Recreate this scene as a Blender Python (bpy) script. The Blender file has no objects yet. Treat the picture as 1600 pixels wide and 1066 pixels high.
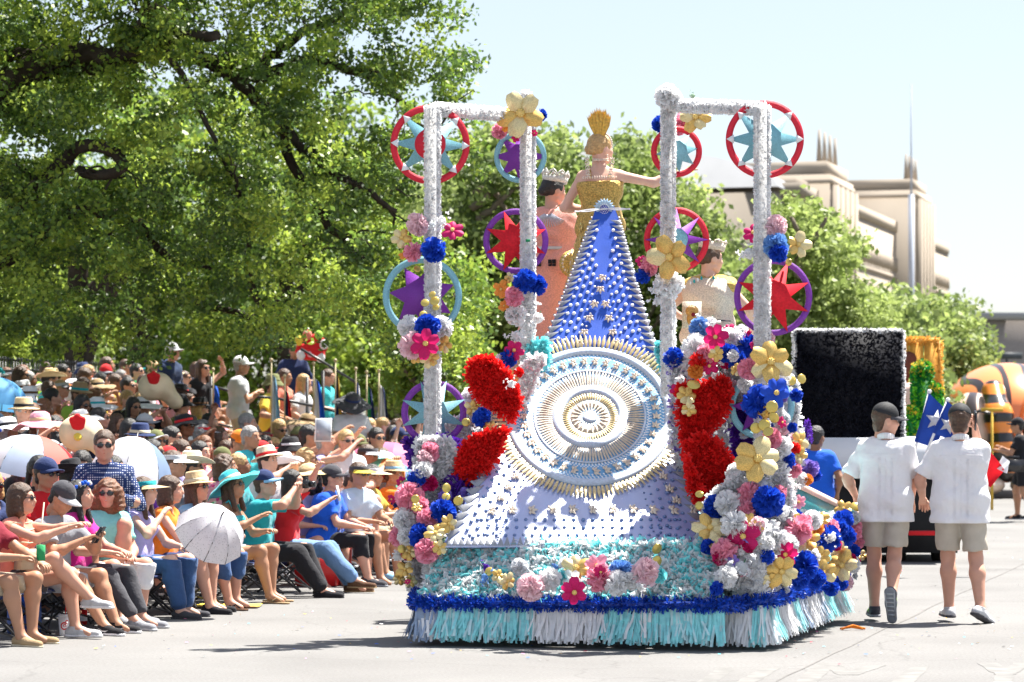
import bpy, math, random
import numpy as np
from mathutils import Vector, Matrix, Euler
random.seed(7); np.random.seed(7)
S = bpy.context.scene
COL = S.collection
R = math.radians
# ---------------------------------------------------------------- camera
F = 4444.4            # 100 mm lens on a 36 mm sensor, 1600 px wide
HOR, CAMH = 655.0, 1.66
cd = bpy.data.cameras.new('camera'); cam = bpy.data.objects.new('camera', cd); COL.objects.link(cam)
cd.lens = 100; cd.sensor_width = 36; cd.clip_end = 3000; cd.clip_start = .5
cd.shift_y = (HOR - 533) / 1600.0
cam.location = (0, 0, CAMH); cam.rotation_euler = (R(90), 0, 0)
cd.dof.use_dof = True; cd.dof.focus_distance = 21.8; cd.dof.aperture_fstop = 4.0
S.camera = cam
# ---------------------------------------------------------------- world and sun
SUN_EL, SUN_AZ = 64.0, 49.0        # azimuth measured from +Y towards +X
w = bpy.data.worlds.new('World'); S.world = w; w.use_nodes = True
nt = w.node_tree; bg = nt.nodes['Background']
sky = nt.nodes.new('ShaderNodeTexSky'); sky.sky_type = 'NISHITA'; sky.sun_disc = False
sky.sun_elevation = R(SUN_EL); sky.sun_rotation = R(SUN_AZ)
sky.air_density = 1.0; sky.dust_density = 1.0; sky.ozone_density = 1.0; sky.altitude = 100
veil = nt.nodes.new('ShaderNodeMix'); veil.data_type = 'RGBA'; veil.inputs['Factor'].default_value = .84      # thin bright haze over the whole sky
veil.inputs['B'].default_value = (.765, .79, .86, 1); nt.links.new(sky.outputs[0], veil.inputs['A']); nt.links.new(veil.outputs['Result'], bg.inputs[0]); bg.inputs[1].default_value = 0.15
sd = bpy.data.lights.new('sun', 'SUN'); so = bpy.data.objects.new('sun', sd); COL.objects.link(so)
sd.energy = 3.7; sd.angle = R(.55); sd.color = (1, .955, .88)
ce, se = math.cos(R(SUN_EL)), math.sin(R(SUN_EL))
SUND = Vector((ce*math.sin(R(SUN_AZ)), ce*math.cos(R(SUN_AZ)), se))
so.rotation_euler = SUND.to_track_quat('Z', 'Y').to_euler(); so.location = (20, 10, 40)
S.view_settings.view_transform = 'Standard'; S.view_settings.look = 'None'
S.view_settings.exposure = 2.1; S.view_settings.gamma = 1.0; S.view_settings.use_curve_mapping = False
S.render.film_transparent = False
S.cycles.max_bounces = 6; S.cycles.diffuse_bounces = 3; S.cycles.glossy_bounces = 2
S.cycles.transmission_bounces = 3; S.cycles.transparent_max_bounces = 6
# ---------------------------------------------------------------- helpers
def P(px, py, Z):
    return Vector(((px-800)*Z/F, Z, CAMH-(py-HOR)*Z/F))
def srgb(h):
    h = h.lstrip('#'); v = [int(h[i:i+2], 16)/255 for i in (0, 2, 4)]
    return tuple((c/12.92 if c <= .04045 else ((c+.055)/1.055)**2.4) for c in v)
MATS = {}
def mat(name, color, rough=.7, spec=.3, var=.12, scale=8, bump=0, bscale=60, metal=0, trans=0, sheen=0, coat=0, alpha=1, emit=0):
    if name in MATS: return MATS[name]
    if isinstance(color, str): color = srgb(color)
    m = bpy.data.materials.new(name); m.use_nodes = True; n = m.node_tree; b = n.nodes['Principled BSDF']
    b.inputs['Roughness'].default_value = rough; b.inputs['Metallic'].default_value = metal
    b.inputs['Specular IOR Level'].default_value = spec
    if sheen: b.inputs['Sheen Weight'].default_value = sheen; b.inputs['Sheen Roughness'].default_value = .4
    if coat: b.inputs['Coat Weight'].default_value = coat
    if trans: b.inputs['Transmission Weight'].default_value = trans
    if alpha < 1: b.inputs['Alpha'].default_value = alpha
    tc = n.nodes.new('ShaderNodeTexCoord'); nz = n.nodes.new('ShaderNodeTexNoise'); nz.inputs['Scale'].default_value = scale
    nz.inputs['Detail'].default_value = 4; n.links.new(tc.outputs['Object'], nz.inputs['Vector'])
    mx = n.nodes.new('ShaderNodeMix'); mx.data_type = 'RGBA'
    mx.inputs['A'].default_value = (*[c*(1-var) for c in color], 1)
    mx.inputs['B'].default_value = (*[min(1, c*(1+var)+.01*var) for c in color], 1)
    mr = n.nodes.new('ShaderNodeMapRange'); mr.inputs['From Min'].default_value = .3; mr.inputs['From Max'].default_value = .7
    n.links.new(nz.outputs['Fac'], mr.inputs['Value']); n.links.new(mr.outputs[0], mx.inputs['Factor'])
    n.links.new(mx.outputs['Result'], b.inputs['Base Color'])
    if bump:
        bz = n.nodes.new('ShaderNodeTexNoise'); bz.inputs['Scale'].default_value = bscale; bz.inputs['Detail'].default_value = 3
        bp = n.nodes.new('ShaderNodeBump'); bp.inputs['Strength'].default_value = bump; bp.inputs['Distance'].default_value = .01
        n.links.new(tc.outputs['Object'], bz.inputs['Vector']); n.links.new(bz.outputs['Fac'], bp.inputs['Height']); n.links.new(bp.outputs[0], b.inputs['Normal'])
    if emit:
        b.inputs['Emission Color'].default_value = (*color, 1); b.inputs['Emission Strength'].default_value = emit
    MATS[name] = m
    return m
def thin(name, color, tr=.5, rough=.55, spec=.35, var=.25, scale=3):
    """thin translucent sheet (leaf, tissue, petal): diffuse + translucent with gloss"""
    if name in MATS: return MATS[name]
    if isinstance(color, str): color = srgb(color)
    m = mat(name, color, rough, spec, var, scale); n = m.node_tree
    b = n.nodes['Principled BSDF']; out = n.nodes['Material Output']
    t = n.nodes.new('ShaderNodeBsdfTranslucent'); ms = n.nodes.new('ShaderNodeMixShader'); ms.inputs[0].default_value = tr
    src = b.inputs['Base Color'].links[0].from_socket
    n.links.new(src, t.inputs['Color']); n.links.new(b.outputs[0], ms.inputs[1]); n.links.new(t.outputs[0], ms.inputs[2])
    n.links.new(ms.outputs[0], out.inputs['Surface'])
    return m
def tag(o, label=None, cat=None, group=None, kind=None):
    if label: o['label'] = label
    if cat: o['category'] = cat
    if group: o['group'] = group
    if kind: o['kind'] = kind
    return o
def empty(name, loc=(0, 0, 0), rz=0, label=None, cat=None, group=None):
    o = bpy.data.objects.new(name, None); COL.objects.link(o); o.location = loc; o.rotation_euler = (0, 0, rz)
    o.empty_display_size = .1
    return tag(o, label, cat, group)
class MB:
    """mesh buffer"""
    def __init__(s): s.v = []; s.f = []; s.m = []; s.n = 0; s.nq = []
    def add(s, vs, fs, mi=0):
        k = s.n; s.v.extend(tuple(p) for p in vs); s.n += len(vs)
        for f in fs: s.f.append(tuple(i+k for i in f)); s.m.append(mi)
        return s
    def quads(s, arr, mi=0):
        """arr (n,4,3) numpy"""
        if len(arr): s.nq.append((np.asarray(arr, dtype=np.float64), mi))
        return s
    def box(s, c, d, M=None, mi=0, taper=1):
        x, y, z = [q/2 for q in d]; vs = []
        for sz in (-1, 1):
            t = taper if sz > 0 else 1
            for sx, sy in ((-1, -1), (1, -1), (1, 1), (-1, 1)): vs.append(Vector((sx*x*t, sy*y*t, sz*z)))
        if M is not None: vs = [M @ p for p in vs]
        vs = [p+Vector(c) for p in vs]
        return s.add(vs, [(0, 3, 2, 1), (4, 5, 6, 7), (0, 1, 5, 4), (1, 2, 6, 5), (2, 3, 7, 6), (3, 0, 4, 7)], mi)
    def bar(s, a, b, wd, th=None, mi=0):
        a, b = Vector(a), Vector(b); d = b-a; th = th or wd
        M = d.to_track_quat('Z', 'Y').to_matrix()
        return s.box((a+b)/2, (wd, th, d.length), M, mi)
    def tube(s, pts, rad, seg=8, mi=0, cap=True):
        pts = [Vector(p) for p in pts]; n = len(pts)
        if not hasattr(rad, '__len__'): rad = [rad]*n
        vs = []; up = None
        for i, p in enumerate(pts):
            t = (pts[min(i+1, n-1)]-pts[max(i-1, 0)]).normalized()
            if up is None: up = t.orthogonal().normalized()
            up = (up-t*up.dot(t)); up = up.normalized() if up.length > 1e-6 else t.orthogonal().normalized()
            sd_ = t.cross(up)
            for k in range(seg):
                a = 2*math.pi*k/seg; vs.append(p+(up*math.cos(a)+sd_*math.sin(a))*rad[i])
        fs = [(i*seg+k, i*seg+(k+1) % seg, (i+1)*seg+(k+1) % seg, (i+1)*seg+k) for i in range(n-1) for k in range(seg)]
        if cap: fs += [tuple(range(seg))[::-1], tuple((n-1)*seg+k for k in range(seg))]
        return s.add(vs, fs, mi)
    def ball(s, c, r, seg=8, rings=6, mi=0, M=None):
        if not hasattr(r, '__len__'): r = (r, r, r)
        vs = []
        for i in range(rings+1):
            th = math.pi*i/rings
            for k in range(seg):
                a = 2*math.pi*k/seg
                p = Vector((r[0]*math.sin(th)*math.cos(a), r[1]*math.sin(th)*math.sin(a), r[2]*math.cos(th)))
                if M is not None: p = M @ p
                vs.append(p+Vector(c))
        fs = [(i*seg+k, (i+1)*seg+k, (i+1)*seg+(k+1) % seg, i*seg+(k+1) % seg) for i in range(rings) for k in range(seg)]
        return s.add(vs, fs, mi)
    def lathe(s, prof, seg=24, mi=0, M=None, wob=None):
        vs = []
        for r, z in prof:
            for k in range(seg):
                a = 2*math.pi*k/seg
                p = Vector((r*math.cos(a), r*math.sin(a), z))
                if wob: p = wob(p, a, r)
                if M is not None: p = M @ p
                vs.append(p)
        n = len(prof)
        return s.add(vs, [(i*seg+k, i*seg+(k+1) % seg, (i+1)*seg+(k+1) % seg, (i+1)*seg+k) for i in range(n-1) for k in range(seg)], mi)
    def prism(s, poly, nrm, th, mi=0, mid=None):
        """polygon of 3D points extruded along nrm by th"""
        nrm = Vector(nrm); n = len(poly)
        a = [Vector(p) for p in poly]; b = [p+nrm*th for p in a]
        fs = [tuple(range(n)), tuple(range(2*n-1, n-1, -1))]+[(i, i+n, (i+1) % n+n, (i+1) % n) for i in range(n)]
        return s.add(a+b, fs, mi)
    def mesh(s, name, mats, smooth=False):
        me = bpy.data.meshes.new(name)
        V = np.array(s.v, dtype=np.float64).reshape(-1, 3)
        lv = [len(f) for f in s.f]; li = [i for f in s.f for i in f]; mi = list(s.m); base = len(V)
        Vs = [V]; LV = [np.array(lv, dtype=np.int32)]; LI = [np.array(li, dtype=np.int32)]; MI = [np.array(mi, dtype=np.int32)]
        for q, m in s.nq:
            k = len(q); Vs.append(q.reshape(-1, 3)); LV.append(np.full(k, 4, dtype=np.int32))
            LI.append(np.arange(base, base+4*k, dtype=np.int32)); MI.append(np.full(k, m, dtype=np.int32)); base += 4*k
        V = np.concatenate(Vs); LV = np.concatenate(LV); LI = np.concatenate(LI); MI = np.concatenate(MI)
        me.vertices.add(len(V)); me.vertices.foreach_set('co', V.astype(np.float32).ravel())
        me.loops.add(len(LI)); me.loops.foreach_set('vertex_index', LI)
        me.polygons.add(len(LV)); ls = np.concatenate([[0], np.cumsum(LV)[:-1]]).astype(np.int32) if len(LV) else LV
        me.polygons.foreach_set('loop_start', ls)
        for m in mats: me.materials.append(m)
        me.polygons.foreach_set('material_index', MI)
        if smooth: me.polygons.foreach_set('use_smooth', np.ones(len(LV), dtype=bool))
        me.update(calc_edges=True); me.validate()
        return me
    def build(s, name, mats, parent=None, smooth=False, loc=None, **tg):
        if not isinstance(mats, (list, tuple)): mats = [mats]
        return obj(name, s.mesh(name, mats, smooth), parent, loc, **tg)
def obj(name, me, parent=None, loc=None, rot=None, scl=None, matx=None, **tg):
    o = bpy.data.objects.new(name, me); COL.objects.link(o)
    if parent is not None: o.parent = parent
    if matx is not None: o.matrix_local = matx
    if loc is not None: o.location = loc
    if rot is not None: o.rotation_euler = rot
    if scl is not None: o.scale = scl if hasattr(scl, '__len__') else (scl,)*3
    return tag(o, **tg)
def setmat(o, *ms):
    for i, m in enumerate(ms):
        if m is None: continue
        o.material_slots[i].link = 'OBJECT'; o.material_slots[i].material = m
rng = np.random.default_rng(11)
def unit(a): return a/np.maximum(np.linalg.norm(a, axis=-1, keepdims=True), 1e-9)
def tufts(pos, nrm, L, wd, jit=.6, g=0.0, r=None):
    """small strips standing on points pos along jittered normals; returns quads (n,4,3)"""
    r = r or rng; n = len(pos)
    d = unit(nrm+r.normal(size=(n, 3))*jit); d[:, 2] -= g; d = unit(d)
    sdv = unit(np.cross(d, r.normal(size=(n, 3))))
    l = L*r.uniform(.6, 1.25, (n, 1)); w_ = wd*r.uniform(.7, 1.3, (n, 1))/2
    a = pos; b = pos+d*l
    return np.stack([a-sdv*w_*.6, a+sdv*w_*.6, b+sdv*w_, b-sdv*w_], axis=1)
def on_tube(a, b, rad, n, r=None):
    """random points and normals on a cylinder"""
    r = r or rng; a, b = np.array(a), np.array(b); ax = (b-a)/np.linalg.norm(b-a)
    u = unit(np.cross(ax, [.3, .9, .1])); v = np.cross(ax, u)
    t = r.random((n, 1)); th = r.random((n, 1))*2*np.pi
    nn = u*np.cos(th)+v*np.sin(th)
    return a+(b-a)*t+nn*rad, nn
def on_poly(poly, n, r=None):
    """random points in a 3D planar polygon (fan) """
    r = r or rng; p = np.array([tuple(q) for q in poly]); c = p.mean(0)
    tri = [(c, p[i], p[(i+1) % len(p)]) for i in range(len(p))]
    ar = np.array([np.linalg.norm(np.cross(t[1]-t[0], t[2]-t[0])) for t in tri]); k = r.choice(len(tri), n, p=ar/ar.sum())
    A = np.array([t[0] for t in tri])[k]; B = np.array([t[1] for t in tri])[k]; C_ = np.array([t[2] for t in tri])[k]
    u = r.random((n, 1)); v = r.random((n, 1)); m = (u+v) > 1; u = np.where(m, 1-u, u); v = np.where(m, 1-v, v)
    return A+(B-A)*u+(C_-A)*v
# ================================================================ street direction (float and kerb run this way)
SD = Vector((math.sin(R(16.0)), math.cos(R(16.0)), 0)); SR = Vector((SD.y, -SD.x, 0))
# ---------------------------------------------------------------- ground
def ground_mat(name, c1, c2, sc=.6, bump=.25):
    m = bpy.data.materials.new(name); m.use_nodes = True; n = m.node_tree; b = n.nodes['Principled BSDF']
    b.inputs['Roughness'].default_value = .85; b.inputs['Specular IOR Level'].default_value = .3
    tc = n.nodes.new('ShaderNodeTexCoord')
    def noise(s, d=5):
        z = n.nodes.new('ShaderNodeTexNoise'); z.inputs['Scale'].default_value = s; z.inputs['Detail'].default_value = d
        n.links.new(tc.outputs['Object'], z.inputs['Vector']); return z
    a = noise(sc, 8); f = noise(45, 2); mx = n.nodes.new('ShaderNodeMix'); mx.data_type = 'RGBA'
    mr = n.nodes.new('ShaderNodeMapRange'); mr.inputs['From Min'].default_value = .35; mr.inputs['From Max'].default_value = .65
    n.links.new(a.outputs['Fac'], mr.inputs[0]); n.links.new(mr.outputs[0], mx.inputs['Factor'])
    mx.inputs['A'].default_value = (*c1, 1); mx.inputs['B'].default_value = (*c2, 1)
    m2 = n.nodes.new('ShaderNodeMix'); m2.data_type = 'RGBA'; m2.blend_type = 'MULTIPLY'; m2.inputs['Factor'].default_value = .5
    cr = n.nodes.new('ShaderNodeValToRGB'); cr.color_ramp.elements[0].position = .3; cr.color_ramp.elements[0].color = (.62, .6, .58, 1)
    cr.color_ramp.elements[1].position = .62; cr.color_ramp.elements[1].color = (1, 1, 1, 1)
    n.links.new(f.outputs['Fac'], cr.inputs[0]); n.links.new(mx.outputs['Result'], m2.inputs['A']); n.links.new(cr.outputs[0], m2.inputs['B'])
    # hairline cracks
    vo = n.nodes.new('ShaderNodeTexVoronoi'); vo.feature = 'DISTANCE_TO_EDGE'; vo.inputs['Scale'].default_value = .35
    wz = noise(1.7, 4); vm = n.nodes.new('ShaderNodeVectorMath'); vm.operation = 'MULTIPLY_ADD'; vm.inputs[1].default_value = (.5, .5, .5)
    n.links.new(wz.outputs['Color'], vm.inputs[0]); n.links.new(tc.outputs['Object'], vm.inputs[2]); n.links.new(vm.outputs[0], vo.inputs['Vector'])
    ml = n.nodes.new('ShaderNodeMapRange'); ml.inputs['From Max'].default_value = .006; ml.inputs['To Min'].default_value = .84
    n.links.new(vo.outputs[0], ml.inputs[0])
    m3 = n.nodes.new('ShaderNodeMix'); m3.data_type = 'RGBA'; m3.blend_type = 'MULTIPLY'; m3.inputs['Factor'].default_value = 1
    n.links.new(m2.outputs['Result'], m3.inputs['A']); n.links.new(ml.outputs[0], m3.inputs['B'])
    n.links.new(m3.outputs['Result'], b.inputs['Base Color'])
    bp = n.nodes.new('ShaderNodeBump'); bp.inputs['Strength'].default_value = bump; bp.inputs['Distance'].default_value = .004
    n.links.new(noise(160, 2).outputs['Fac'], bp.inputs['Height']); n.links.new(bp.outputs[0], b.inputs['Normal'])
    return m
GM = ground_mat('pale_concrete', (.155, .152, .149), (.19, .187, .183))
GRM = mat('park_ground', (.11, .1, .06), .9, .1, .4, 2)
g = MB(); g.add([(-900, -60, -.012), (900, -60, -.012), (900, 1500, -.012), (-900, 1500, -.012)], [(0, 1, 2, 3)])
g.build('ground', GRM, kind='structure')
g = MB(); a = SD*-40; o_ = Vector((-9.2, 10, 0))
q = [o_+SD*-30, o_+SD*-30+SR*46, o_+SD*330+SR*46, o_+SD*330]
g.add(q, [(0, 1, 2, 3)]); g.build('road', GM, kind='structure')
# joints of the concrete paving, worn road paint
JM = mat('joint_filler', (.17, .165, .16), .9, .1)
def strip(a, b, wd, z, m, name, par=None):
    a, b = Vector(a), Vector(b); d = (b-a).normalized(); s = Vector((-d.y, d.x, 0))*wd/2; k = MB()
    n = max(1, int((b-a).length/.6)); vs = []
    for i in range(n+1):
        p = a+(b-a)*(i/n)+s.normalized()*random.uniform(-.012, .012); ww = s*random.uniform(.6, 1.2)
        vs += [p-ww+Vector((0, 0, z)), p+ww+Vector((0, 0, z))]
    k.add(vs, [(2*i, 2*i+2, 2*i+3, 2*i+1) for i in range(n)]); return k.build(name, m, par, kind='structure')
for x in (-1.2, 3.0, 7.2):
    strip(Vector((x, 8, 0)), Vector((x, 8, 0))+SD*140, .022, .003, JM, 'paving_joint')
for y in (16.2, 27.2, 33.0, 39, 45, 52, 60):
    c = Vector((0, y, 0)); strip(c-SR*12, c+SR*30, .02, .0035, JM, 'paving_joint')
PW = mat('worn_road_paint', (.175, .172, .166), .8, .2, .2, 6)
# worn lettering strokes painted on the road in front of the float: only parts of them are in view
k = MB()
SZ = [.0012]
def stroke(px0, py0, px1, py1, wd=.13):
    def gp(px, py):
        Z = CAMH*F/(py-HOR); return Vector(((px-800)*Z/F, Z, SZ[0]))
    SZ[0] += .00015; a, b = gp(px0, py0), gp(px1, py1); s = Vector((wd/2, 0, 0)); n = 9; vs = []
    for i in range(n+1):
        p = a.lerp(b, i/n); j = Vector((random.uniform(-.01, .01), 0, 0)); vs += [p-s+j, p+s-j]
    k.add(vs, [(2*i, 2*i+1, 2*i+3, 2*i+2) for i in range(n)])
for a in ((1137, 1044, 1090, 1075), (1205, 1044, 1150, 1075), (1292, 1036, 1250, 1075), (1292, 1036, 1325, 1055), (1325, 1055, 1370, 1040), (1438, 1042, 1395, 1080), (1542, 1036, 1570, 1054), (1600, 1036, 1570, 1054), (1570, 1054, 1562, 1085)):
    stroke(*a)
k.build('road_lettering', PW, kind='structure')
# trampled confetti and litter lying on the road
k = MB(); cols = ['#2f62c8', '#d8344a', '#ffffff', '#e8b53a', '#e77fb0', '#57bfd0', '#3a3a3a']
cm = [mat('confetti_%s' % c[1:], c, .6) for c in cols]
for i in range(620):
    if i < 380:
        z = random.uniform(19, 48); x = random.uniform(-.3, .5)*z*.9*.4+z*.06
    elif i < 440: z = random.uniform(33.5, 36); x = random.uniform(1.0, 7.0)+z*.05
    else: z = random.uniform(19.5, 25); x = random.uniform(-3, 4)
    r0 = random.uniform(.006, .02); a = random.uniform(0, 6.28); c, s_ = math.cos(a)*r0, math.sin(a)*r0; h = .006+random.random()*.006
    t = random.uniform(.3, 1)
    k.add([(x-c, z-s_, h), (x+s_*t, z-c*t, h+.003), (x+c, z+s_, h+.004), (x-s_*t, z+c*t, h)], [(0, 1, 2, 3)], random.randrange(len(cm)))
k.build('confetti', cm, kind='stuff')
# ---------------------------------------------------------------- trees
BARK = mat('oak_bark', (.045, .036, .03), .95, .1, .4, 6, .8, 30)
BARK2 = mat('grey_bark', (.16, .13, .1), .95, .1, .3, 6, .5, 30)
LEAF = [thin('oak_leaf_deep', (.075, .135, .03), .42, .45, .45, .3, 1.2), thin('oak_leaf_mid', (.16, .26, .042), .5, .42, .5, .3, 1.2), thin('oak_leaf_young', (.32, .42, .06), .5, .45, .5, .3, 1.2)]
LEAFL = [thin('elm_leaf_mid', (.21, .28, .075), .5, .5, .4, .3, .8), thin('elm_leaf_pale', (.34, .42, .13), .5, .5, .4, .3, .8), thin('elm_leaf_deep', (.13, .18, .055), .5, .5, .4, .3, .8)]
def leaves(k, clumps, per, size, r, nm=3, up=.35, flat=.6):
    """clumps: (x,y,z,rad). twig bundles of small leaf quads spread through each clump"""
    C = np.array(clumps, dtype=float); n = len(C)
    cnt = np.maximum(6, (per*(C[:, 3]/C[:, 3].mean())**2).astype(int)); idx = np.repeat(np.arange(n), cnt); N = len(idx)
    d = unit(r.normal(size=(N, 3))); rad = C[idx, 3:4]*(r.random((N, 1))**.45)
    tw = 1+.35*np.sin(d[:, :1]*7+idx[:, None])*np.cos(d[:, 1:2]*6+idx[:, None]*1.7)
    off = d*rad*tw; off[:, 2] *= flat
    c = C[idx, :3]+off
    nrm = unit(r.normal(size=(N, 3))+d*.5+np.array([0, 0, up])); t = unit(np.cross(nrm, r.normal(size=(N, 3)))); b = np.cross(nrm, t)
    sz = size*r.uniform(.6, 1.35, (N, 1))
    q = np.stack([c-t*sz*.5, c+b*sz*.3-t*sz*.05, c+t*sz*.5, c-b*sz*.3+t*sz*.05], axis=1)
    q[:, 2] += nrm*sz*.08
    tone = r.random(n); mi = np.clip((tone[idx]*nm+r.normal(size=N)*.6).astype(int), 0, nm-1)
    for m in range(nm): k.quads(q[mi == m], m)
def limb(k, pts, r0, r1, seg=8, jit=.0):
    pts = [Vector(p) for p in pts]; out = []; n = 6
    for i in range(len(pts)-1):
        p0 = pts[max(i-1, 0)]; p1 = pts[i]; p2 = pts[i+1]; p3 = pts[min(i+2, len(pts)-1)]
        for j in range(n):
            t = j/n; out.append(.5*((2*p1)+(p2-p0)*t+(2*p0-5*p1+4*p2-p3)*t*t+(3*p1-p0-3*p2+p3)*t**3)+Vector((random.gauss(0, jit), random.gauss(0, jit), random.gauss(0, jit))))
    out.append(pts[-1]); m = len(out)
    k.tube(out, [r0+(r1-r0)*i/(m-1) for i in range(m)], seg)
    return out
def inpoly(x, y, poly):
    c = False; j = len(poly)-1
    for i in range(len(poly)):
        xi, yi = poly[i]; xj, yj = poly[j]
        if (yi > y) != (yj > y) and x < (xj-xi)*(y-yi)/(yj-yi)+xi: c = not c
        j = i
    return c
def big_oak():
    root = empty('oak_tree', (-8.6, 38.5, 0), 0, 'huge spreading live oak overhanging the crowd on the left', 'tree')
    O = Vector(root.location); k = MB()
    Lc = lambda px, py, Z: P(px, py, Z)-O
    # trunk outside the left edge, then the limbs seen in the picture
    limb(k, [(0, 0, -.1), (.1, 0, 1.5), (.3, -.3, 3.2), Lc(-90, 210, 36.5), Lc(-10, 150, 36), Lc(70, 95, 35.5)], .55, .17, 14, .02)
    k.lathe([(1.0, -.05), (.72, .25), (.56, .8)], 14)
    L = []
    L.append(limb(k, [Lc(40, 112, 35.6), Lc(90, 88, 35.4), Lc(180, 86, 35), Lc(255, 60, 34.8), Lc(340, 55, 34.4)], .17, .06, 10, .015))
    L.append(limb(k, [Lc(60, 98, 35.5), Lc(150, 100, 35.8), Lc(250, 78, 36), Lc(330, 96, 36.2), Lc(400, 118, 36.4), Lc(480, 95, 36.6), Lc(560, 112, 36.8), Lc(640, 120, 36.4)], .15, .04, 10, .015))
    L.append(limb(k, [Lc(330, 96, 36.2), Lc(380, 130, 36), Lc(430, 190, 36), Lc(500, 250, 35.8), Lc(560, 290, 35.5), Lc(620, 330, 35.5)], .10, .03, 8, .02))
    L.append(limb(k, [Lc(-30, 100, 36.4), Lc(10, 88, 36), Lc(80, 84, 35.8), Lc(180, 90, 36.5)], .11, .05, 8, .015))
    L.append(limb(k, [Lc(108, 246, 34.6), Lc(118, 232, 34.5), Lc(150, 228, 34.4), Lc(180, 240, 34.3), Lc(192, 258, 34.2), Lc(178, 270, 34.2), Lc(150, 274, 34.4), Lc(125, 268, 34.6)], .085, .06, 10, .006))
    L.append(limb(k, [Lc(20, 330, 35), Lc(60, 290, 34.9), Lc(108, 246, 34.6)], .12, .085, 10, .006))
    L.append(limb(k, [Lc(-20, 420, 35.6), Lc(40, 380, 35.4), Lc(130, 330, 35.5), Lc(210, 350, 36), Lc(260, 400, 36.2), Lc(330, 420, 36.5)], .12, .03, 8, .02))
    L.append(limb(k, [Lc(-40, 260, 37), Lc(60, 330, 37.5), Lc(180, 400, 38), Lc(300, 470, 38), Lc(420, 500, 37.5)], .13, .03, 8, .02))
    L.append(limb(k, [Lc(400, 118, 36.4), Lc(430, 80, 36.5), Lc(500, 40, 36.5), Lc(570, 10, 36.5), Lc(620, -30, 36.5)], .08, .03, 8, .02))
    L.append(limb(k, [Lc(560, 112, 36.8), Lc(620, 150, 36.8), Lc(670, 210, 36.8), Lc(700, 240, 36.8)], .05, .015, 6, .02))
    L.append(limb(k, [Lc(430, 190, 36), Lc(480, 300, 36.2), Lc(560, 400, 36.3), Lc(650, 440, 36), Lc(720, 470, 35.7)], .07, .02, 8, .02))
    L.append(limb(k, [Lc(255, 60, 34.8), Lc(300, 150, 34.6), Lc(350, 250, 34.4), Lc(380, 330, 34.4)], .05, .015, 6, .02))
    L.append(limb(k, [Lc(180, 86, 35), Lc(220, 30, 34.6), Lc(240, -40, 34.5)], .07, .03, 8, .02))
    for _ in range(70):   # twigs
        l = random.choice(L); p = random.choice(l[2:]); d = Vector((random.uniform(-1, 1), random.uniform(-1, 1), random.uniform(-.7, .5)))
        limb(k, [p, p+d*.45+Vector((0, 0, .08)), p+d*1.1], .022, .006, 4, .02)
    k.build('trunk', BARK, root, smooth=True)
    # crown
    poly = [(-260, -220), (640, -220), (700, -30), (722, 60), (730, 120), (700, 165), (655, 150), (640, 210), (650, 300), (700, 380), (735, 440), (735, 500), (720, 585), (640, 600), (560, 560), (470, 520), (420, 555), (300, 540), (200, 560), (90, 545), (-260, 560)]
    holes = [(255, 128, 20), (428, 98, 10), (302, 205, 16), (470, 55, 14), (600, 180, 16), (565, 60, 12), (210, 180, 10), (545, 215, 10), (640, 50, 14), (150, 60, 10), (655, 145, 14), (380, 150, 9), (15, 215, 8), (150, 252, 26), (330, 40, 12), (560, 150, 10)]
    cl = []; r_ = random.Random(5)
    while len(cl) < 1280:
        px = r_.uniform(-260, 740); py = r_.uniform(-220, 600)
        if not inpoly(px+r_.gauss(0, 8), py+r_.gauss(0, 8), poly): continue
        if any((px-a)**2+(py-b)**2 < (c*1.15+r_.uniform(8, 22))**2 for a, b, c in holes): continue
        v = math.sin(px*.021+py*.035)+math.sin(px*.043-py*.052+2)+.6*math.sin(px*.09+py*.07)
        if v < -.15 and r_.random() < .8: continue
        lim = 2.6 if py > 150 else 1.6
        Z = 36+r_.uniform(-lim, lim)*(.6 if px > 600 else 1)
        cl.append((*(P(px, py, Z)-O), r_.uniform(.14, .42)))
    for _ in range(500):
        l = r_.choice(L); p = r_.choice(l[2:]); c = (*(p+Vector((r_.gauss(0, .3), r_.gauss(0, .4), r_.gauss(.12, .22)))), r_.uniform(.12, .3))
        q_ = Vector(c[:3])+O; px, py = 800+q_.x*F/q_.y, HOR-(q_.z-CAMH)*F/q_.y
        if not any((px-a)**2+(py-b)**2 < (s_+16)**2 for a, b, s_ in holes): cl.append(c)
    for _ in range(300):      # unseen clumps above the frame, added so the crown shades the back rows
        Z = r_.uniform(28, 46); x = r_.uniform(-9.5, -.8)+(Z-36)*.28; z = CAMH+Z*.1475+r_.uniform(.45, 2.0)
        if math.sin(x*1.7+Z*.9)+math.sin(x*.8-Z*1.3+1) > -.75: cl.append((*(Vector((x, Z, z))-O), r_.uniform(.25, .5)))
    k = MB(); leaves(k, cl, 88, .075, np.random.default_rng(3), flat=.62)
    k.build('crown', LEAF, root)
big_oak()
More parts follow.
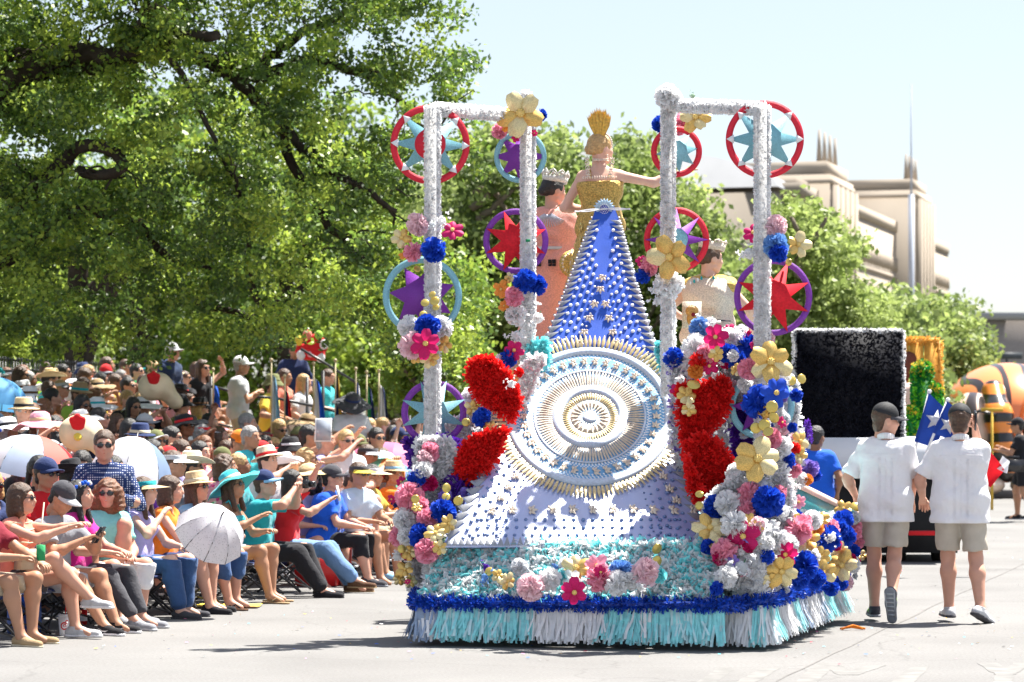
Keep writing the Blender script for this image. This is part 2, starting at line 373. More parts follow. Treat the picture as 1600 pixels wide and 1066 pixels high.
def tree(Z, poly, n, rad, per, size, label, mats=LEAFL, trunk=None, seed=1, depth=2.5, dens=0., tm=BARK2, name='broadleaf_tree', tr=.16, limbs=()):
    cx = sum(p[0] for p in poly)/len(poly); base = P(trunk if trunk is not None else cx, HOR, Z); base.z = 0
    root = empty(name, base, 0, label, 'tree', None); r_ = random.Random(seed)
    xs = [p[0] for p in poly]; ys = [p[1] for p in poly]; cl = []; t = 0
    while len(cl) < n and t < n*40:
        t += 1; px = r_.uniform(min(xs), max(xs)); py = r_.uniform(min(ys), max(ys))
        if not inpoly(px+r_.gauss(0, 5), py+r_.gauss(0, 5), poly): continue
        if math.sin(px*.05+py*.04+seed)+math.sin(px*.03-py*.07+seed*2) < -1+dens and r_.random() < .75: continue
        e = min(1, 0.35+1.2*(min(py-min(ys), 100)/100.)); cl.append((*(P(px, py, Z+r_.uniform(-depth, depth)*e)-base), rad*r_.uniform(.6, 1.4)))
    top = sorted(cl, key=lambda c: -c[2])[len(cl)//6]
    k = MB(); h = top[2]; mid = Vector((top[0]*.3, 0, h*.35)); limb(k, [(0, 0, -.1), (random.uniform(-.1, .1), 0, h*.18), mid], tr, tr*.75, 8)
    for i in range(9):
        c = r_.choice(cl); e = Vector(c[:3]); limb(k, [mid, mid.lerp(e, .5)+Vector((0, 0, .25)), e], tr*.5, tr*.08, 6, .03)
    for l in limbs: limb(k, [P(a, b, Z-depth*.8)-base for a, b in l], tr*.55, tr*.2, 6, .02)
    k.build('trunk', tm, root, smooth=True)
    k = MB(); leaves(k, cl, per, size, np.random.default_rng(seed), flat=.7); k.build('crown', mats, root)
    return root
tree(58, [(700, 560), (690, 400), (650, 330), (690, 300), (730, 230), (760, 200), (800, 205), (850, 195), (880, 215), (905, 260), (900, 600), (700, 610)], 330, .55, 95, .16, 'pale green elm behind the left posts of the float', seed=2, trunk=760, limbs=[[(735, 330), (770, 300), (790, 330), (830, 360)], [(742, 300), (775, 290), (800, 250)], [(745, 345), (780, 315), (815, 290)]])
tree(64, [(880, 600), (885, 300), (930, 270), (960, 220), (985, 205), (1010, 232), (1040, 265), (1075, 290), (1100, 340), (1135, 400), (1160, 600)], 330, .6, 95, .17, 'pale green elm behind the queen, seen through the middle of the float', seed=3, trunk=1020, limbs=[[(1000, 560), (1010, 500), (1040, 440)], [(1005, 540), (1030, 500), (1075, 470)]])
tree(54, [(1195, 360), (1215, 335), (1250, 318), (1285, 330), (1298, 358), (1318, 375), (1335, 410), (1325, 450), (1380, 480), (1400, 600), (1150, 600), (1150, 480), (1215, 420), (1205, 375)], 300, .42, 95, .14, 'bright green elm with an open top behind the right-hand posts', seed=4, trunk=1260, mats=[LEAFL[1], LEAFL[0], LEAFL[1]], limbs=[[(1245, 430), (1255, 380), (1235, 340)], [(1250, 400), (1275, 370), (1290, 340)]])
tree(70, [(1330, 640), (1340, 500), (1400, 472), (1450, 480), (1480, 478), (1510, 498), (1535, 535), (1540, 575), (1530, 640)], 260, .55, 95, .17, 'rounded green elm at the foot of the pale building', seed=5, trunk=1450)
tree(44, [(600, 560), (640, 470), (700, 420), (735, 400), (745, 470), (740, 560), (730, 625), (640, 640)], 130, .38, 80, .11, 'bright green sapling behind the left star wheels', seed=6, trunk=690, depth=1.0, mats=[LEAF[1], LEAF[2], LEAF[1]])
for i, (x0, x1, yt, Z, sd_, lb) in enumerate([(660, 800, 270, 74, 31, 'hazy green tree low behind the gap left of the second post'), (770, 960, 290, 82, 32, 'hazy green tree behind the princess in the salmon dress'), (1000, 1170, 370, 84, 33, 'hazy green tree behind the woman in the gold collar'), (1180, 1330, 440, 62, 34, 'green tree above the left end of the black board'), (1320, 1430, 490, 60, 35, 'green tree above the right end of the black board')]):
    tree(Z, [(x0-15, 700), (x0-10, yt+80), (x0+30, yt+10), ((x0+x1)/2, yt-10), (x1-20, yt+20), (x1+15, yt+110), (x1+15, 700)], 300, .75, 85, .19, lb, seed=sd_, depth=3)
# darker wood behind the crowd
for i, (x0, x1, yt, Z, sd_) in enumerate([(-120, 130, 330, 72, 11), (90, 330, 300, 78, 12), (290, 540, 320, 74, 13), (480, 720, 300, 80, 14)]):
    tree(Z, [(x0, 630), (x0+10, yt+60), (x0+60, yt), (x1-60, yt-20), (x1, yt+70), (x1+10, 630)], 240, .8, 80, .2, ['leafy tree beyond the far left end of the crowd', 'leafy tree beyond the iron fence, second from the left edge', 'leafy tree behind the men standing on the bleacher', 'leafy tree beyond the flags on the bleacher rail'][i], seed=sd_, mats=[LEAF[1], LEAFL[0], LEAF[2]], depth=3)
for px, Z, r0, lb in ((130, 50, .26, 'dark tree trunk behind the iron fence near the left edge'), (452, 56, .2, 'dark tree trunk behind the crowd left of the flags'), (225, 55, .2, 'dark trunk rising behind the tall man in the dark blue shirt')):
    b0 = P(px, 655, Z); b0.z = 0; k = MB(); limb(k, [(0, 0, -.05), (.1, 0, 1.6), (-.15, .1, 3.4), (.1, .1, 6)], r0, r0*.6, 10, .03)
    for j in range(3): limb(k, [(0, 0, 2.6+j*.6), (random.uniform(-1, 1), 0, 4+j*.5), (random.uniform(-2, 2), 0, 5.5+j*.5)], r0*.5, .05, 8, .02)
    rt = empty('shade_tree', b0, 0, lb, 'tree'); k.build('trunk', BARK, rt, smooth=True)
    k = MB(); cl = [(random.gauss(0, 1.5), random.gauss(0, 1.5), random.uniform(4.2, 8), random.uniform(.3, .7)) for _ in range(110)]
    leaves(k, cl, 70, .16, np.random.default_rng(int(px))); k.build('crown', LEAF, rt)
# ---------------------------------------------------------------- pale hall far behind
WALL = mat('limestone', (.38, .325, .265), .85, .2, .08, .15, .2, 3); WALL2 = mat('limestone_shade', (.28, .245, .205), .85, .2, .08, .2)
GL = mat('dark_glazing', (.09, .1, .12), .3, .5, .2, 1); ROOFM = mat('grey_roof', (.34, .35, .37), .8, .2, .06, .3)
def hall():
    base = Vector((24.3, 240, 0)); root = empty('exhibition_hall', base, 0, 'long pale limestone hall with two ribbed towers rising behind the right-hand trees', 'building')
    D = Vector((.2811, .9597, 0)); N = Vector((D.y*-1, D.x, 0))*1.0   # N points to the left-back
    W_ = Vector((-.9597, .2811, 0))
    M = Matrix(((D.x, W_.x, 0), (D.y, W_.y, 0), (0, 0, 1)))   # local x along the facade, y into the building
    B = lambda k, x0, x1, y0, y1, z0, z1, mi=0: k.box(M @ Vector(((x0+x1)/2, (y0+y1)/2, (z0+z1)/2)), (x1-x0, y1-y0, z1-z0), M, mi)
    k = MB(); B(k, 0, 97, .5, 26, 0, 21.0); k.build('wall', WALL, root)
    k = MB(); B(k, -.1, 97.1, .38, 26.1, 21.0, 22.1); k.build('cornice', WALL, root)
    k = MB(); B(k, 12, 97.05, .40, 1, 16.1, 16.5); B(k, 12, 97.05, .40, 1, 13.1, 13.4); k.build('ledge', WALL, root)
    for i in range(44):      # carved blocks along the frieze
        x = 21+i*1.75
        if 56 < x < 71: continue
        k = MB(); B(k, x, x+.9, .33, .6, 16.9, 18.3); k.build('frieze_block', WALL, root)
    # windows and pilasters
    for i in range(26):
        x = 21+i*2.95
        if 54.5 < x < 70: continue
        k = MB(); B(k, x, x+1.25, .42, .55, 6.5, 12.4); f = k.build('window', GL, root)
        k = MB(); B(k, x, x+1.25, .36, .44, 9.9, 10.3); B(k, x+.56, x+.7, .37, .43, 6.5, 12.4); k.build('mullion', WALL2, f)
        k = MB(); B(k, x-1.05, x-.5, .05, .6, 2, 12.9); k.build('pilaster', WALL, root)
    # towers
    for x0, x1, h, ph in ((6, 18, 24.0, 3.2), (57, 68, 26.6, 3.0)):
        k = MB(); B(k, x0, x1, -1.5, 8, 0, h-1.2); B(k, x0+.6, x1-.6, -1.1, 7, h-1.2, h); B(k, x0-.15, x1+.15, -1.65, 8.15, h-2.0, h-1.6)
        t = k.build('tower', WALL, root)
        n = 5
        for i in range(n):
            xx = x0+1+(x1-x0-2)*i/(n-1); k = MB(); B(k, xx-.45, xx+.45, -2.05, -1.4, 2, h-2.1); k.build('rib', WALL, t)
            if i < n-1:
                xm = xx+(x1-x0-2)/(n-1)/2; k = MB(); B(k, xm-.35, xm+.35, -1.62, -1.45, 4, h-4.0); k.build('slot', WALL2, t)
        for i in range(4):
            xx = x0+2+(x1-x0-4)*i/3; k = MB(); k.box(M @ Vector((xx, -.2, h+ph/2-.1)), (.42, .42, ph*.85), M, 0, .4); k.build('pinnacle', WALL, t)
    # near left wing with its grey barrel roof
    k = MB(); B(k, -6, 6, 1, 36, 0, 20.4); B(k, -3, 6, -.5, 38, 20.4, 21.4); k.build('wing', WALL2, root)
    k = MB()
    vs = []; n = 12
    for i in range(n+1):
        a = math.pi*i/n; y = 18.5-17.5*math.cos(a)*1.02; z = 20.8+3.6*math.sin(a)
        vs += [M @ Vector((-6.4, y, z)), M @ Vector((7, y, z))]
    k.add(vs, [(2*i, 2*i+1, 2*i+3, 2*i+2) for i in range(n)]+[tuple(range(0, 2*n+2, 2))]); k.build('barrel_roof', ROOFM, root)
    k = MB(); B(k, -6.6, -6, 2, 35, 15.2, 16.2); B(k, -6.5, -6, 2, 35, 11, 11.8)
    for i in range(9): B(k, -6.45, -6, 3+i*3.6, 4+i*3.6, 11.8, 15.2)
    k.build('wing_moulding', WALL, root)
    for i in range(8):
        k = MB(); B(k, -6.12, -5.95, 4.4+i*3.6, 6.4+i*3.6, 12.2, 14.8); k.build('wing_window', GL, root)
hall()
mst = MB(); b0 = P(1431, 300, 262); mst.tube([(0, 0, 0), (0, 0, b0.z)], .28, 8); mst.tube([(0, 0, b0.z), (0, 0, 24), (0, 0, P(1431, 125, 262).z)], [.11, .09, .05], 8)
mst.build('radio_mast', mat('mast_grey', (.38, .42, .5), .6), loc=(b0.x, 262+3, 0), label='tall thin mast rising above the second tower of the hall', cat='mast')
# a low distant building and a row of far roofs at the right edge
k = MB(); q0 = P(1560, 655, 200); k.box((q0.x+14, 205, 4.3), (30, 10, 8.6)); kb = k.build('low_building', mat('brown_fascia', (.30, .27, .26), .8), label='low brown building beyond the tiger balloon at the right edge', cat='building')
k = MB(); k.box((0, 0, 0), (31, 11, .5)); k.build('roof', ROOFM, kb, loc=(q0.x+14, 205, 8.9))
k = MB(); q1 = P(1573, 655, 150); k.tube([(0, 0, 0), (0, 0, 5)], .06, 6); k.box((0, 0, 5.0), (1.6, .2, .35)); k.build('street_light', mat('dark_metal', (.06, .07, .08), .5), loc=(q1.x, 150, 0), label='small dark street light in the far distance above the tiger balloon', cat='street light')
# ================================================================ PARADE FLOAT
FO = Vector((-.765, 20.9, 0)); FM = Matrix.Rotation(-R(16.0), 4, 'Z')      # local x: across (SR), y: along the street (SD)
fl = empty('parade_float', FO, -R(16.0), 'flower-covered blue and white parade float with four white posts and star wheels', 'parade float')
FI = (Matrix.Translation(FO) @ FM).inverted()
def FL(px, py, Z): return FI @ P(px, py, Z)          # pixel at depth Z -> float-local point
WHITE = mat('white_floral_sheeting', (.80, .80, .82), .6, .4, .06, 20)
C_ = {}
def tis(name, col, tr=.3): C_[name] = thin('tissue_'+name, col, tr, .6, .3, .18, 25); return C_[name]
tis('white', (.92, .92, .93), .45); tis('pink', (.92, .36, .48)); tis('pale_pink', (.95, .64, .69)); tis('blue', (.012, .075, .56)); tis('magenta', (.60, .012, .14))
tis('red', (.86, .022, .02)); tis('purple', (.13, .03, .42)); tis('turquoise', (.28, .84, .90)); tis('orange', (.86, .33, .06)); tis('mint', (.52, .68, .52)); tis('navy', (.012, .03, .22)); tis('violet', (.28, .2, .62)); tis('silver', (.72, .74, .77), .45); tis('sky', (.18, .38, .74))
GOLD = mat('gold_petal', (.66, .43, .12), .36, .6, .25, 20, metal=.55); GOLD2 = mat('pale_gold_petal', (.70, .58, .30), .4, .6, .2, 20, metal=.4); COIN = mat('gold_disc', (.62, .47, .12), .3, .6, .2, 30, metal=.6)
YEL = mat('yellow_stamen', (.78, .56, .18), .6); C_['gold'] = GOLD; C_['pale_gold'] = GOLD2; STEM = mat('green_stem', (.02, .16, .06), .6)
# ---- mesh prototypes
def pompom(seed, n=150, ruff=.34):
    r_ = np.random.default_rng(seed); d = unit(r_.normal(size=(n, 3))); d[:, 1] *= .8; k = MB()
    L = .50+r_.random((n, 1))*.12
    a = d*.18; s = unit(np.cross(d, r_.normal(size=(n, 3)))); b = d*L*2*.9; t = np.cross(d, s)
    m = d*L*1.15+t*.03
    k.quads(np.stack([a-s*.05, a+s*.05, m+s*.15, m-s*.15], 1)); e = b+t*r_.normal(size=(n, 1))*.10
    k.quads(np.stack([m-s*.15, m+s*.15, e+s*ruff*.62, e-s*ruff*.62], 1))
    k.ball((0, 0, 0), .42, 8, 6); return k.mesh('pompom_petals', [C_['white']])
POM = [pompom(1), pompom(2, 190, .3), pompom(3, 120, .42), pompom(4, 170, .22)]
def petal_mesh(l=1.0, wd=.52, cup=.25, n=5, tip=.15):
    k = MB(); vs = []
    for i in range(n+1):
        t = i/n; w_ = wd*math.sin(math.pi*min(1, t*.80+.08))**.7; y = l*t; z = cup*math.sin(t*2.2)-.12*t*t
        for j in (-1, -.5, 0, .5, 1): vs.append((w_*.5*j*(1+.05*math.sin(i*2.1+j*3)), y, z-.22*(abs(j)**2)*w_+(.03 if j == 0 else 0)))
    k.add(vs, [(i*5+j, i*5+j+1, (i+1)*5+j+1, (i+1)*5+j) for i in range(n) for j in range(4)]); return k.mesh('petal', [GOLD], True)
PET = {'g': petal_mesh(1, .78, .2, 6), 'm': petal_mesh(1, .74, .14, 6), 'n': petal_mesh(1, .4, .3)}
def center_mesh():
    k = MB(); k.ball((0, 0, .06), .17, 8, 6)
    for i in range(8): a = i*.785; k.tube([(0, 0, .05), (.15*math.cos(a), .15*math.sin(a), .2)], [.03, .045], 5)
    return k.mesh('flower_centre', [YEL], True)
CEN = center_mesh()
def coin_mesh():
    k = MB(); k.lathe([(0, .10), (.5, .08), (.9, -.04), (1, -.1), (.9, -.1), (0, 0)], 10); return k.mesh('disc', [COIN], True)
COINM = coin_mesh()
def spike_flower(seed):
    r_ = np.random.default_rng(seed); k = MB(); n = 160; t = r_.random((n, 1)); a = r_.random((n, 1))*6.28; rr = .42*(1-t**1.6)+.06
    c = np.hstack([np.cos(a)*rr, np.sin(a)*rr, t*2.4-.2]); d = unit(np.hstack([np.cos(a), np.sin(a), .6+0*a]))
    k.quads(tufts(c, d, .26, .22, .5, r=r_)); k.tube([(0, 0, -.8), (0, 0, 2)], .06, 5); return k.mesh('florets', [C_['purple']])
SPK = spike_flower(5)
def facing(d, roll=0):
    return (Vector(d).to_track_quat('Z', 'Y').to_matrix().to_4x4()) @ Matrix.Rotation(roll, 4, 'Z')
def to_local(v): return (FM.to_3x3().inverted()) @ Vector(v)
def inside(l):
    if (.30 if (l.x < .2 or l.x > 2.36) else .96) < l.y < 5.2 and XL-.03 < l.x < XR+.03 and l.z < TOP+.03: return True
    for z0, z1, y0, y1 in ((RT[3].z, RT[0].z, RT[3].y, RT[0].y),):
        if .15 < l.x < 2.45 and l.z < z1 and l.z < z0+(z1-z0)*(l.y-y0)/(y1-y0) and l.y > y0: return True
    return False
def clear(px, py, Z, rp):
    # a blossom sits on the first solid surface of the float that its line meets, never inside the body
    z = 19.6
    while z < Z:
        if inside(FL(px, py, z)): return z-.25*rp*z/F
        z += .02
    return Z
FR = random.Random(21); nfl = 0
def flower(t, col, px, py, rp, Z, face=None, par=None, n=None):
    """t: p pompom, g cupped big petals, m flat petals, s disc, d spike, b bunch of small blossoms. rp radius in px"""
    global nfl; nfl += 1
    Z = clear(px, py, Z, rp); r = rp*Z/F; loc = FL(px, py, Z)
    f = Vector(face) if face else Vector((FR.gauss(0, .3), -1, FR.gauss(.25, .3)))
    f = to_local(f.normalized()); nm = {'p': 'pompom_flower', 'g': 'metallic_flower', 'm': 'petal_flower', 's': 'gold_disc', 'd': 'spike_flower', 'b': 'blossom_spray'}[t]
    par = par or fl
    if t == 'p':
        o = obj(nm, FR.choice(POM), par); o.matrix_local = Matrix.Translation(loc) @ Euler((FR.random()*.6-.3, FR.random()*6.28*0+FR.gauss(0, .4), FR.gauss(0, .4))).to_matrix().to_4x4() @ Matrix.Scale(r*1.04, 4); setmat(o, C_[col])
    elif t in 'gm':
        o = empty(nm); o.parent = par; o.matrix_local = Matrix.Translation(loc) @ facing(f, FR.random()*6) @ Matrix.Scale(r, 4)
        k = n or (6 if t == 'm' else FR.choice([5, 6, 6])); alt = {'gold': 'pale_gold', 'pale_gold': 'gold'}.get(col, col)
        for i in range(k):
            q = obj('petal', PET['g' if t == 'g' else 'm'], o)
            q.matrix_local = Matrix.Rotation(i*2*math.pi/k+FR.gauss(0, .07), 4, 'Z') @ Matrix.Rotation(FR.uniform(-.15, .3) if t == 'g' else FR.uniform(-.05, .12), 4, 'X') @ Matrix.Scale(FR.uniform(.88, 1.08), 4)
            setmat(q, C_[col] if (t == 'm' or FR.random() < .6) else C_[alt])
        obj('flower_centre', CEN, o)
    elif t == 's':
        o = obj(nm, COINM, par); o.matrix_local = Matrix.Translation(loc) @ facing(f) @ Matrix.Scale(r, 4)
    elif t == 'd':
        o = obj(nm, SPK, par); o.matrix_local = Matrix.Translation(loc) @ Matrix.Rotation(FR.gauss(0, .15), 4, 'Y') @ Matrix.Scale(r, 4); setmat(o, C_[col])
    else:
        k = MB(); r_ = np.random.default_rng(FR.randrange(999)); m = 16; k.ball((0, .1, 0), (.5, .3, .5), 6, 4, 0)
        c = r_.normal(size=(m, 3))*np.array([.5, .25, .5]); c = np.repeat(c, 5, 0)
        c = c*.8; k.quads(tufts(c, np.tile([0., -1, .3], (m*5, 1)), .28, .22, .7, r=r_), 0); k.tube([(-.2, .1, -.3), (0, 0, 0), (.3, 0, .6)], .04, 4, 1)
        o = k.build(nm, [C_[col], STEM], par, kind='stuff'); o.matrix_local = Matrix.Translation(loc) @ Matrix.Scale(r, 4)
    return o
def fuzzy(name, mats, par, pos, nrm, L, wd, jit=.6, g=0, core=None, weights=None, r=None):
    k = core or MB(); r = r or rng; q = tufts(pos, nrm, L, wd, jit, g, r); n = len(mats)
    mi = r.choice(n, len(q), p=weights)
    for m in range(n): k.quads(q[mi == m], m)
    return k.build(name, mats, par)
# ---- body: boxes in float-local coordinates
W = 2.40; XR = 2.60; XL = .03; TOP = .88
SHAD = mat('dark_underside', (.02, .02, .022), .9); FRAME = mat('plywood_deck', (.35, .25, .16), .8)
k = MB(); k.box((1.35, 2.9, .62), (2.3, 4.6, .18)); k.box((1.35, 3, .42), (1.1, 4.4, .16)); k.build('chassis', SHAD, fl)
def wheel(x, y):
    k = MB(); k.tube([(x-.11, y, .33), (x+.11, y, .33)], .33, 20); o = k.build('road_wheel', SHAD, fl)
    k = MB(); k.tube([(x-.12, y, .33), (x+.12, y, .33)], .17, 14); k.build('rim', mat('steel_rim', (.4, .4, .42), .4, metal=.8), o)
for x in (.75, 1.95):
    for y in (1.9, 2.9): wheel(x, y)
body = [(XL, .32), (.2, .32), (.2, .98), (2.36, .98), (2.36, .32), (XR, .32), (XR, 3.5), (XR-.9, 5.2), (XL+.9, 5.2), (XL, 3.7)]      # plan outline
k = MB(); k.prism([Vector((x, y, .36)) for x, y in body], (0, 0, 1), TOP-.36); k.build('body_panel', WHITE, fl)
k = MB(); k.prism([Vector((x*.96+.05, max(y, 1.0)*.96+.05, TOP+.002)) for x, y in body if y > .4 or x in (XL, XR)], (0, 0, 1), .03); k.build('deck', mat('turquoise_deck', (.3, .6, .66), .7), fl)
# fuzz on the body sides
pts = []; nr = []
segs = [((XL, .32), (.2, .32), (0, -1, 0), 240), ((2.36, .32), (XR, .32), (0, -1, 0), 420), ((.2, .98), (2.36, .98), (0, -1, 0), 1500), ((XR, .32), (XR, 3.5), (1, 0, 0), 5200), ((XR, 3.5), (XR-.9, 5.2), (.86, .5, 0), 900), ((XL, 3.7), (XL, .32), (-1, 0, 0), 1500)]
for a, b, nn, n in segs:
    t = rng.random((n, 1)); z = rng.uniform(.36, TOP+.02, (n, 1)); pts.append(np.hstack([np.array(a)+(np.array(b)-np.array(a))*t, z])); nr.append(np.tile(nn, (n, 1)).astype(float))
fuzzy('side_sheeting', [C_['white'], C_['silver']], fl, np.concatenate(pts), np.concatenate(nr), .045, .03, .7, weights=[.85, .15])
# ramp under the train, behind the skirt
RT = [FL(690, 850, 21.15), FL(1108, 850, 20.72), FL(1132, 938, 20.35), FL(655, 936, 20.85)]
k = MB(); nrm = (RT[1]-RT[0]).cross(RT[3]-RT[0]).normalized(); nrm = -nrm if nrm.y > 0 else nrm
k.prism(RT, -nrm, .05); lo = [Vector((p.x, p.y, .30)) for p in (RT[3], RT[2])]
k.prism([RT[3], RT[2], lo[1], lo[0]], Vector((0, 1, 0)), .05)
for a, b in ((0, 3), (1, 2)):
    k.prism([RT[a], RT[b], Vector((RT[b].x, RT[b].y, .3)), Vector((RT[a].x, RT[a].y+.2, .3))], Vector((1 if a == 0 else -1, 0, 0)), .04)
ramp = k.build('ramp', C_['turquoise'], fl)
p = on_poly(RT, 5200); t = (np.sin(p[:, 0]*23+np.sin(p[:, 2]*40)*2)+np.sin(p[:, 2]*95+p[:, 0]*5))
kq = MB(); q = tufts(p, np.tile(np.array(nrm)+np.array([0, 0, -.1]), (len(p), 1)), .055, .05, .75)
mi = (rng.random(len(q))+.12*t > .30).astype(int)
kq.quads(q[mi == 1], 0); kq.quads(q[mi == 0], 1); ru = kq.build('ruffle', [C_['white'], C_['turquoise']], ramp, kind='stuff')
# teal edge line at the top of the ramp
p, n_ = on_tube(RT[0]+Vector((0, 0, .02)), RT[1]+Vector((0, 0, .02)), .015, 420); fuzzy('edge_trim', [C_['turquoise']], ramp, p, n_, .03, .012, .8)
# blue tinsel garland round the foot of the body
GB = thin('blue_tinsel', (.008, .07, .50), .25, .35, .6, .4, 30); 
gp = [Vector((.05, 1.4, .345)), Vector((.0, .2, .345)), RT[3]+Vector((-.02, -.02, -.03)), RT[2]+Vector((.04, -.02, -.03)), Vector((2.45, .27, .33)), Vector((XR+.03, .30, .35)), Vector((XR+.03, 3.5, .36)), Vector((XR-.85, 5.2, .36))]
for a, b in zip(gp[:-1], gp[1:]):
    L = (b-a).length; n = int(1700*L); p, n_ = on_tube(a, b, .02, n); core = MB(); core.tube([a, b], .03, 8)
    fuzzy('tinsel_garland', [GB, C_['blue'], C_['navy']], fl, p, n_, .05, .012, .8, core=core, weights=[.6, .25, .15])
# hanging vinyl fringe skirt
FRM = {'t': [thin('fringe_turquoise', (.36, .86, .92), .35, .3, .6, .15, 20), thin('fringe_pale_turquoise', (.66, .88, .91), .35, .3, .6, .1, 20)], 'w': [thin('fringe_white', (.92, .92, .93), .3, .3, .6, .06, 20), thin('fringe_grey_white', (.80, .82, .85), .3, .3, .6, .1, 20)], 'b': [thin('fringe_steel_blue', (.34, .44, .60), .3, .3, .6, .2, 20), thin('fringe_white', (.84, .84, .85))]}
FRM['m'] = [FRM['t'][0], FRM['w'][0]]
def fringe(a, b, out, kinds, top=.31, low=.035, dens=150):
    a, b, out = Vector(a), Vector(b), Vector(out); L = (b-a).length; nk = len(kinds)
    for i, kd in enumerate(kinds):
        A = a.lerp(b, i/nk); B = a.lerp(b, (i+1)/nk); n = int((B-A).length*dens); k = MB(); d = (B-A).normalized(); qs = [[], []]
        for layer in range(2):
            for j in range(n):
                t = (j+random.random())/n; c = A.lerp(B, t)+out*(.015*layer); w_ = random.uniform(.005, .0105); lean = random.gauss(0, .03); flare = random.uniform(.02, .10)
                z1 = low+abs(random.gauss(0, .035))+(.02 if layer else 0); pr = None; g_ = [0]
                for s_, fr_ in ((.5, .35), (1, 1)):
                    z = top+(z1-top)*s_; cc = c+d*lean*fr_*(1+random.random()*.5)+out*flare*fr_; cc.z = z; cur = (cc-d*w_, cc+d*w_)
                    if pr is None: c0 = c.copy(); c0.z = top; pr = (c0-d*w_, c0+d*w_)
                    qs[0 if random.random() < .68 else 1].append([pr[0], pr[1], cur[1], cur[0]]); pr = cur
        for m in (0, 1):
            if qs[m]: k.quads(np.array([[tuple(v) for v in q] for q in qs[m]]), m)
        k.build('fringe_panel', FRM[kd], fl, kind='stuff')
fa, fb = Vector((RT[3].x, RT[3].y, 0)), Vector((RT[2].x, RT[2].y, 0))
fringe(fa+Vector((-.02, 0, 0)), fb, (0, -1, 0), ['b', 't', 't', 't', 't', 'w', 'w', 'w', 't', 'm', 't', 't', 't'], low=.03)
fringe(fa+Vector((-.02, .9, 0)), fa+Vector((-.02, 0, 0)), (-1, 0, 0), ['b', 'b'])
fringe((2.33, .285, 0), (XR+.02, .28, 0), (0, -1, 0), ['w', 'w', 't'], low=.02, top=.32)
fringe((XR-.03, .265, 0), (XR+.06, .34, 0), (.7, -.7, 0), ['w'], low=.03, top=.32, dens=260)
fringe((XR+.04, .28, 0), (XR+.04, 3.5, 0), (1, -.1, 0), ['t', 'w', 'w', 't', 'b', 'w', 'w', 'b', 't', 't', 'w', 't'], low=.05, top=.32, dens=120)
# ---- posts and crossbars wrapped in white tissue
def post(px, ytop, ybot, Z, wpx, fz=1.0):
    a = FL(px, ybot, Z); b = FL(px, ytop, Z); b.x, b.y = a.x, a.y; r = wpx*.5*Z/F*.69; core = MB(); core.bar(a, b, r*1.7)
    n = int((b-a).length*1900); p, n_ = on_tube(a, b, r*1.0, n)
    return fuzzy('post', [C_['white'], C_['silver']], fl, p, n_, .016*fz, .034, .5, core=core, weights=[.88, .12]), b
ZL1, ZL2, ZR2, ZR1 = 21.6, 22.35, 22.1, 21.15
p1, t1 = post(676, 166, 925, ZL1, 30); p2, t2 = post(825, 178, 760, ZL2, 28); p3, t3 = post(1044, 160, 620, ZR2, 27); p4, t4 = post(1191, 166, 800, ZR1, 30)
for a, b in ((t1, t2), (t3, t4)):
    a = a+Vector((0, 0, -.02)); b = b+Vector((0, 0, -.02)); core = MB(); core.bar(a, b, .05); p, n_ = on_tube(a, b, .035, 2100)
    fuzzy('crossbar', [C_['white'], C_['silver']], fl, p, n_, .022, .032, .6, core=core, weights=[.88, .12])
# ---- star wheels
GLI = {'red': mat('red_glitter', (.68, .008, .035), .5, .5, .12, 90, .3, 400), 'sky': mat('pale_blue_glitter', (.22, .50, .60), .45, .6, .3, 160, .4, 500), 'purple': mat('purple_glitter', (.20, .03, .36), .5, .5, .2, 120, .3, 400), 'tip': mat('white_felt', (.75, .77, .8), .7), 'fire': mat('red_felt', (.72, .015, .03), .7, .3, .15, 60)}
def star_wheel(px, py, rp, Z, ring, star, rw=.15, hub=None, n=8, rot=0, inner=.36, outer=.97, tips=False, blunt=0, ysc=1.0):
    r = rp*Z/F; root = empty('star_wheel'); root.parent = fl; root.matrix_local = Matrix.Translation(FL(px, py, Z)) @ Matrix.Rotation(R(16)+FR.gauss(0, .06), 4, 'Z') @ Matrix.Rotation(FR.gauss(0, .02), 4, 'X')
    k = MB(); seg = 56; vs = []
    for i in range(seg):
        a = 2*math.pi*i/seg
        for rr, y in ((r, -.012), (r, .012), (r*(1-rw-.025), .012), (r*(1-rw-.025), -.012)): vs.append((rr*math.cos(a), y, rr*math.sin(a)))
    k.add(vs, [(i*4+j, i*4+(j+1) % 4, ((i+1) % seg)*4+(j+1) % 4, ((i+1) % seg)*4+j) for i in range(seg) for j in range(4)]); k.build('ring', GLI[ring], root)
    k = MB(); poly = []
    for i in range(2*n):
        a = rot+math.pi*i/n; rr = r*(outer if i % 2 == 0 else inner+.08)
        if blunt and i % 2 == 0:
            for s_ in (-1, 1): poly.append((rr*.86*math.cos(a+s_*blunt), -.024, rr*.86*math.sin(a+s_*blunt)))
        else: poly.append((rr*math.cos(a), -.024, rr*math.sin(a)))
    k.prism(poly, (0, 1, 0), .020); k.build('star', GLI[star], root)
    if tips:
        k = MB()
        for i in range(n):
            a = rot+2*math.pi*i/n; c, s_ = math.cos(a), math.sin(a); t = .035*r/.3
            k.prism([(r*.99*c, -.027, r*.99*s_), (r*.80*c-s_*t, -.027, r*.80*s_+c*t), (r*.80*c+s_*t, -.027, r*.80*s_-c*t)], (0, 1, 0), .006)
        k.build('star_tip', GLI['tip'], root, kind='stuff')
    if hub:
        k = MB(); k.lathe([(0, 0), (r*hub[1], 0), (r*hub[1], .02), (0, .02)], 28, M=Matrix.Translation((0, -.028, 0)) @ Matrix.Rotation(R(90), 4, 'X')); k.build('hub', GLI[hub[0]], root)
e = math.pi/8
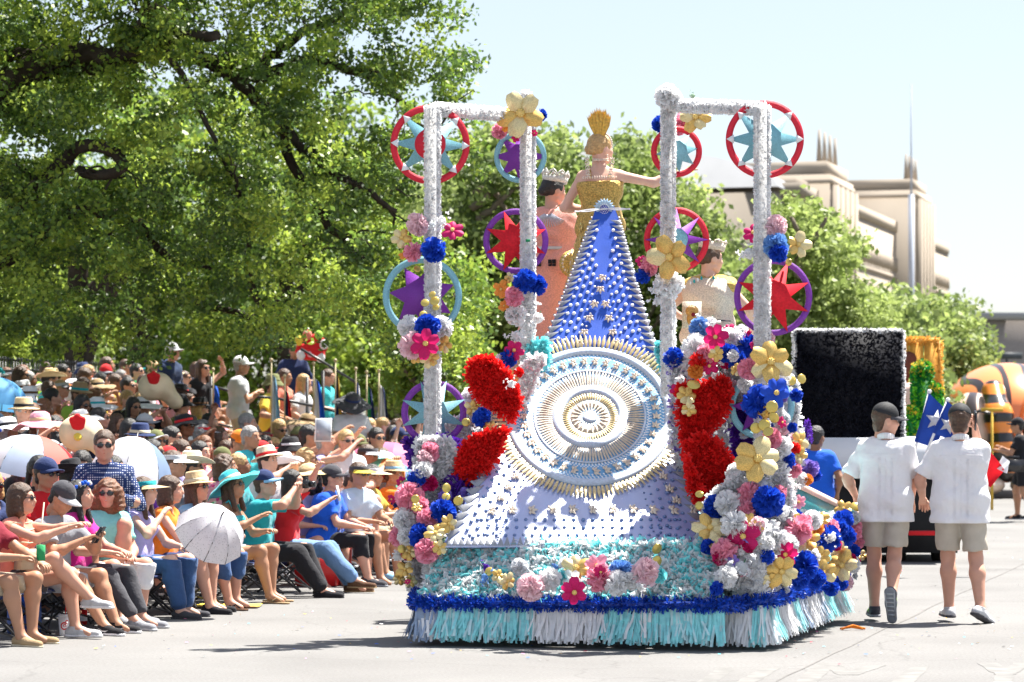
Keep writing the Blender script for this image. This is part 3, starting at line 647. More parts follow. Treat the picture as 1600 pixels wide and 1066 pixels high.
star_wheel(672, 226, 62, ZL1+.10, 'red', 'sky', .14, ('red', .39), 8, R(-2), .34, 1.0, True)
star_wheel(813, 245, 41, ZL2+.10, 'sky', 'purple', .18, None, 8, R(0), .42, .95, blunt=.10)
star_wheel(806, 377, 51, ZL2+.10, 'purple', 'fire', .16, None, 8, R(22), .38, .98)
star_wheel(660, 463, 62, ZL1+.10, 'sky', 'purple', .14, None, 7, R(20), .40, .84)
star_wheel(678, 645, 51, ZL1+.10, 'purple', 'sky', .17, None, 8, R(-22), .36, 1.05, False)
star_wheel(1057, 237, 40, ZR2+.10, 'red', 'sky', .20, None, 8, R(8), .36, .82)
star_wheel(1057, 375, 51, ZR2+.10, 'red', 'purple', .16, ('sky', .34), 8, R(0), .3, .98)
star_wheel(1195, 218, 61, ZR1+.10, 'red', 'sky', .14, None, 8, R(0), .36, .98, True)
star_wheel(1208, 464, 61, ZR1+.12, 'purple', 'fire', .13, None, 8, R(22), .36, .97)
star_wheel(1190, 635, 52, ZR1+.25, 'sky', 'purple', .17, None, 7, R(25), .38, .95)
# ---- red fringed hearts / wings and backing boards
def board(name, poly, Z, col, n, L=.045, wd=.02, tilt=0, jit=.8, extra=None, dz=0, wts=None):
    pp = [FL(x, y, Z+dz*(y-poly[0][1])/100) for x, y in poly]; k = MB(); k.prism(pp, Vector((0, 1, 0)), .05)
    k2 = k; p = on_poly(pp, n); nn = np.tile(np.array([0., -1, .15]), (n, 1))
    # fringe round the rim too
    cols = [C_[c] for c in (col if isinstance(col, list) else [col])]
    e_p = []; e_n = []; c = sum(pp, Vector())/len(pp)
    for i in range(len(pp)):
        a, b = pp[i], pp[(i+1) % len(pp)]; m = int((b-a).length*260)
        for _ in range(m):
            q = a.lerp(b, random.random()); e_p.append(q); e_n.append((q-c).normalized()+Vector((0, -.4, 0)))
    p = np.concatenate([p, np.array([tuple(q) for q in e_p])]); nn = np.concatenate([nn, np.array([tuple(q) for q in e_n])])
    return fuzzy(name, cols, fl, p, nn, L, wd, jit, core=k, weights=wts)
board('backing_board', [(700, 800), (700, 660), (760, 640), (830, 560), (850, 560), (790, 700), (740, 800)], 22.0, ['white', 'pale_pink'], 1500, .05, .03, wts=[.85, .15])
board('red_wing', [(733, 590), (735, 570), (752, 560), (772, 563), (790, 580), (806, 610), (812, 630), (800, 655), (775, 640), (748, 622)], 21.6, 'red', 1500)
board('red_wing', [(715, 740), (722, 700), (740, 684), (778, 674), (792, 672), (775, 715), (750, 750), (738, 752)], 21.4, 'red', 1300)
board('backing_board', [(1050, 560), (1150, 540), (1160, 700), (1150, 800), (1075, 790), (1052, 700)], 21.7, ['white', 'violet'], 2200, .05, .03, wts=[.85, .15])
board('red_wing', [(1062, 600), (1080, 605), (1100, 600), (1130, 592), (1140, 610), (1135, 640), (1118, 665), (1090, 690), (1070, 700), (1062, 650)], 21.35, 'red', 1700)
board('red_wing', [(1072, 695), (1095, 680), (1120, 690), (1142, 720), (1145, 750), (1130, 775), (1105, 785), (1085, 760), (1072, 725)], 21.2, 'red', 1700)
board('red_wing', [(1074, 715), (1090, 750), (1112, 795), (1095, 790), (1080, 765)], 21.1, 'red', 400)
board('purple_panel', [(1148, 640), (1185, 640), (1190, 700), (1180, 780), (1160, 760), (1148, 700)], 21.5, 'purple', 1200)
board('purple_panel', [(635, 690), (655, 690), (652, 728), (642, 725)], 21.7, 'purple', 260)
# white pedestals at both rear corners
for poly, Z in (([(655, 690), (700, 690), (722, 740), (712, 800), (690, 860), (660, 925), (645, 925), (645, 800)], 21.45), ([(1110, 780), (1160, 740), (1215, 700), (1235, 780), (1222, 935), (1108, 935), (1092, 860)], 20.95), ([(1100, 520), (1160, 520), (1240, 600), (1250, 720), (1200, 720), (1110, 600)], 21.6)):
    board('floral_pedestal', poly, Z, ['white', 'silver'], 2600, .05, .035, wts=[.88, .12])
# rear left turquoise tuft and right one by the train top
board('turquoise_panel', [(826, 545), (852, 530), (856, 560), (830, 600)], 22.3, 'turquoise', 260); board('turquoise_panel', [(1026, 540), (1046, 540), (1046, 570), (1034, 575)], 22.2, 'turquoise', 200)
# teal rail plank running forward on the right side
k = MB(); a, b = FL(1214, 742, 21.3), FL(1345, 806, 24.3); k.bar(a, b, .03, .05); rl = k.build('rail_plank', mat('peach_trim', (.75, .5, .42), .6), fl)
k = MB(); k.prism([a+Vector((0, 0, -.02)), b+Vector((0, 0, -.02)), b+Vector((0, 0, -.16)), a+Vector((0, 0, -.24))], Vector((-1, 0, 0)), .03); k.build('rail_panel', mat('teal_glitter', (.02, .24, .26), .4, .6, .4, 60), fl)
FLW = '''
p pale_pink 652 350 18 21.5;g gold 627 372 17 21.5;p pink 645 394 15 21.45;p blue 677 390 19 21.4;m magenta 707 360 19 21.5;b white 690 345 14 21.4;g orange 634 398 11 21.5;b silver 676 352 10 21.3
s gold 664 473 7 21.4;s gold 679 470 8 21.4;s gold 662 492 7 21.4;s gold 675 460 6 21.4;s gold 681 480 6 21.4;s gold 652 420 6 21.5
p white 641 512 19 21.45;p blue 668 510 19 21.35;p white 692 510 17 21.45;m magenta 665 537 25 21.2;p pale_pink 645 541 21 21.35;g gold 695 538 14 21.4;g gold 672 560 17 21.35;g gold 650 556 13 21.4
g gold 814 178 40 22.1;g orange 795 198 14 22.2;p pink 780 205 12 22.3;p blue 846 180 9 22.4;m magenta 806 215 8 22.3;p white 822 152 12 22.35;m magenta 835 208 6 22.3
p blue 820 440 18 22.1;p blue 841 446 15 22.15;p pink 803 464 15 22.1;g orange 783 452 14 22.2;g gold 797 434 9 22.2;p white 806 492 17 22.15;b white 840 497 18 22.2;g orange 788 478 10 22.2
b white 808 525 18 22.1;m magenta 803 548 17 22.0;p blue 794 560 14 22.0;g gold 800 590 13 21.9;p white 782 562 9 22;p red 810 582 8 21.9;b white 799 600 12 21.5
p blue 752 653 15 21.5;g gold 738 638 14 21.6;g gold 766 668 11 21.5;p white 735 618 13 21.8;b white 748 675 16 21.6;s gold 728 660 7 21.6
p pink 672 706 16 21.4;p pale_pink 664 718 14 21.35;p purple 648 712 14 21.5;p purple 706 708 26 21.6;p purple 716 762 27 21.45;p violet 727 775 13 21.3;b purple 692 684 14 21.5
p white 660 735 15 21.3;p blue 651 749 14 21.3;p pink 640 776 22 21.25;p pink 655 790 14 21.2;m magenta 657 764 11 21.3;g gold 651 793 9 21.1;s gold 649 780 7 21.1;p white 632 812 18 21.2;p pink 624 838 16 21.25;p white 636 838 15 21.15;g gold 640 862 14 21.2
p pink 668 812 17 21.1;p blue 692 802 21 21.1;p blue 660 838 20 21.05;g pale_gold 680 833 18 20.95;g gold 701 818 15 20.95;p pink 667 861 19 20.95;g pale_gold 687 856 13 20.9;s gold 698 763 8 21.1;s gold 697 776 7 21.1;s gold 716 783 8 21.0
g gold 633 890 15 21.15;g pale_gold 624 905 11 21.2;g gold 642 908 12 21.1;m magenta 637 909 5 21.0;b white 620 870 14 21.2;m magenta 612 780 8 21.3;b navy 618 790 8 21.3;s gold 628 858 7 21.1
p white 1044 152 20 22.0;g gold 1087 184 26 22.1;p pink 1066 190 13 22.3;p blue 1029 194 12 22.2;b mint 1082 150 8 22.3;p pink 1060 203 9 22.4
g pale_gold 1047 402 35 21.85;p pink 1013 416 15 22.0;p blue 1004 431 12 22.0;m magenta 1002 408 9 22.0;p white 1045 443 22 21.95;b white 1027 452 18 22.0;b white 1028 470 14 22
p blue 1053 560 16 21.7;p white 1072 578 18 21.7;g gold 1075 547 13 21.8;b white 1062 600 18 21.6;g gold 1073 618 16 21.3;s gold 1084 600 11 21.2;m magenta 1058 610 12 21.4;p orange 1087 580 12 21.3;p red 1090 565 14 21.3;m magenta 1108 572 15 21.3;g gold 1076 640 12 21.2
m magenta 1177 364 18 21.3;p pale_pink 1213 354 17 21.1;p sky 1212 384 19 21.05;p blue 1216 396 14 21.0;g pale_gold 1247 383 21 21.1;b white 1170 396 18 21.1;b white 1200 345 9 21.1;s gold 1232 410 6 21.2
p sky 1092 512 16 21.5;m magenta 1118 526 20 21.2;p white 1085 541 19 21.4;p pink 1102 553 15 21.3;p white 1143 529 17 21.4;m magenta 1140 514 10 21.45;b white 1108 505 20 21.5;p white 1160 520 12 21.5;p blue 1137 552 15 21.3;p blue 1152 562 14 21.3;p blue 1168 541 18 21.4
g gold 1119 553 12 21.2;p white 1145 556 9 21.2;g gold 1204 566 34 20.9;p pink 1170 576 17 21.1;m magenta 1181 538 11 21.2;p pale_pink 1200 530 11 21.2;b white 1225 590 20 21.0;s white 1236 594 9 21.0;s white 1253 592 8 21.0;g gold 1152 578 12 21.2;b white 1120 590 22 21.4
m blue 1212 614 25 20.8;p blue 1185 628 25 20.9;s gold 1206 636 10 20.7;s gold 1209 653 9 20.7;s gold 1194 664 10 20.75;s gold 1181 669 9 20.8;s gold 1200 674 9 20.7;b gold 1196 648 14 20.8;p white 1165 600 13 21.3;b magenta 1170 520 8 21.3
d purple 1261 690 15 21.8;g pale_gold 1184 718 37 20.75;p pink 1205 686 16 20.9;p white 1222 697 16 20.95;m magenta 1222 660 10 20.9;g gold 1250 690 19 21.2;p blue 1229 720 14 21.0;p pink 1240 733 13 21.1;g gold 1248 712 14 21.1;p violet 1265 732 14 21.6;p blue 1274 742 10 21.9;p orange 1261 750 9 21.3;p white 1250 750 12 21.3;p blue 1238 668 8 21.2;p red 1242 700 9 21.1;d violet 1270 745 10 22
p pink 1171 772 19 20.8;p blue 1201 784 24 20.7;p blue 1185 800 14 20.75;p pink 1167 798 16 20.75;p white 1138 787 21 20.8;p white 1147 819 21 20.7;p blue 1118 792 18 20.9;g pale_gold 1109 826 28 20.7;m magenta 1162 838 27 20.55;p pink 1132 863 21 20.6;g gold 1182 825 13 20.6;g gold 1172 812 11 20.6;p blue 1108 855 13 20.8;b silver 1158 888 24 20.6;s gold 1092 790 7 20.8;s gold 1093 772 7 20.9;g pale_gold 1120 850 12 20.6
p white 1134 903 18 20.42;p blue 1120 920 11 20.4;b silver 1140 884 16 20.5;p white 1150 740 16 21.1;b white 1170 752 14 20.9;b silver 1190 755 16 20.8;p pink 1218 770 12 20.9;m pink 1234 778 13 21.1;m magenta 1226 760 11 21.1;m pink 1248 785 12 21.4;b white 1240 760 13 21.2;b white 1225 800 18 20.7
p white 1213 848 22 20.65;m magenta 1228 866 20 20.6;g gold 1222 893 26 20.5;g gold 1205 908 14 20.5;p pink 1246 829 22 20.9;p pink 1256 815 12 21.1;g gold 1262 845 20 21.1;g pale_gold 1240 810 13 21;p blue 1258 884 23 20.9;p blue 1250 905 16 20.8;p white 1236 850 14 20.8;b white 1205 878 20 20.6
p blue 1243 806 11 21.3;p white 1270 812 15 21.6;g gold 1284 812 14 21.9;p blue 1294 842 20 22.0;p blue 1310 825 15 22.5;p pink 1297 826 14 22.2;b white 1300 840 13 21.9;g gold 1283 870 16 21.6;g gold 1286 895 22 21.4;p blue 1275 905 15 21.3;p blue 1318 812 15 22.9;p pink 1333 824 15 23.3;p blue 1321 838 16 22.7;g gold 1316 884 26 22.2;g pale_gold 1312 862 16 22.3;p blue 1334 862 11 23.2;m magenta 1336 876 9 23.3;p blue 1298 918 13 21.8;p blue 1313 910 12 22.3;g gold 1345 868 10 23.5;b silver 1336 900 9 23.2;p pink 1340 846 11 23.4;p magenta 1306 852 9 22.2;p turquoise 1328 805 9 23.2;s white 1336 792 9 23.5;g gold 1318 795 14 23;p turquoise 1290 872 8 21.7;p orange 1276 826 11 21.8;p white 1268 868 13 21.3
b purple 760 888 12 20.7;g gold 778 900 12 20.55;g gold 793 908 14 20.45;s gold 763 893 8 20.6;b sky 757 902 12 20.6;p silver 812 885 13 20.6;p pale_pink 829 917 21 20.35;p white 858 906 18 20.4;b white 880 880 17 20.6;g pale_gold 900 888 25 20.5;b sky 868 886 9 20.6;g white 895 905 17 20.4;m magenta 897 925 23 20.2;m pink 932 884 20 20.4;p pink 936 904 20 20.35;m magenta 938 894 12 20.3;p sky 970 893 18 20.4;p white 965 912 19 20.3;p white 985 908 14 20.3;p pale_pink 1007 895 22 20.3;s gold 1027 877 9 20.5;s pale_gold 1027 858 9 20.6;b white 1000 918 12 20.2;p turquoise 880 903 12 20.45;p turquoise 1030 900 12 20.4
'''
for it in FLW.replace('\n', ';').split(';'):
    if it.strip():
        t, c, x, y, r, z = it.split(); flower(t, c, float(x), float(y), float(r), float(z))
# small filler blossoms packed between the larger ones
fills = [((1115, 560, 1245, 780), 60, 21.5, 21.2), ((1215, 800, 1340, 915), 55, 21.2, 23.2), ((625, 740, 700, 880), 26, 21.4, 21.2), ((1100, 760, 1215, 900), 26, 21.0, 20.8)]
for (x0, y0, x1, y1), n, za, zb in fills:
    for i in range(n):
        x = FR.uniform(x0, x1); y = FR.uniform(y0, y1)
        if x0 == 1115 and y > 560+(x-1115)*.0+200: continue
        z = za+(zb-za)*(x-x0)/(x1-x0)+.06
        flower(FR.choice('ppbppg'), FR.choice(['white', 'white', 'pink', 'pale_pink', 'blue', 'blue', 'gold', 'violet', 'magenta', 'mint', 'silver']), x, y, FR.uniform(7, 13), z)
# small green price-tag clip on post two
k = MB(); k.box(FL(825, 376, ZL2-.1), (.035, .01, .022)); k.build('tape_mark', mat('green_tape', (.01, .25, .1), .5), fl)
# ================================================================ PEOPLE: bodies from a distance field, meshed by surface nets
def snet(f, lo, h):
    ins = f < 0; s = ins[:-1, :-1, :-1].astype(np.int8)*0
    for a in (0, 1):
        for b in (0, 1):
            for c in (0, 1): s = s+ins[a:ins.shape[0]-1+a, b:ins.shape[1]-1+b, c:ins.shape[2]-1+c]
    m = (s > 0) & (s < 8); I = np.argwhere(m); n = len(I); idx = -np.ones(m.shape, dtype=np.int64); idx[tuple(I.T)] = np.arange(n)
    acc = np.zeros((n, 3)); cnt = np.zeros(n)
    cs = [(a, b, c) for a in (0, 1) for b in (0, 1) for c in (0, 1)]
    V = {c: f[I[:, 0]+c[0], I[:, 1]+c[1], I[:, 2]+c[2]] for c in cs}
    for a in cs:
        for ax in range(3):
            if a[ax]: continue
            b = list(a); b[ax] = 1; b = tuple(b); va, vb = V[a], V[b]; x = (va < 0) != (vb < 0)
            t = np.where(x, va/np.where(x, va-vb, 1), 0); p = np.tile(np.array(a, float), (n, 1)); p[:, ax] = t
            acc[x] += p[x]; cnt[x] += 1
    verts = (I+acc/cnt[:, None])*h+lo; F_ = []
    for ax in range(3):
        o = [0, 0, 0]; o[ax] = 1; u, v = (ax+1) % 3, (ax+2) % 3
        A = ins[:-1, :-1, :-1]; B = ins[o[0]:ins.shape[0]-1+o[0], o[1]:ins.shape[1]-1+o[1], o[2]:ins.shape[2]-1+o[2]]
        E = np.argwhere(A != B); E = E[(E[:, u] > 0) & (E[:, v] > 0)]
        if not len(E): continue
        def g(du, dv):
            e = E.copy(); e[:, u] -= du; e[:, v] -= dv; return idx[tuple(e.T)]
        q = np.stack([g(0, 0), g(1, 0), g(1, 1), g(0, 1)], 1); fl_ = A[tuple(E.T)]; q[~fl_] = q[~fl_][:, ::-1]; F_.append(q[:, ::1])
    q = np.concatenate(F_); q = q[(q >= 0).all(1)]
    return verts, q
class Field:
    def __init__(s, h=.016, k=.03): s.h = h; s.k = k; s.pr = []; s.cut = []
    def cap(s, a, b, ra, rb=None, capa=False, capb=False, sq=None): s.pr.append(('c', Vector(a), Vector(b), ra, ra if rb is None else rb, capa, capb)); return s
    def ell(s, c, r, M=None): s.pr.append(('e', Vector(c), Vector(r), M)); return s
    def sub(s, c, r): s.cut.append(('s', Vector(c), Vector(r))); return s
    def plane(s, p, n): s.cut.append(('p', Vector(p), Vector(n).normalized())); return s     # removes the side n points to
    def run(s, wob=0, wf=30, seed=0):
        lo = np.array([1e9]*3); hi = -lo
        for p in s.pr:
            if p[0] == 'c':
                r = max(p[3], p[4])
                for q in (p[1], p[2]): lo = np.minimum(lo, np.array(q)-r); hi = np.maximum(hi, np.array(q)+r)
            else: r = max(p[2]); lo = np.minimum(lo, np.array(p[1])-r); hi = np.maximum(hi, np.array(p[1])+r)
        h = s.h; lo = lo-3*h; dims = np.ceil((hi-lo)/h).astype(int)+4
        ax = [lo[i]+np.arange(dims[i])*h for i in range(3)]; f = np.full(tuple(dims), .5); k = s.k
        for p in s.pr:
            if p[0] == 'c': a, b = np.array(p[1]), np.array(p[2]); r = max(p[3], p[4]); l_, h_ = np.minimum(a, b)-r, np.maximum(a, b)+r
            else: l_, h_ = np.array(p[1])-max(p[2]), np.array(p[1])+max(p[2])
            i0 = np.maximum(0, ((l_-lo-.08)/h).astype(int)); i1 = np.minimum(dims, ((h_-lo+.08)/h).astype(int)+2)
            sl = tuple(slice(i0[i], i1[i]) for i in range(3)); X, Y, Z = np.meshgrid(*[ax[i][sl[i]] for i in range(3)], indexing='ij', sparse=True)
            if p[0] == 'c':
                d = b-a; L2 = max(1e-9, d@d); t = np.clip(((X-a[0])*d[0]+(Y-a[1])*d[1]+(Z-a[2])*d[2])/L2, 0, 1)
                D = np.sqrt((X-a[0]-t*d[0])**2+(Y-a[1]-t*d[1])**2+(Z-a[2]-t*d[2])**2)-(p[3]+(p[4]-p[3])*t)
                L = L2**.5; tt = ((X-a[0])*d[0]+(Y-a[1])*d[1]+(Z-a[2])*d[2])/L
                if p[6]: D = np.maximum(D, tt-L)
                if p[5]: D = np.maximum(D, -tt)
            else:
                c, r, M = p[1:]
                x, y, z = X-c[0], Y-c[1], Z-c[2]
                if M is not None:
                    A = np.array(M.to_3x3().transposed()); x, y, z = A[0, 0]*x+A[0, 1]*y+A[0, 2]*z, A[1, 0]*x+A[1, 1]*y+A[1, 2]*z, A[2, 0]*x+A[2, 1]*y+A[2, 2]*z
                q = np.sqrt((x/r[0])**2+(y/r[1])**2+(z/r[2])**2); D = (q-1)*min(r)*(.6+.4*1)
            g = f[sl]; hh = np.maximum(k-np.abs(g-D), 0)/k; f[sl] = np.minimum(g, D)-hh*hh*k*.25
        X, Y, Z = np.meshgrid(*ax, indexing='ij', sparse=True)
        if wob: f = f+wob*(np.sin(X*wf+seed+2*np.sin(Z*wf*.5+seed))*np.sin(Y*wf*.9+Z*wf*.6+seed*2)+.6*np.sin(Z*wf*1.7+X*wf*.8+1.5*np.sin(Y*wf*.7)))
        for c in s.cut:
            if c[0] == 'p': f = np.maximum(f, (X-c[1][0])*c[2][0]+(Y-c[1][1])*c[2][1]+(Z-c[1][2])*c[2][2])
            else:
                r = c[2]; f = np.maximum(f, -(np.sqrt(((X-c[1][0])/r[0])**2+((Y-c[1][1])/r[1])**2+((Z-c[1][2])/r[2])**2)-1)*min(r))
        return snet(f, lo, h)
def addnet(k, vf, mi=0, M=None):
    v, q = vf
    if M is not None: A = np.array(M); v = v@A[:3, :3].T+A[:3, 3]
    k.add(v.tolist(), q.tolist(), mi)
SKIN = [mat('skin_fair', (.66, .40, .30), .5, .35, .07, 9), mat('skin_rosy', (.58, .31, .22), .5, .35, .07, 9), mat('skin_tan', (.42, .22, .135), .5, .35, .08, 9), mat('skin_brown', (.24, .115, .065), .5, .35, .08, 9)]
LIP = mat('lips', (.42, .09, .08), .45); EYEW = mat('eye_white', (.6, .58, .55), .3); IRIS = mat('iris', (.02, .013, .01), .2); TEETH = mat('teeth', (.75, .72, .66), .3); BROW = mat('eyebrow', (.045, .028, .018), .8)
# ---- head: local frame, face looks along +Y, centre of the head at the origin
def head_net(h=.0085, fem=False):
    F_ = Field(h, .022)
    F_.ell((0, -.012, .032), (.074, .094, .088)); F_.ell((0, .018, -.03), (.061 if fem else .065, .072, .080)); F_.cap((0, .060, -.088), (0, .05, -.085), .021 if fem else .026)
    F_.cap((-.03, .062, .028), (.03, .062, .028), .022); F_.cap((0, .084, .012), (0, .102, -.022), .009, .0135); F_.ell((0, .083, -.052), (.024, .014, .014))
    for s in (-1, 1):
        F_.ell((s*.036, .058, -.022), (.026, .026, .024)); F_.ell((s*.075, -.008, -.004), (.010, .018, .030)); F_.cap((s*.05, .0, -.07), (s*.02, .045, -.09), .018, .018)
    F_.cap((0, -.02, -.03), (0, -.03, -.13), .052, .053)
    for s in (-1, 1): F_.sub((s*.031, .098, .006), (.017, .017, .011))
    F_.sub((0, .105, -.0515), (.020, .010, .0022))
    return F_.run()
HN = {(f, h): head_net(h, f) for f in (0, 1) for h in (.0085,)}
HNF = {}
def head_fine(fem):
    if fem not in HNF: HNF[fem] = head_net(.006, fem)
    return HNF[fem]
def add_head(k, M, fem=False, smile=False, fine=False):
    addnet(k, head_fine(fem) if fine else HN[(int(fem), .0085)], 0, M)
    for s in (-1, 1):
        k.ball(M @ Vector((s*.031, .0805, .005)), (.0115, .0115, .0085), 8, 6, 2); k.ball(M @ Vector((s*.031, .0885, .005)), .0052, 6, 4, 3); k.tube([M @ Vector((s*x, .0915-.02*(x-.03), .0125-abs(x-.031)*.2)) for x in (.02, .031, .043)], .002, 4, 4)
        k.tube([M @ Vector((s*x, y, z)) for x, y, z in ((.014, .091, .026), (.030, .089, .032), (.048, .074, .028))], [.0035, .004, .002], 5, 4)
    w_ = .024 if smile else .019; up = .007 if smile else 0
    for zz, r in ((-.048, .0045), (-.055, .0055)):
        k.tube([M @ Vector((x, .096-abs(x)*.45, zz+up*(abs(x)/w_)**2)) for x in (-w_, -w_/2, 0, w_/2, w_)], [.0012, r, r, r, .0012], 5, 1)
    if smile: k.tube([M @ Vector((x, .0975-abs(x)*.45, -.051+up*(abs(x)/w_)**2)) for x in (-w_*.8, 0, w_*.8)], [.002, .0042, .002], 5, 5)
HEADM = [SKIN[0], LIP, EYEW, IRIS, BROW, TEETH]
# ---- hand: palm and five fingers as tapered chains; frame: origin wrist, +Y along the hand, +Z back of the hand, thumb towards side*X
def add_hand(k, M, side=1, curl=.5, grip=0, sc=1.0):
    F_ = Field(.0075, .012)
    for i in range(4): x = side*(.028-i*.0185); F_.cap((x*.55, .012, 0), (x, .082-abs(i-1.3)*.004, 0), .0135, .0115)
    F_.cap((0, -.015, 0), (0, .02, 0), .0225, .02); F_.cap((side*.018, .015, -.004), (side*.034, .045, -.008), .014, .011)
    addnet(k, F_.run(), 0, M @ Matrix.Scale(sc, 4))
    Ms = M @ Matrix.Scale(sc, 4)
    for i, L in enumerate((.068, .077, .071, .056)):
        x = side*(.029-i*.019); p = Vector((x, .078-abs(i-1.3)*.004, 0)); a = .15+curl*.5; pts = [p]; d_ang = -a*.6
        for j, f in enumerate((.45, .30, .25)):
            d = Vector((side*(.10-i*.05)*(1-curl), math.cos(d_ang), math.sin(d_ang))); p = p+d*L*f; pts.append(p); d_ang -= curl*1.15+.12
        k.tube([Ms @ q for q in pts], [.0105*sc, .0095*sc, .0085*sc, .006*sc], 6, 0)
    t0 = Vector((side*.026, .03, -.006)); t1 = t0+Vector((side*.026, .026, -.012-.012*curl)); t2 = t1+Vector((side*.008*(1-curl*2), .026, -.016*curl)); t3 = t2+Vector((-side*.01*curl, .018, -.01*curl))
    k.tube([Ms @ q for q in (t0, t1, t2, t3)], [.0135*sc, .0115*sc, .0105*sc, .007*sc], 6, 0)
def ik(S_, T, l1, l2, hint):
    S_, T = Vector(S_), Vector(T); d = T-S_; D = d.length
    if D > (l1+l2)*.985: T = S_+d*((l1+l2)*.985/D); d = T-S_; D = d.length
    a = (l1*l1-l2*l2+D*D)/(2*D); hh = math.sqrt(max(0, l1*l1-a*a)); n = d.normalized(); hv = Vector(hint); hv = (hv-n*hv.dot(n)).normalized()
    return S_+n*a+hv*hh, T
# ---- pose: joints in the person's frame; +Y is forward, +X the person's right
def pose(kind='sit', lean=.05, side=0, hands=((.14, .38, .62), (-.14, .38, .62)), feet=None, hips=.50, sc=1, turn=0, nod=0, tiltx=0, girth=1.0, fem=False, look=None, hint=((.6, -.6, -.5), (-.6, -.6, -.5)), hipy=0, kneehint=None, sway=0):
    J = {}; hz = hips if kind == 'sit' else hips
    pel = Vector((0, hipy, hz+.03)); up = Vector((side, lean, 1)).normalized(); J['pel'] = pel; J['up'] = up
    J['wai'] = pel+up*.15; J['che'] = pel+up*.34; J['nek'] = pel+up*.50; J['hd'] = pel+up*.50+Vector((side*.05, .035+lean*.08, .122))
    sw = .148 if fem else .172; J['side'] = Vector((math.cos(turn*.25), math.sin(turn*.25), 0)); sv = J['side']
    for n, s, hnd, hi in (('R', 1, hands[0], hint[0]), ('L', -1, hands[1], hint[1])):
        J['s'+n] = J['nek']+sv*s*sw+Vector((0, 0, -.092)); J['e'+n], J['w'+n] = ik(J['s'+n], hnd, .285, .25, hi)
        J['h'+n] = pel+Vector((s*.095, .0, -.03))
        ft = (feet or ((.13, .47, .07), (-.13, .47, .07)))[0 if s > 0 else 1]
        kh = kneehint[0 if s > 0 else 1] if kneehint else ((s*.15, .5, 1) if kind == 'sit' else (0, 1, .1))
        J['k'+n], J['a'+n] = ik(J['h'+n], ft, .43, .42, kh)
    J['HM'] = Matrix.Translation(J['hd']) @ Matrix.Rotation(turn, 4, 'Z') @ Matrix.Rotation(nod, 4, 'X') @ Matrix.Rotation(tiltx, 4, 'Y')
    J['g'] = girth; J['fem'] = fem; J['kind'] = kind
    return J
def torso(F_, J, infl=0, lower=True, belly=0, gscale=1.0):
    g = J['g']; sv = J['side']; fem = J['fem']; up = J['up']; fwd = Vector((0, 1, 0))
    def row(c, hw, r, off=0): c = Vector(c)+fwd*off; F_.cap(c-sv*hw*g, c+sv*hw*g, r*g+infl)
    if lower: row(J['pel'], .09, .108 if fem else .10, -.01)
    row(J['wai'], .055 if fem else .075, .092, .0+.03*(g-1)*3); row(J['wai']-up*.07, .075, .10, .02*(g-1)*3); row(J['che']-up*.07, .08, .095)
    row(J['che'], .085 if fem else .10, .098); row(J['nek']-up*.105, .085 if fem else .105, .066, -.005)
    if fem:
        for s in (-1, 1): F_.cap(J['che']+sv*s*.07*g+fwd*.07-up*.02, J['che']+sv*s*.075*g+fwd*.075-up*.03, .055*g+infl)
    for n in 'RL': F_.cap(J['nek']-up*.035+(J['s'+n]-J['nek'])*.15, J['s'+n], .046+infl, .047+infl*.7)
def body_mesh(J, fine=False, curl=(.5, .5), smile=False, feet=True, hands=True):
    F_ = Field(.0135 if fine else .0165, .03); g = J['g']; fem = J['fem']; af = .88 if fem else 1; af *= (.75+.25*g); lf = (1.03 if fem else 1)*(.7+.3*g)
    torso(F_, J, -.006)
    F_.cap(J['nek']-J['up']*.03, J['HM'] @ Vector((0, -.02, -.09)), .054, .05)
    for n in 'RL':
        F_.cap(J['s'+n], J['e'+n], .049*af, .039*af); m = J['e'+n].lerp(J['w'+n], .25); F_.cap(J['e'+n], m, .039*af, .041*af); F_.cap(m, J['w'+n], .041*af, .0255*af)
        F_.cap(J['h'+n], J['k'+n], .082*lf, .054*lf); m = J['k'+n].lerp(J['a'+n], .3)-(Vector((0, .018, 0)) if J['kind'] == 'sit' else Vector((0, .015, 0))); F_.cap(J['k'+n], m, .052*lf, .060*lf); F_.cap(m, J['a'+n], .060*lf, .036)
        if feet: F_.cap(J['a'+n], J['a'+n]+Vector((0, .12, -.045)), .036, .026)
    k = MB(); addnet(k, F_.run()); add_head(k, J['HM'], fem, smile, fine)
    if hands:
        for i, n in enumerate('RL'):
            d = (J['w'+n]-J['e'+n]).normalized(); sd = 1 if n == 'R' else -1
            zz = Vector((0, 0, 1)) if abs(d.z) < .75 else Vector((sd*1.0, -.3, 0)); x = d.cross(zz).normalized(); z = x.cross(d).normalized()
            M = Matrix.Translation(J['w'+n]) @ Matrix((x, d, z)).transposed().to_4x4(); add_hand(k, M, -sd, curl[i], sc=.92 if fem else 1.03)
    return k.mesh('body', HEADM, True)
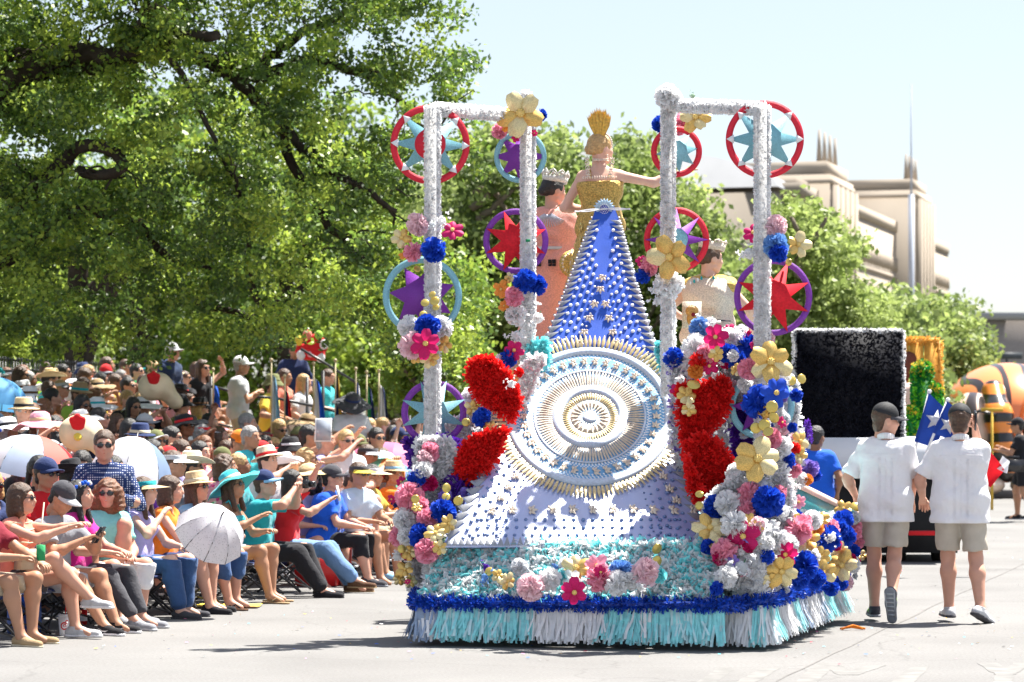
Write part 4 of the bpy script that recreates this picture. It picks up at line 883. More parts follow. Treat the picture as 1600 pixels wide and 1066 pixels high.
def shirt_mesh(J, sleeve='short', fine=False, hem=None, seed=0, extra=.0, collar=False):
    F_ = Field(.0135 if fine else .018, .028); i_ = (.017 if sleeve != 'strap' else .006)+extra; torso(F_, J, i_); g = J['g']; fem = J['fem']; af = (.9 if fem else 1)*(.75+.25*g)
    for n in 'RL':
        if sleeve == 'short': e = J['s'+n].lerp(J['e'+n], .88 if hem else .68); F_.cap(J['s'+n], e, .056*af+extra*.6, .058*af+.008+extra, capb=True)
        elif sleeve == 'long': F_.cap(J['s'+n], J['e'+n], .058*af, .050*af); e = J['e'+n].lerp(J['w'+n], .9); F_.cap(J['e'+n], e, .050*af, .038, capb=True)
    if hem is not None: F_.cap(J['pel']+J['side']*-.08*g, J['pel']+J['side']*.08*g, .112*g+i_); F_.cap(Vector((-.085*g, J['pel'].y-.01, hem)), Vector((.085*g, J['pel'].y-.01, hem)), .105*g+i_); [F_.cap(J['che']-J['up']*.10+J['side']*.085*g*s_, Vector((s_*.115*g, J['pel'].y-.005, hem)), .085*g+i_*.8, .088*g+i_*.8) for s_ in (-1, 1)]; F_.plane((0, 0, hem), (0, 0, -1))
    elif J['kind'] == 'sit': F_.plane((0, 0, J['pel'].z-.07), (0, -.1, -1))
    F_.plane(J['nek']+J['up']*(-.012), J['up']+Vector((0, -.35, 0)))
    if sleeve == 'none': F_.sub(J['nek']+Vector((0, .085, -.01)), (.085, .07, .09))
    if sleeve == 'strap':
        F_.plane(J['che']+J['up']*.02, J['up'])
    v = F_.run(.0045, 30, seed); k = MB(); addnet(k, v)
    if collar:
        c = J['nek']+J['up']*.0; pts = [c+Vector((.064*math.cos(a), .060*math.sin(a)-.010, -.040+.022*(-math.sin(a)))) for a in np.linspace(-3.6, .46, 16)]
        for i in range(15): k.prism([pts[i], pts[i+1], pts[i+1]+Vector((0, 0, .046)), pts[i]+Vector((0, 0, .046))], ((pts[i]+pts[i+1])/2-c).normalized()*1.0, .007)
    if sleeve == 'strap':
        for s in (-1, 1): k.tube([J['che']+Vector((s*.07, .10, .05)), J['nek']+Vector((s*.085, .03, -.01)), J['nek']+Vector((s*.08, -.07, -.08)), J['che']+Vector((s*.075, -.1, .05))], .011, 6)
    return k.mesh('shirt', [MATS['cl_white']], True)
def legs_mesh(J, kind='trousers', fine=False, seed=3, ln=None, waist=.09):
    F_ = Field(.0135 if fine else .018, .03); g = J['g']; fem = J['fem']; lf = (1.03 if fem else 1)*(.7+.3*g); pel = J['pel']; i_ = .016
    F_.cap(pel-J['side']*.088*g, pel+J['side']*.088*g, (.108 if fem else .102)*g+i_*.6); F_.cap(pel-J['side']*.078*g+J['up']*.07, pel+J['side']*.078*g+J['up']*.07, .098*g+i_*.5)
    loose = {'trousers': .012, 'leggings': .0, 'shorts': .018, 'capri': .004, 'jeans': .008, 'skirt': .02}[kind]
    if kind == 'leggings': i_ = .007
    for n in 'RL':
        if kind in ('shorts', 'skirt'): t = ln or .80; e = J['h'+n].lerp(J['k'+n], t); F_.cap(J['h'+n], e, .084*lf+i_, (.084+(.058-.084)*t)*lf+i_+loose, capb=True)
        else:
            F_.cap(J['h'+n], J['k'+n], .084*lf+i_, .056*lf+i_+loose*.5); t = ln or {'trousers': .93, 'leggings': .8, 'capri': .45, 'jeans': .90}[kind]
            e = J['k'+n].lerp(J['a'+n], t); m_ = J['k'+n].lerp(J['a'+n], .32)-Vector((0, .018, 0)); F_.cap(J['k'+n], m_, .056*lf+i_, .060*lf+i_); F_.cap(m_, e, .060*lf+i_, .05+i_*.5); F_.cap(J['k'+n], e, .056*lf+i_+loose*.5, (.050 if kind != 'leggings' else .042)+i_*.6+loose, capb=True)
    if kind == 'skirt': m = (J['kR']+J['kL'])/2; F_.cap(J['pel'], J['pel'].lerp(m, .75), .12, .11, capb=True)
    F_.plane(pel+J['up']*(waist if J['kind'] == 'sit' else .03), J['up'])
    k = MB(); addnet(k, F_.run(.0035, 30, seed)); return k.mesh({'trousers': 'trousers', 'leggings': 'leggings', 'shorts': 'shorts', 'capri': 'capri_trousers', 'jeans': 'jeans', 'skirt': 'skirt'}[kind], [MATS['cl_white']], True)
# ---- shoes (origin at the sole under the ankle, toe towards +Y)
def shoe_mesh(kind):
    k = MB(); sole = MB()
    F_ = Field(.0085, .02)
    if kind == 'sneaker':
        F_.cap((0, -.045, .035), (0, .05, .04), .042, .042); F_.cap((0, .05, .03), (0, .175, .022), .042, .036); F_.cap((0, -.01, .05), (0, -.012, .085), .043, .046, capb=True); F_.plane((0, 0, .014), (0, 0, -1))
        addnet(k, F_.run(), 0); G = Field(.0085, .02); G.cap((0, -.05, .016), (0, .05, .016), .045, .045); G.cap((0, .05, .016), (0, .18, .016), .045, .040); G.plane((0, 0, 0), (0, 0, -1)); G.plane((0, 0, .022), (0, 0, 1)); addnet(k, G.run(), 1)
        for i in range(4): y = .03+i*.025; k.tube([(-.025, y, .068-i*.007), (0, y+.006, .077-i*.007), (.025, y, .068-i*.007)], .0035, 5, 1)
    elif kind == 'sandal':
        G = Field(.009, .02); G.cap((0, -.05, .012), (0, .17, .012), .036, .042); G.plane((0, 0, 0), (0, 0, -1)); G.plane((0, 0, .018), (0, 0, 1)); addnet(k, G.run(), 1)
        for s in (-1, 1): k.tube([(0, .13, .02), (s*.02, .09, .055), (s*.036, .04, .02)], .007, 6, 0)
        k.tube([(-.036, .03, .03), (0, .035, .07), (.036, .03, .03)], .008, 6, 0)
    else:
        F_.cap((0, -.045, .035), (0, .05, .035), .040, .038); F_.cap((0, .05, .026), (0, .19, .02), .038, .030); F_.plane((0, 0, .008), (0, 0, -1)); F_.plane((0, -.01, .075), (0, 0, 1))
        if kind == 'boot': F_.cap((0, -.01, .05), (0, -.01, .2), .045, .05, capb=True)
        addnet(k, F_.run(), 0); G = Field(.0085, .02); G.cap((0, -.05, .008), (0, .19, .008), .040, .034); G.plane((0, 0, 0), (0, 0, -1)); G.plane((0, 0, .014), (0, 0, 1)); addnet(k, G.run(), 1)
    return k.mesh('shoe', [MATS['cl_white'], MATS['cl_white']], True)
CL = {}
def cloth(name, col, rough=.85, **kw):
    if name not in CL: CL[name] = mat('cl_'+name, col, rough, .2, .05, 14, bump=kw.pop('bump', .7), bscale=kw.pop('bscale', 26), sheen=.15, **kw)
    return CL[name]
for n_, c_ in dict(white=(.72, .72, .74), cream=(.66, .58, .42), black=(.018, .018, .022), charcoal=(.06, .06, .07), grey=(.26, .27, .3), light_grey=(.48, .49, .51), navy=(.02, .035, .11), royal_blue=(.012, .10, .58), denim=(.04, .09, .22), dark_denim=(.018, .035, .085), light_denim=(.14, .24, .42), sky_blue=(.24, .46, .68), teal=(.02, .34, .38), aqua=(.24, .66, .62), turquoise=(.05, .50, .56), green=(.03, .28, .10), olive=(.14, .15, .06), lime=(.35, .6, .08), yellow=(.78, .58, .07), mustard=(.52, .34, .05), orange=(.82, .21, .02), coral=(.78, .24, .17), red=(.62, .02, .025), maroon=(.2, .015, .03), magenta=(.62, .02, .25), pink=(.74, .32, .40), blush=(.72, .50, .44), lavender=(.42, .38, .66), purple=(.16, .04, .33), khaki=(.42, .36, .27), tan=(.36, .25, .14), brown=(.11, .055, .03), straw=(.62, .47, .26), salmon=(.74, .26, .19), pale_blue=(.52, .62, .75)).items(): cloth(n_, c_)
HAIR = {'black hair': mat('hair_black', (.012, .010, .010), .45, .5, .3, 60, .5, 300), 'brown hair': mat('hair_brown', (.075, .036, .018), .45, .5, .35, 60, .5, 300), 'auburn hair': mat('hair_auburn', (.17, .065, .025), .45, .5, .35, 60, .5, 300), 'blonde hair': mat('hair_blonde', (.48, .30, .12), .45, .5, .3, 60, .5, 300), 'grey hair': mat('hair_grey', (.30, .29, .28), .5, .5, .3, 60, .5, 300)}
def hair_mesh(kind):
    F_ = Field(.0085, .02); F_.ell((0, -.018, .038), (.086, .103, .098))
    if kind == 'short': F_.cap((-.03, -.062, -.045), (.03, -.062, -.045), .036, .036); F_.sub((0, .13, -.015), (.085, .11, .085)); F_.plane((0, 0, -.078), (0, .3, -1)); F_.sub((0, .045, -.095), (.12, .08, .085))
    elif kind == 'nape': F_.cap((-.03, -.062, -.045), (.03, -.062, -.045), .036, .036); F_.cap((-.018, -.055, -.075), (.018, -.055, -.075), .030, .030); F_.sub((0, .13, -.015), (.085, .135, .09)); F_.sub((0, .055, -.075), (.12, .085, .085)); F_.plane((0, 0, -.092), (0, .2, -1))
    elif kind == 'bob': F_.cap((0, -.04, .0), (0, -.05, -.09), .088, .082); [F_.cap((s*.07, -.01, .01), (s*.075, .0, -.09), .03, .035) for s in (-1, 1)]; F_.sub((0, .13, -.03), (.062, .12, .10))
    elif kind == 'curly': F_.cap((0, -.03, .02), (0, -.04, -.10), .105, .10); [F_.cap((s*.085, .0, .03), (s*.10, .015, -.10), .045, .05) for s in (-1, 1)]; F_.sub((0, .14, -.03), (.066, .13, .10))
    elif kind == 'long': F_.cap((0, -.045, .0), (0, -.09, -.24), .084, .06); [F_.cap((s*.068, -.005, .01), (s*.085, .02, -.22), .028, .026) for s in (-1, 1)]; F_.sub((0, .13, -.03), (.060, .12, .11))
    elif kind == 'bun': F_.sub((0, .13, -.02), (.08, .115, .095)); F_.sub((0, .03, -.09), (.12, .07, .085)); F_.ell((0, -.115, .0), (.042, .036, .042)); F_.plane((0, 0, -.07), (0, 0, -1))
    elif kind == 'ponytail': F_.sub((0, .13, -.02), (.08, .115, .095)); F_.sub((0, .03, -.09), (.12, .07, .085)); F_.cap((0, -.11, .04), (0, -.16, -.16), .035, .02); F_.plane((0, .05, -.08), (0, .5, -1))
    v = F_.run(.0045 if kind == 'curly' else .0022, 120 if kind != 'curly' else 75, 1); k = MB(); addnet(k, v); return k.mesh('hair', [MATS['hair_brown']], True)
HM_ = {k_: hair_mesh(k_) for k_ in ('short', 'nape', 'bob', 'curly', 'long', 'bun', 'ponytail')}
def hat_mesh(kind):
    k = MB(); N = 24
    if kind == 'cap':
        F_ = Field(.0085, .01); F_.ell((0, -.014, .045), (.091, .106, .098)); F_.plane((0, 0, .040), (0, -.10, -1)); addnet(k, F_.run(), 0)
        vs = []; n = 12
        for th in (0, -.006):
            for i in range(n+1):
                a = math.pi*(i/n); x = .080*math.cos(a); vs += [(x, .060*math.sin(a)+.012, .052-2.2*x*x+th), (x*1.02, .012+.165*math.sin(a)**.7, .044-4.2*x*x+th)]
        m = 2*(n+1); fs = [(2*i, 2*i+1, 2*i+3, 2*i+2) for i in range(n)]+[(m+2*i, m+2*i+2, m+2*i+3, m+2*i+1) for i in range(n)]+[(2*i+1, m+2*i+1, m+2*i+3, 2*i+3) for i in range(n)]
        k.add(vs, fs, 1); k.ball((0, -.014, .142), .008, 6, 4, 0)
        return k.mesh('cap', [CL['navy']]*2, True)
    if kind == 'visor':
        k.lathe([(.093, .045), (.095, .085), (.088, .085), (.088, .045)], N, 0, M=Matrix.Diagonal((1, 1.12, 1, 1)))
        vs = []; n = 12
        for i in range(n+1): a = math.pi*(i/n); x = .095*math.cos(a); vs += [(x, .06*math.sin(a)+.02, .052), (x*1.25, .02+.20*math.sin(a)**.8, .02)]
        k.add(vs, [(2*i, 2*i+1, 2*i+3, 2*i+2) for i in range(n)], 1); return k.mesh('visor', [CL['white']]*2, True)
    wob = {'sunhat': lambda p, a, r: Vector((p.x, p.y*1.08, p.z+(.03*math.sin(a*3+1)+.012*math.sin(a*7))*max(0, r-.11)*5)), 'cowboy': lambda p, a, r: Vector((p.x, p.y*1.15, p.z+max(0, r-.10)*.85*abs(math.cos(a))**1.5-max(0, r-.1)*.12)), 'fedora': lambda p, a, r: Vector((p.x, p.y*1.12, p.z-.3*max(0, r-.11)*abs(math.sin(a)))), 'bucket': lambda p, a, r: Vector((p.x, p.y*1.1, p.z+.006*math.sin(a*4)))}[kind]
    prof = {'sunhat': [(0, .150), (.05, .148), (.085, .125), (.098, .06), (.105, .05), (.16, .042), (.215, .025), (.25, .0), (.252, -.004), (.215, .015), (.10, .040)], 'cowboy': [(0, .135), (.03, .14), (.06, .165), (.078, .150), (.092, .06), (.10, .05), (.15, .05), (.19, .055), (.192, .05), (.15, .044), (.095, .042)], 'fedora': [(0, .145), (.035, .15), (.07, .155), (.082, .14), (.094, .06), (.10, .052), (.15, .048), (.152, .044), (.095, .044)], 'bucket': [(0, .14), (.06, .14), (.082, .12), (.096, .05), (.135, .0), (.15, -.02), (.15, -.024), (.094, .04)]}[kind]
    k.lathe(prof, 28, 0, wob=wob); nb = 28*5
    k.lathe([(.0975, .06), (.0965, .088), (.0955, .088)] if kind != 'bucket' else [(.1, .052), (.095, .075), (.094, .075)], 28, 1, wob=lambda p, a, r: Vector((p.x*1.01, p.y*{'sunhat': 1.09, 'cowboy': 1.16, 'fedora': 1.13, 'bucket': 1.11}[kind], p.z)))
    return k.mesh({'sunhat': 'sun_hat', 'cowboy': 'cowboy_hat', 'fedora': 'straw_hat', 'bucket': 'bucket_hat'}[kind], [CL['straw'], CL['brown']], True)
HAT = {k_: hat_mesh(k_) for k_ in ('cap', 'visor', 'sunhat', 'cowboy', 'fedora', 'bucket')}
def glasses_mesh(big=1.0):
    k = MB()
    for s in (-1, 1):
        k.ball((s*.032, .094, .006), (.025*big, .006, .019*big), 10, 6, 0, M=Matrix.Rotation(-s*.25, 3, 'Z')); k.bar((s*.055, .086, .012), (s*.078, -.005, .010), .005, .006, 0)
    k.bar((-.012, .102, .012), (.012, .102, .012), .004, .005, 0); return k.mesh('sunglasses', [mat('dark_lens', (.008, .008, .01), .12, .8, .1, 4)], True)
GLS = glasses_mesh(); GLB = glasses_mesh(1.12)
def crown_mesh():
    k = MB(); r_ = random.Random(4)
    for i in range(26):
        a = 6.283*i/26+r_.random()*.1; k.ball((.094*math.cos(a), -.014+.108*math.sin(a), .075+r_.uniform(-.008, .014)+.012*math.sin(a)), r_.uniform(.012, .02), 6, 4, r_.randrange(5))
    return k.mesh('flower_crown', [CL['yellow'], CL['magenta'], CL['royal_blue'], CL['orange'], CL['white']], True)
FCR = crown_mesh()
SHM = {k_: shoe_mesh(k_) for k_ in ('sneaker', 'sandal', 'flat', 'boot')}
CACHE = {}
def cached(key, fn, *a, **k_):
    if key not in CACHE: CACHE[key] = fn(*a, **k_)
    return CACHE[key]
def person(J, jk, loc, rz, label, group=None, skin=0, top='white', sleeve='short', bottom='jeans', bcol='denim', hair=('short', 'brown hair'), hat=None, gl=0, shoe='sneaker', shc=('charcoal', 'white'), sc=1.0, fine=False, curl=(.5, .5), smile=False, hem=None, collar=False, parts='full', ln=None, footrot=None, seed=0, extra=0, name='person', cat='person'):
    root = empty(name, loc, rz, label, cat, group); root.scale = (sc,)*3
    b = obj('body', cached((jk, 'body', fine, curl, smile), body_mesh, J, fine, curl, smile), root); setmat(b, SKIN[skin])
    if top: o = obj('shirt', cached((jk, 'shirt', sleeve, fine, hem, collar, extra), shirt_mesh, J, sleeve, fine, hem, seed, extra, collar), root); setmat(o, CL[top])
    if bottom: o = obj(bottom if bottom != 'capri' else 'capri_trousers', cached((jk, bottom, fine, ln), legs_mesh, J, bottom, fine, 3, ln), root); setmat(o, CL[bcol])
    HMx = J['HM']
    if hair: o = obj('hair', HM_[hair[0]], root); o.matrix_local = HMx; setmat(o, HAIR[hair[1]])
    if hat:
        o = obj({'cap': 'cap', 'visor': 'visor', 'sunhat': 'sun_hat', 'cowboy': 'cowboy_hat', 'fedora': 'straw_hat', 'bucket': 'bucket_hat', 'flowers': 'flower_crown'}[hat[0]], FCR if hat[0] == 'flowers' else HAT[hat[0]], root)
        o.matrix_local = HMx @ (Matrix.Rotation(hat[3], 4, 'X') if len(hat) > 3 else Matrix()) @ Matrix.Scale(1.03, 4)
        if hat[0] != 'flowers': setmat(o, CL[hat[1]], CL[hat[2]])
    if gl: o = obj('sunglasses', GLB if gl > 1 else GLS, root); o.matrix_local = HMx
    if shoe and parts == 'full':
        for i, n in enumerate('RL'):
            o = obj('shoe', SHM[shoe], root); a = J['a'+n]; M = Matrix.Translation((a.x, a.y, a.z-.07)) @ Matrix.Rotation((-.18 if n == 'R' else .18), 4, 'Z')
            if footrot and footrot[i]: M = Matrix.Translation(a) @ footrot[i].to_4x4() @ Matrix.Translation((0, .0, -.075))
            o.matrix_local = M; setmat(o, CL[shc[0]], CL[shc[1]])
    return root
# ================================================================ QUEEN WITH HER TRAIN, PRINCESSES, WALKERS
BEADG = mat('gold_beading', (.55, .36, .09), .35, .7, .55, 90, .8, 220, metal=.6); BEADS = mat('pearl_beading', (.72, .62, .52), .4, .6, .35, 120, .8, 300, metal=.15)
PEARL = mat('pearl', (.82, .83, .86), .25, .7, .05, 40); IVORY = mat('ivory_sequin', (.74, .62, .50), .35, .6, .2, 60, metal=.15); SILV = mat('silver_bead', (.30, .31, .34), .35, .6, .25, 60, metal=.5)
ICE = mat('ice_bead', (.45, .62, .74), .3, .7, .2, 60, metal=.2)
ZT = [(318, 23.16), (345, 23.08), (400, 22.92), (448, 22.77), (500, 22.62), (547, 22.46), (600, 22.25), (650, 22.02), (700, 21.76), (750, 21.50), (800, 21.24), (855, 20.98)]
def ztr(y):
    for (a, za), (b, zb) in zip(ZT[:-1], ZT[1:]):
        if y <= b or b == 855: t = (y-a)/(b-a); return za+(zb-za)*t
EL = [(318, 934), (345, 924), (448, 886), (547, 847), (600, 822), (700, 777), (750, 745), (855, 690)]; ER = [(318, 958), (345, 968), (448, 996), (547, 1026), (600, 1041), (700, 1060), (750, 1075), (855, 1109)]
def edge(E, y):
    for (a, xa), (b, xb) in zip(E[:-1], E[1:]):
        if y <= b or b == 855: return xa+(xb-xa)*(y-a)/(b-a)
def T(px, py, off=0):
    u = (px-925)/150.; Z = ztr(py)+.15*u*max(0, min(1, (py-540)/140., (930-py)/150.))-.030*u-.02*(1-min(1, u*u))+.012*math.sin(px*.045+py*.012)*min(1, max(0, (py-520)/200.)); return P(px, py, Z-off)
def frame(px, py, ang, off=0):
    """matrix on the train surface: X along screen angle ang (radians, up is +90), Z out of the cloth"""
    c = T(px, py, off); dx, dy = math.cos(ang), -math.sin(ang); a = T(px+dx*4, py+dy*4, off)-c; b = T(px+dy*4, py-dx*4, off)-c
    X = a.normalized(); n = X.cross(b).normalized(); n = -n if n.y > 0 else n; Y = n.cross(X)
    return Matrix.Translation(c) @ Matrix((X, Y, n)).transposed().to_4x4(), a.length/4, b.length/4
JQ = pose('stand', hips=.93, fem=True, hands=((.64, .12, 1.40), (-.10, .22, 1.12)), hint=((.2, -.3, -1), (-1, -.5, -.6)), turn=-.85, nod=.05, feet=((.09, 0, .07), (-.09, 0, .07)))
qp = P(938, 655, 23.42); qr = R(-6); QB = Vector((qp.x, qp.y, 2.24))
qn = person(JQ, 'queen', QB, qr, 'blonde queen in gold gown with a huge blue beaded train on the float', None, 0, top=None, bottom=None, hair=('bun', 'blonde hair'), hat=None, shoe='flat', shc=('mustard', 'mustard'), sc=1.04, fine=True, curl=(.15, .6))
QI = qn.matrix_world.inverted() if False else (Matrix.Translation(QB) @ Matrix.Rotation(qr, 4, 'Z') @ Matrix.Scale(1.04, 4)).inverted()
o = obj('bodice', shirt_mesh(JQ, 'strap', True, hem=None), qn); setmat(o, BEADG)
k = MB(); prof = [(.118, 1.125), (.122, 1.05), (.15, .95), (.20, .75), (.27, .45), (.34, .15), (.37, .02), (.36, .02)]
k.lathe(prof, 40, 0, wob=lambda p, a, r: Vector((p.x*1.08*(1+.05*math.sin(a*9)*r), p.y*.85-.02, p.z))); k.build('skirt', BEADG, qn, True)
k = MB()
for i in range(150): a = random.random()*6.28; z = random.uniform(.2, 1.1); r = .125+(1.1-z)*.225; k.ball((r*1.09*math.cos(a), r*.86*math.sin(a)-.02, z), (.008, .008, .022), 5, 4)
k.build('bugle_bead', [mat('gold_bugle', (.75, .58, .2), .25, .7, .2, 40, metal=.7)], qn, kind='stuff')
NK = JQ['nek']; HQ = JQ['HM']
k = MB()
for i in range(22): a = 6.28*i/22; k.ball(NK+Vector((.058*math.cos(a), .056*math.sin(a)-.005, .045+.01*math.sin(a))), .008, 6, 4)
for i in range(14): a = math.pi+math.pi*i/13; k.ball(NK+Vector((.062*math.cos(a), .062*math.sin(a)-.008, .028)), .006, 6, 4)
k.build('necklace', IVORY, qn)
k = MB()
for s in (-1, 1):
    for j in range(4):
        c = JQ['che']+Vector((s*(.088+.004*j), -.118+.008*j*j*.4, .06+j*.042))
        for a in (-.8, 0, .8, 2.3, 3.9): k.ball(c+Vector((.014*math.sin(a), -.004, .014*math.cos(a))), (.006, .005, .012), 5, 4, M=Matrix.Rotation(a, 3, 'Y'))
k.build('strap_sprig', IVORY, qn, kind='stuff')
k = MB()
for i in range(15): x = -.13+.26*i/14; k.ball(JQ['che']+Vector((x, -.128+abs(x)**2*2.2, .048)), (.006, .006, .013), 5, 4)
k.build('bodice_edge', IVORY, qn)
# gold plume headpiece with jewelled band
plume = empty('plume_headpiece'); plume.parent = qn; plume.matrix_local = HQ @ Matrix.Rotation(.85, 4, 'Z')
k = MB()
for i in range(34):
    a = -.42+.84*i/33; L = .24*(1-.9*abs(a)**1.7)*random.uniform(.92, 1.05); b0 = Vector((a*.07, -.05+random.uniform(-.012, .012), .09)); t = b0+Vector((math.sin(a)*L*.9, -.0, math.cos(a)*L)); s_ = Vector((.009, random.uniform(-.004, .004), 0))
    m = b0.lerp(t, .55)
    k.add([b0-s_*.5, b0+s_*.5, m+s_*1.2, t, m-s_*1.2], [(0, 1, 2, 3, 4)])
    k.add([b0+Vector((0, .01, 0)), m+Vector((.012, .014, 0)), t*.98+Vector((0, .012, 0)), m+Vector((-.012, .014, 0))], [(0, 1, 2, 3)])
k.build('plume', mat('gold_feather', (.66, .38, .05), .5, .5, .35, 50), plume)
k = MB()
for i in range(20): a = -1.6+3.2*i/19; k.ball((.092*math.sin(a), -.045, .04+.092*math.cos(a)), .009, 6, 4)
k.build('jewelled_band', IVORY, plume)
k = MB(); k.ball(HQ @ Vector((.082, 0, -.05)), .007, 6, 4); k.tube([HQ @ Vector((.082, 0, -.05)), HQ @ Vector((.084, 0, -.085))], .004, 5); k.build('earring', IVORY, qn)
# ---- the train
train = empty('train'); train.parent = qn; train.matrix_local = QI           # children below are given in world space
SATIN = mat('royal_blue_satin', (.003, .075, .50), .48, .6, .10, 6, .15, 200); SATIN.node_tree.nodes['Principled BSDF'].inputs['IOR'].default_value = 1.5
SATIN.node_tree.nodes['Principled BSDF'].inputs['Anisotropic'].default_value = 0
k = MB(); NV, NU = 96, 40; vs = []
for i in range(NV+1):
    y = 322+(855-322)*i/NV; a, b = edge(EL, y), edge(ER, y)
    for j in range(NU+1): x = a+(b-a)*j/NU; p = T(x, y); vs.append(p+Vector((0, .004*math.sin(x*.1+i*.12)*(.3+i/NV), 0)))
n1 = len(vs); vs += [v+Vector((0, .02, -.008)) for v in vs]
w_ = NU+1; fs = [(i*w_+j, (i+1)*w_+j, (i+1)*w_+j+1, i*w_+j+1) for i in range(NV) for j in range(NU)]+[(n1+i*w_+j, n1+i*w_+j+1, n1+(i+1)*w_+j+1, n1+(i+1)*w_+j) for i in range(NV) for j in range(NU)]
fs += [(NV*w_+j, n1+NV*w_+j, n1+NV*w_+j+1, NV*w_+j+1) for j in range(NU)]
for j0 in (0, NU): fs += [(i*w_+j0, n1+i*w_+j0, n1+(i+1)*w_+j0, (i+1)*w_+j0) for i in range(NV)]
k.add(vs, fs); k.m = [1 if f[0] % n1 >= int(NV*.44)*w_ and True else 0 for f in k.f]
SATIN2 = mat('glare_blue_satin', (.02, .12, .52), .50, 1.0, .10, 6, .15, 120); SATIN2.node_tree.nodes['Principled BSDF'].inputs['IOR'].default_value = 2.9  # paler, glossier copy of the same cloth, stands in for sun glare low down
k.build('train_cloth', [SATIN, SATIN2], train, True)
# edge spikes, one by one
k = MB(); k.add([(0, -.5, 0), (1, 0, 0), (0, .5, 0), (.3, 0, .22), (0, -.5, -.02), (0, .5, -.02)], [(0, 1, 3), (1, 2, 3), (2, 0, 3)]); k.add([(-.12, -.52, .0), (0, -.5, .06), (0, .5, .06), (-.12, .52, 0)], [(0, 1, 2, 3)]); SPM = k.mesh('spike', [SILV])
def place(name, me, px, py, ang, sx, sy, m=None, off=.004, par=None):
    M, a, b = frame(px, py, ang, off); o = obj(name, me, par or train); o.matrix_local = M @ Matrix.Diagonal((sx*a, sy*b, (sx*a+sy*b)/2, 1))
    if m: setmat(o, m)
    return o
for E, s in ((EL, 1), (ER, -1)):
    y = 348
    while y < 848:
        x = edge(E, y); sp = 8.4+(y-345)*.011; L = 15+(y-345)*.022; sl = (edge(E, y+4)-edge(E, y-4))/8.
        if not (((x+s*8-922)/141)**2+((y-651)/117)**2 < 1): place('spike', SPM, x+s*.5, y, (0 if s > 0 else math.pi)-math.atan(sl)*1.0, L, sp*.92)
        y += sp
x = edge(EL, 850)+8
while x < edge(ER, 850)-6: place('spike', SPM, x, 851, math.pi/2, 13, 9); x += 10.2
# pearls: rows that follow both edges and the hem
pk = MB()
def pearl(px, py, r, mi=0):
    M, a, b = frame(px, py, 0, .004); pk.ball((0, 0, 0), 1, 6, 4, mi); n = 6*5
    for i in range(len(pk.v)-n, len(pk.v)):
        v = Vector(pk.v[i]); pk.v[i] = tuple(M @ Vector((v.x*r*a, v.y*r*a, max(v.z, 0)*r*a*.6)))
def in_med(x, y, f=1.0): return ((x-922)/(141*f))**2+((y-651)/(117*f))**2 < 1
for E, s in ((EL, 1), (ER, -1)):
    for off, r, y0, st in ((-2, 1.9, 340, 9), (24, 3.3, 360, 13), (38, 3.5, 392, 14), (52, 3.3, 415, 14), (64, 2.4, 436, 12), (74, 2.0, 470, 10)):
        y = y0
        while y < 842:
            x = edge(E, y)+s*off*(.55+.55*(y-330)/520.)
            if not in_med(x, y, 1.0) and ((x-942)*s < -4): pearl(x, y, r, 1 if y > 700 else 0)
            y += st
for y, r, st in ((812, 3.4, 15), (824, 3.2, 15), (836, 3.0, 14)):
    x = edge(EL, y)+34
    while x < edge(ER, y)-30: pearl(x+(7 if y == 824 else 0), y, r, 1); x += st
def ell(f, a): return 922+141*f*math.cos(a), 651-117*f*math.sin(a)
for f, n, r in ((.64, 112, 2.3), (.675, 112, 2.1), (.78, 116, 2.3), (.80, 118, 1.9), (.835, 124, 2.2), (.615, 120, 1.7), (.655, 110, 2.4), (.815, 120, 2.2), (.855, 128, 1.9), (.885, 136, 1.8), (.40, 90, 1.8), (.345, 70, 2.0), (.225, 46, 1.8), (.12, 22, 2.0), (.06, 12, 1.8)):
    for i in range(n): pearl(*ell(f, 6.2832*i/n+f*9), r)
# medallion disc under the beading
MEDC = mat('medallion_satin', (.12, .34, .60), .45, .8, .12, 10, .2, 200); MEDW = mat('beaded_pale_band', (.55, .63, .76), .4, .7, .15, 60, .5, 260); TAN_ = mat('ivory_ribbing', (.66, .56, .44), .45, .5, .18, 60, .5, 200); GOLDR = mat('gold_ribbing', (.62, .48, .24), .4, .6, .22, 50, metal=.3)
def band(f0, f1, m, name, off, n=120, kind=None):
    k = MB(); vs = []
    for i in range(n):
        a = 6.2832*i/n
        for f, d in ((f0, .000), (f0, off), (f1, off), (f1, .000)): vs.append(T(*ell(f, a), d+.002))
    k.add(vs, [(i*4+j, i*4+j+1, ((i+1) % n)*4+j+1, ((i+1) % n)*4+j) for i in range(n) for j in range(3)]); return k.build(name, m, train, kind=kind)
k = MB(); n = 120; fr = [0, .1, .2, .3, .4, .5, .6, .7, .8, .87, .93, .935]; vs = []
for f in fr:
    for i in range(n): vs.append(T(*ell(f+1e-4, 6.2832*i/n), .010 if f < .935 else .0))
k.add(vs, [(j*n+i, j*n+(i+1) % n, (j+1)*n+(i+1) % n, (j+1)*n+i) for j in range(len(fr)-1) for i in range(n)]); k.build('medallion_cloth', MEDC, train, True); band(.83, .925, MEDW, 'medallion_band', .016); band(.60, .625, MEDW, 'medallion_band', .018); band(.30, .42, MEDW, 'medallion_band', .015); band(.135, .215, TAN_, 'medallion_band', .018); band(.0, .08, MEDW, 'medallion_band', .02)
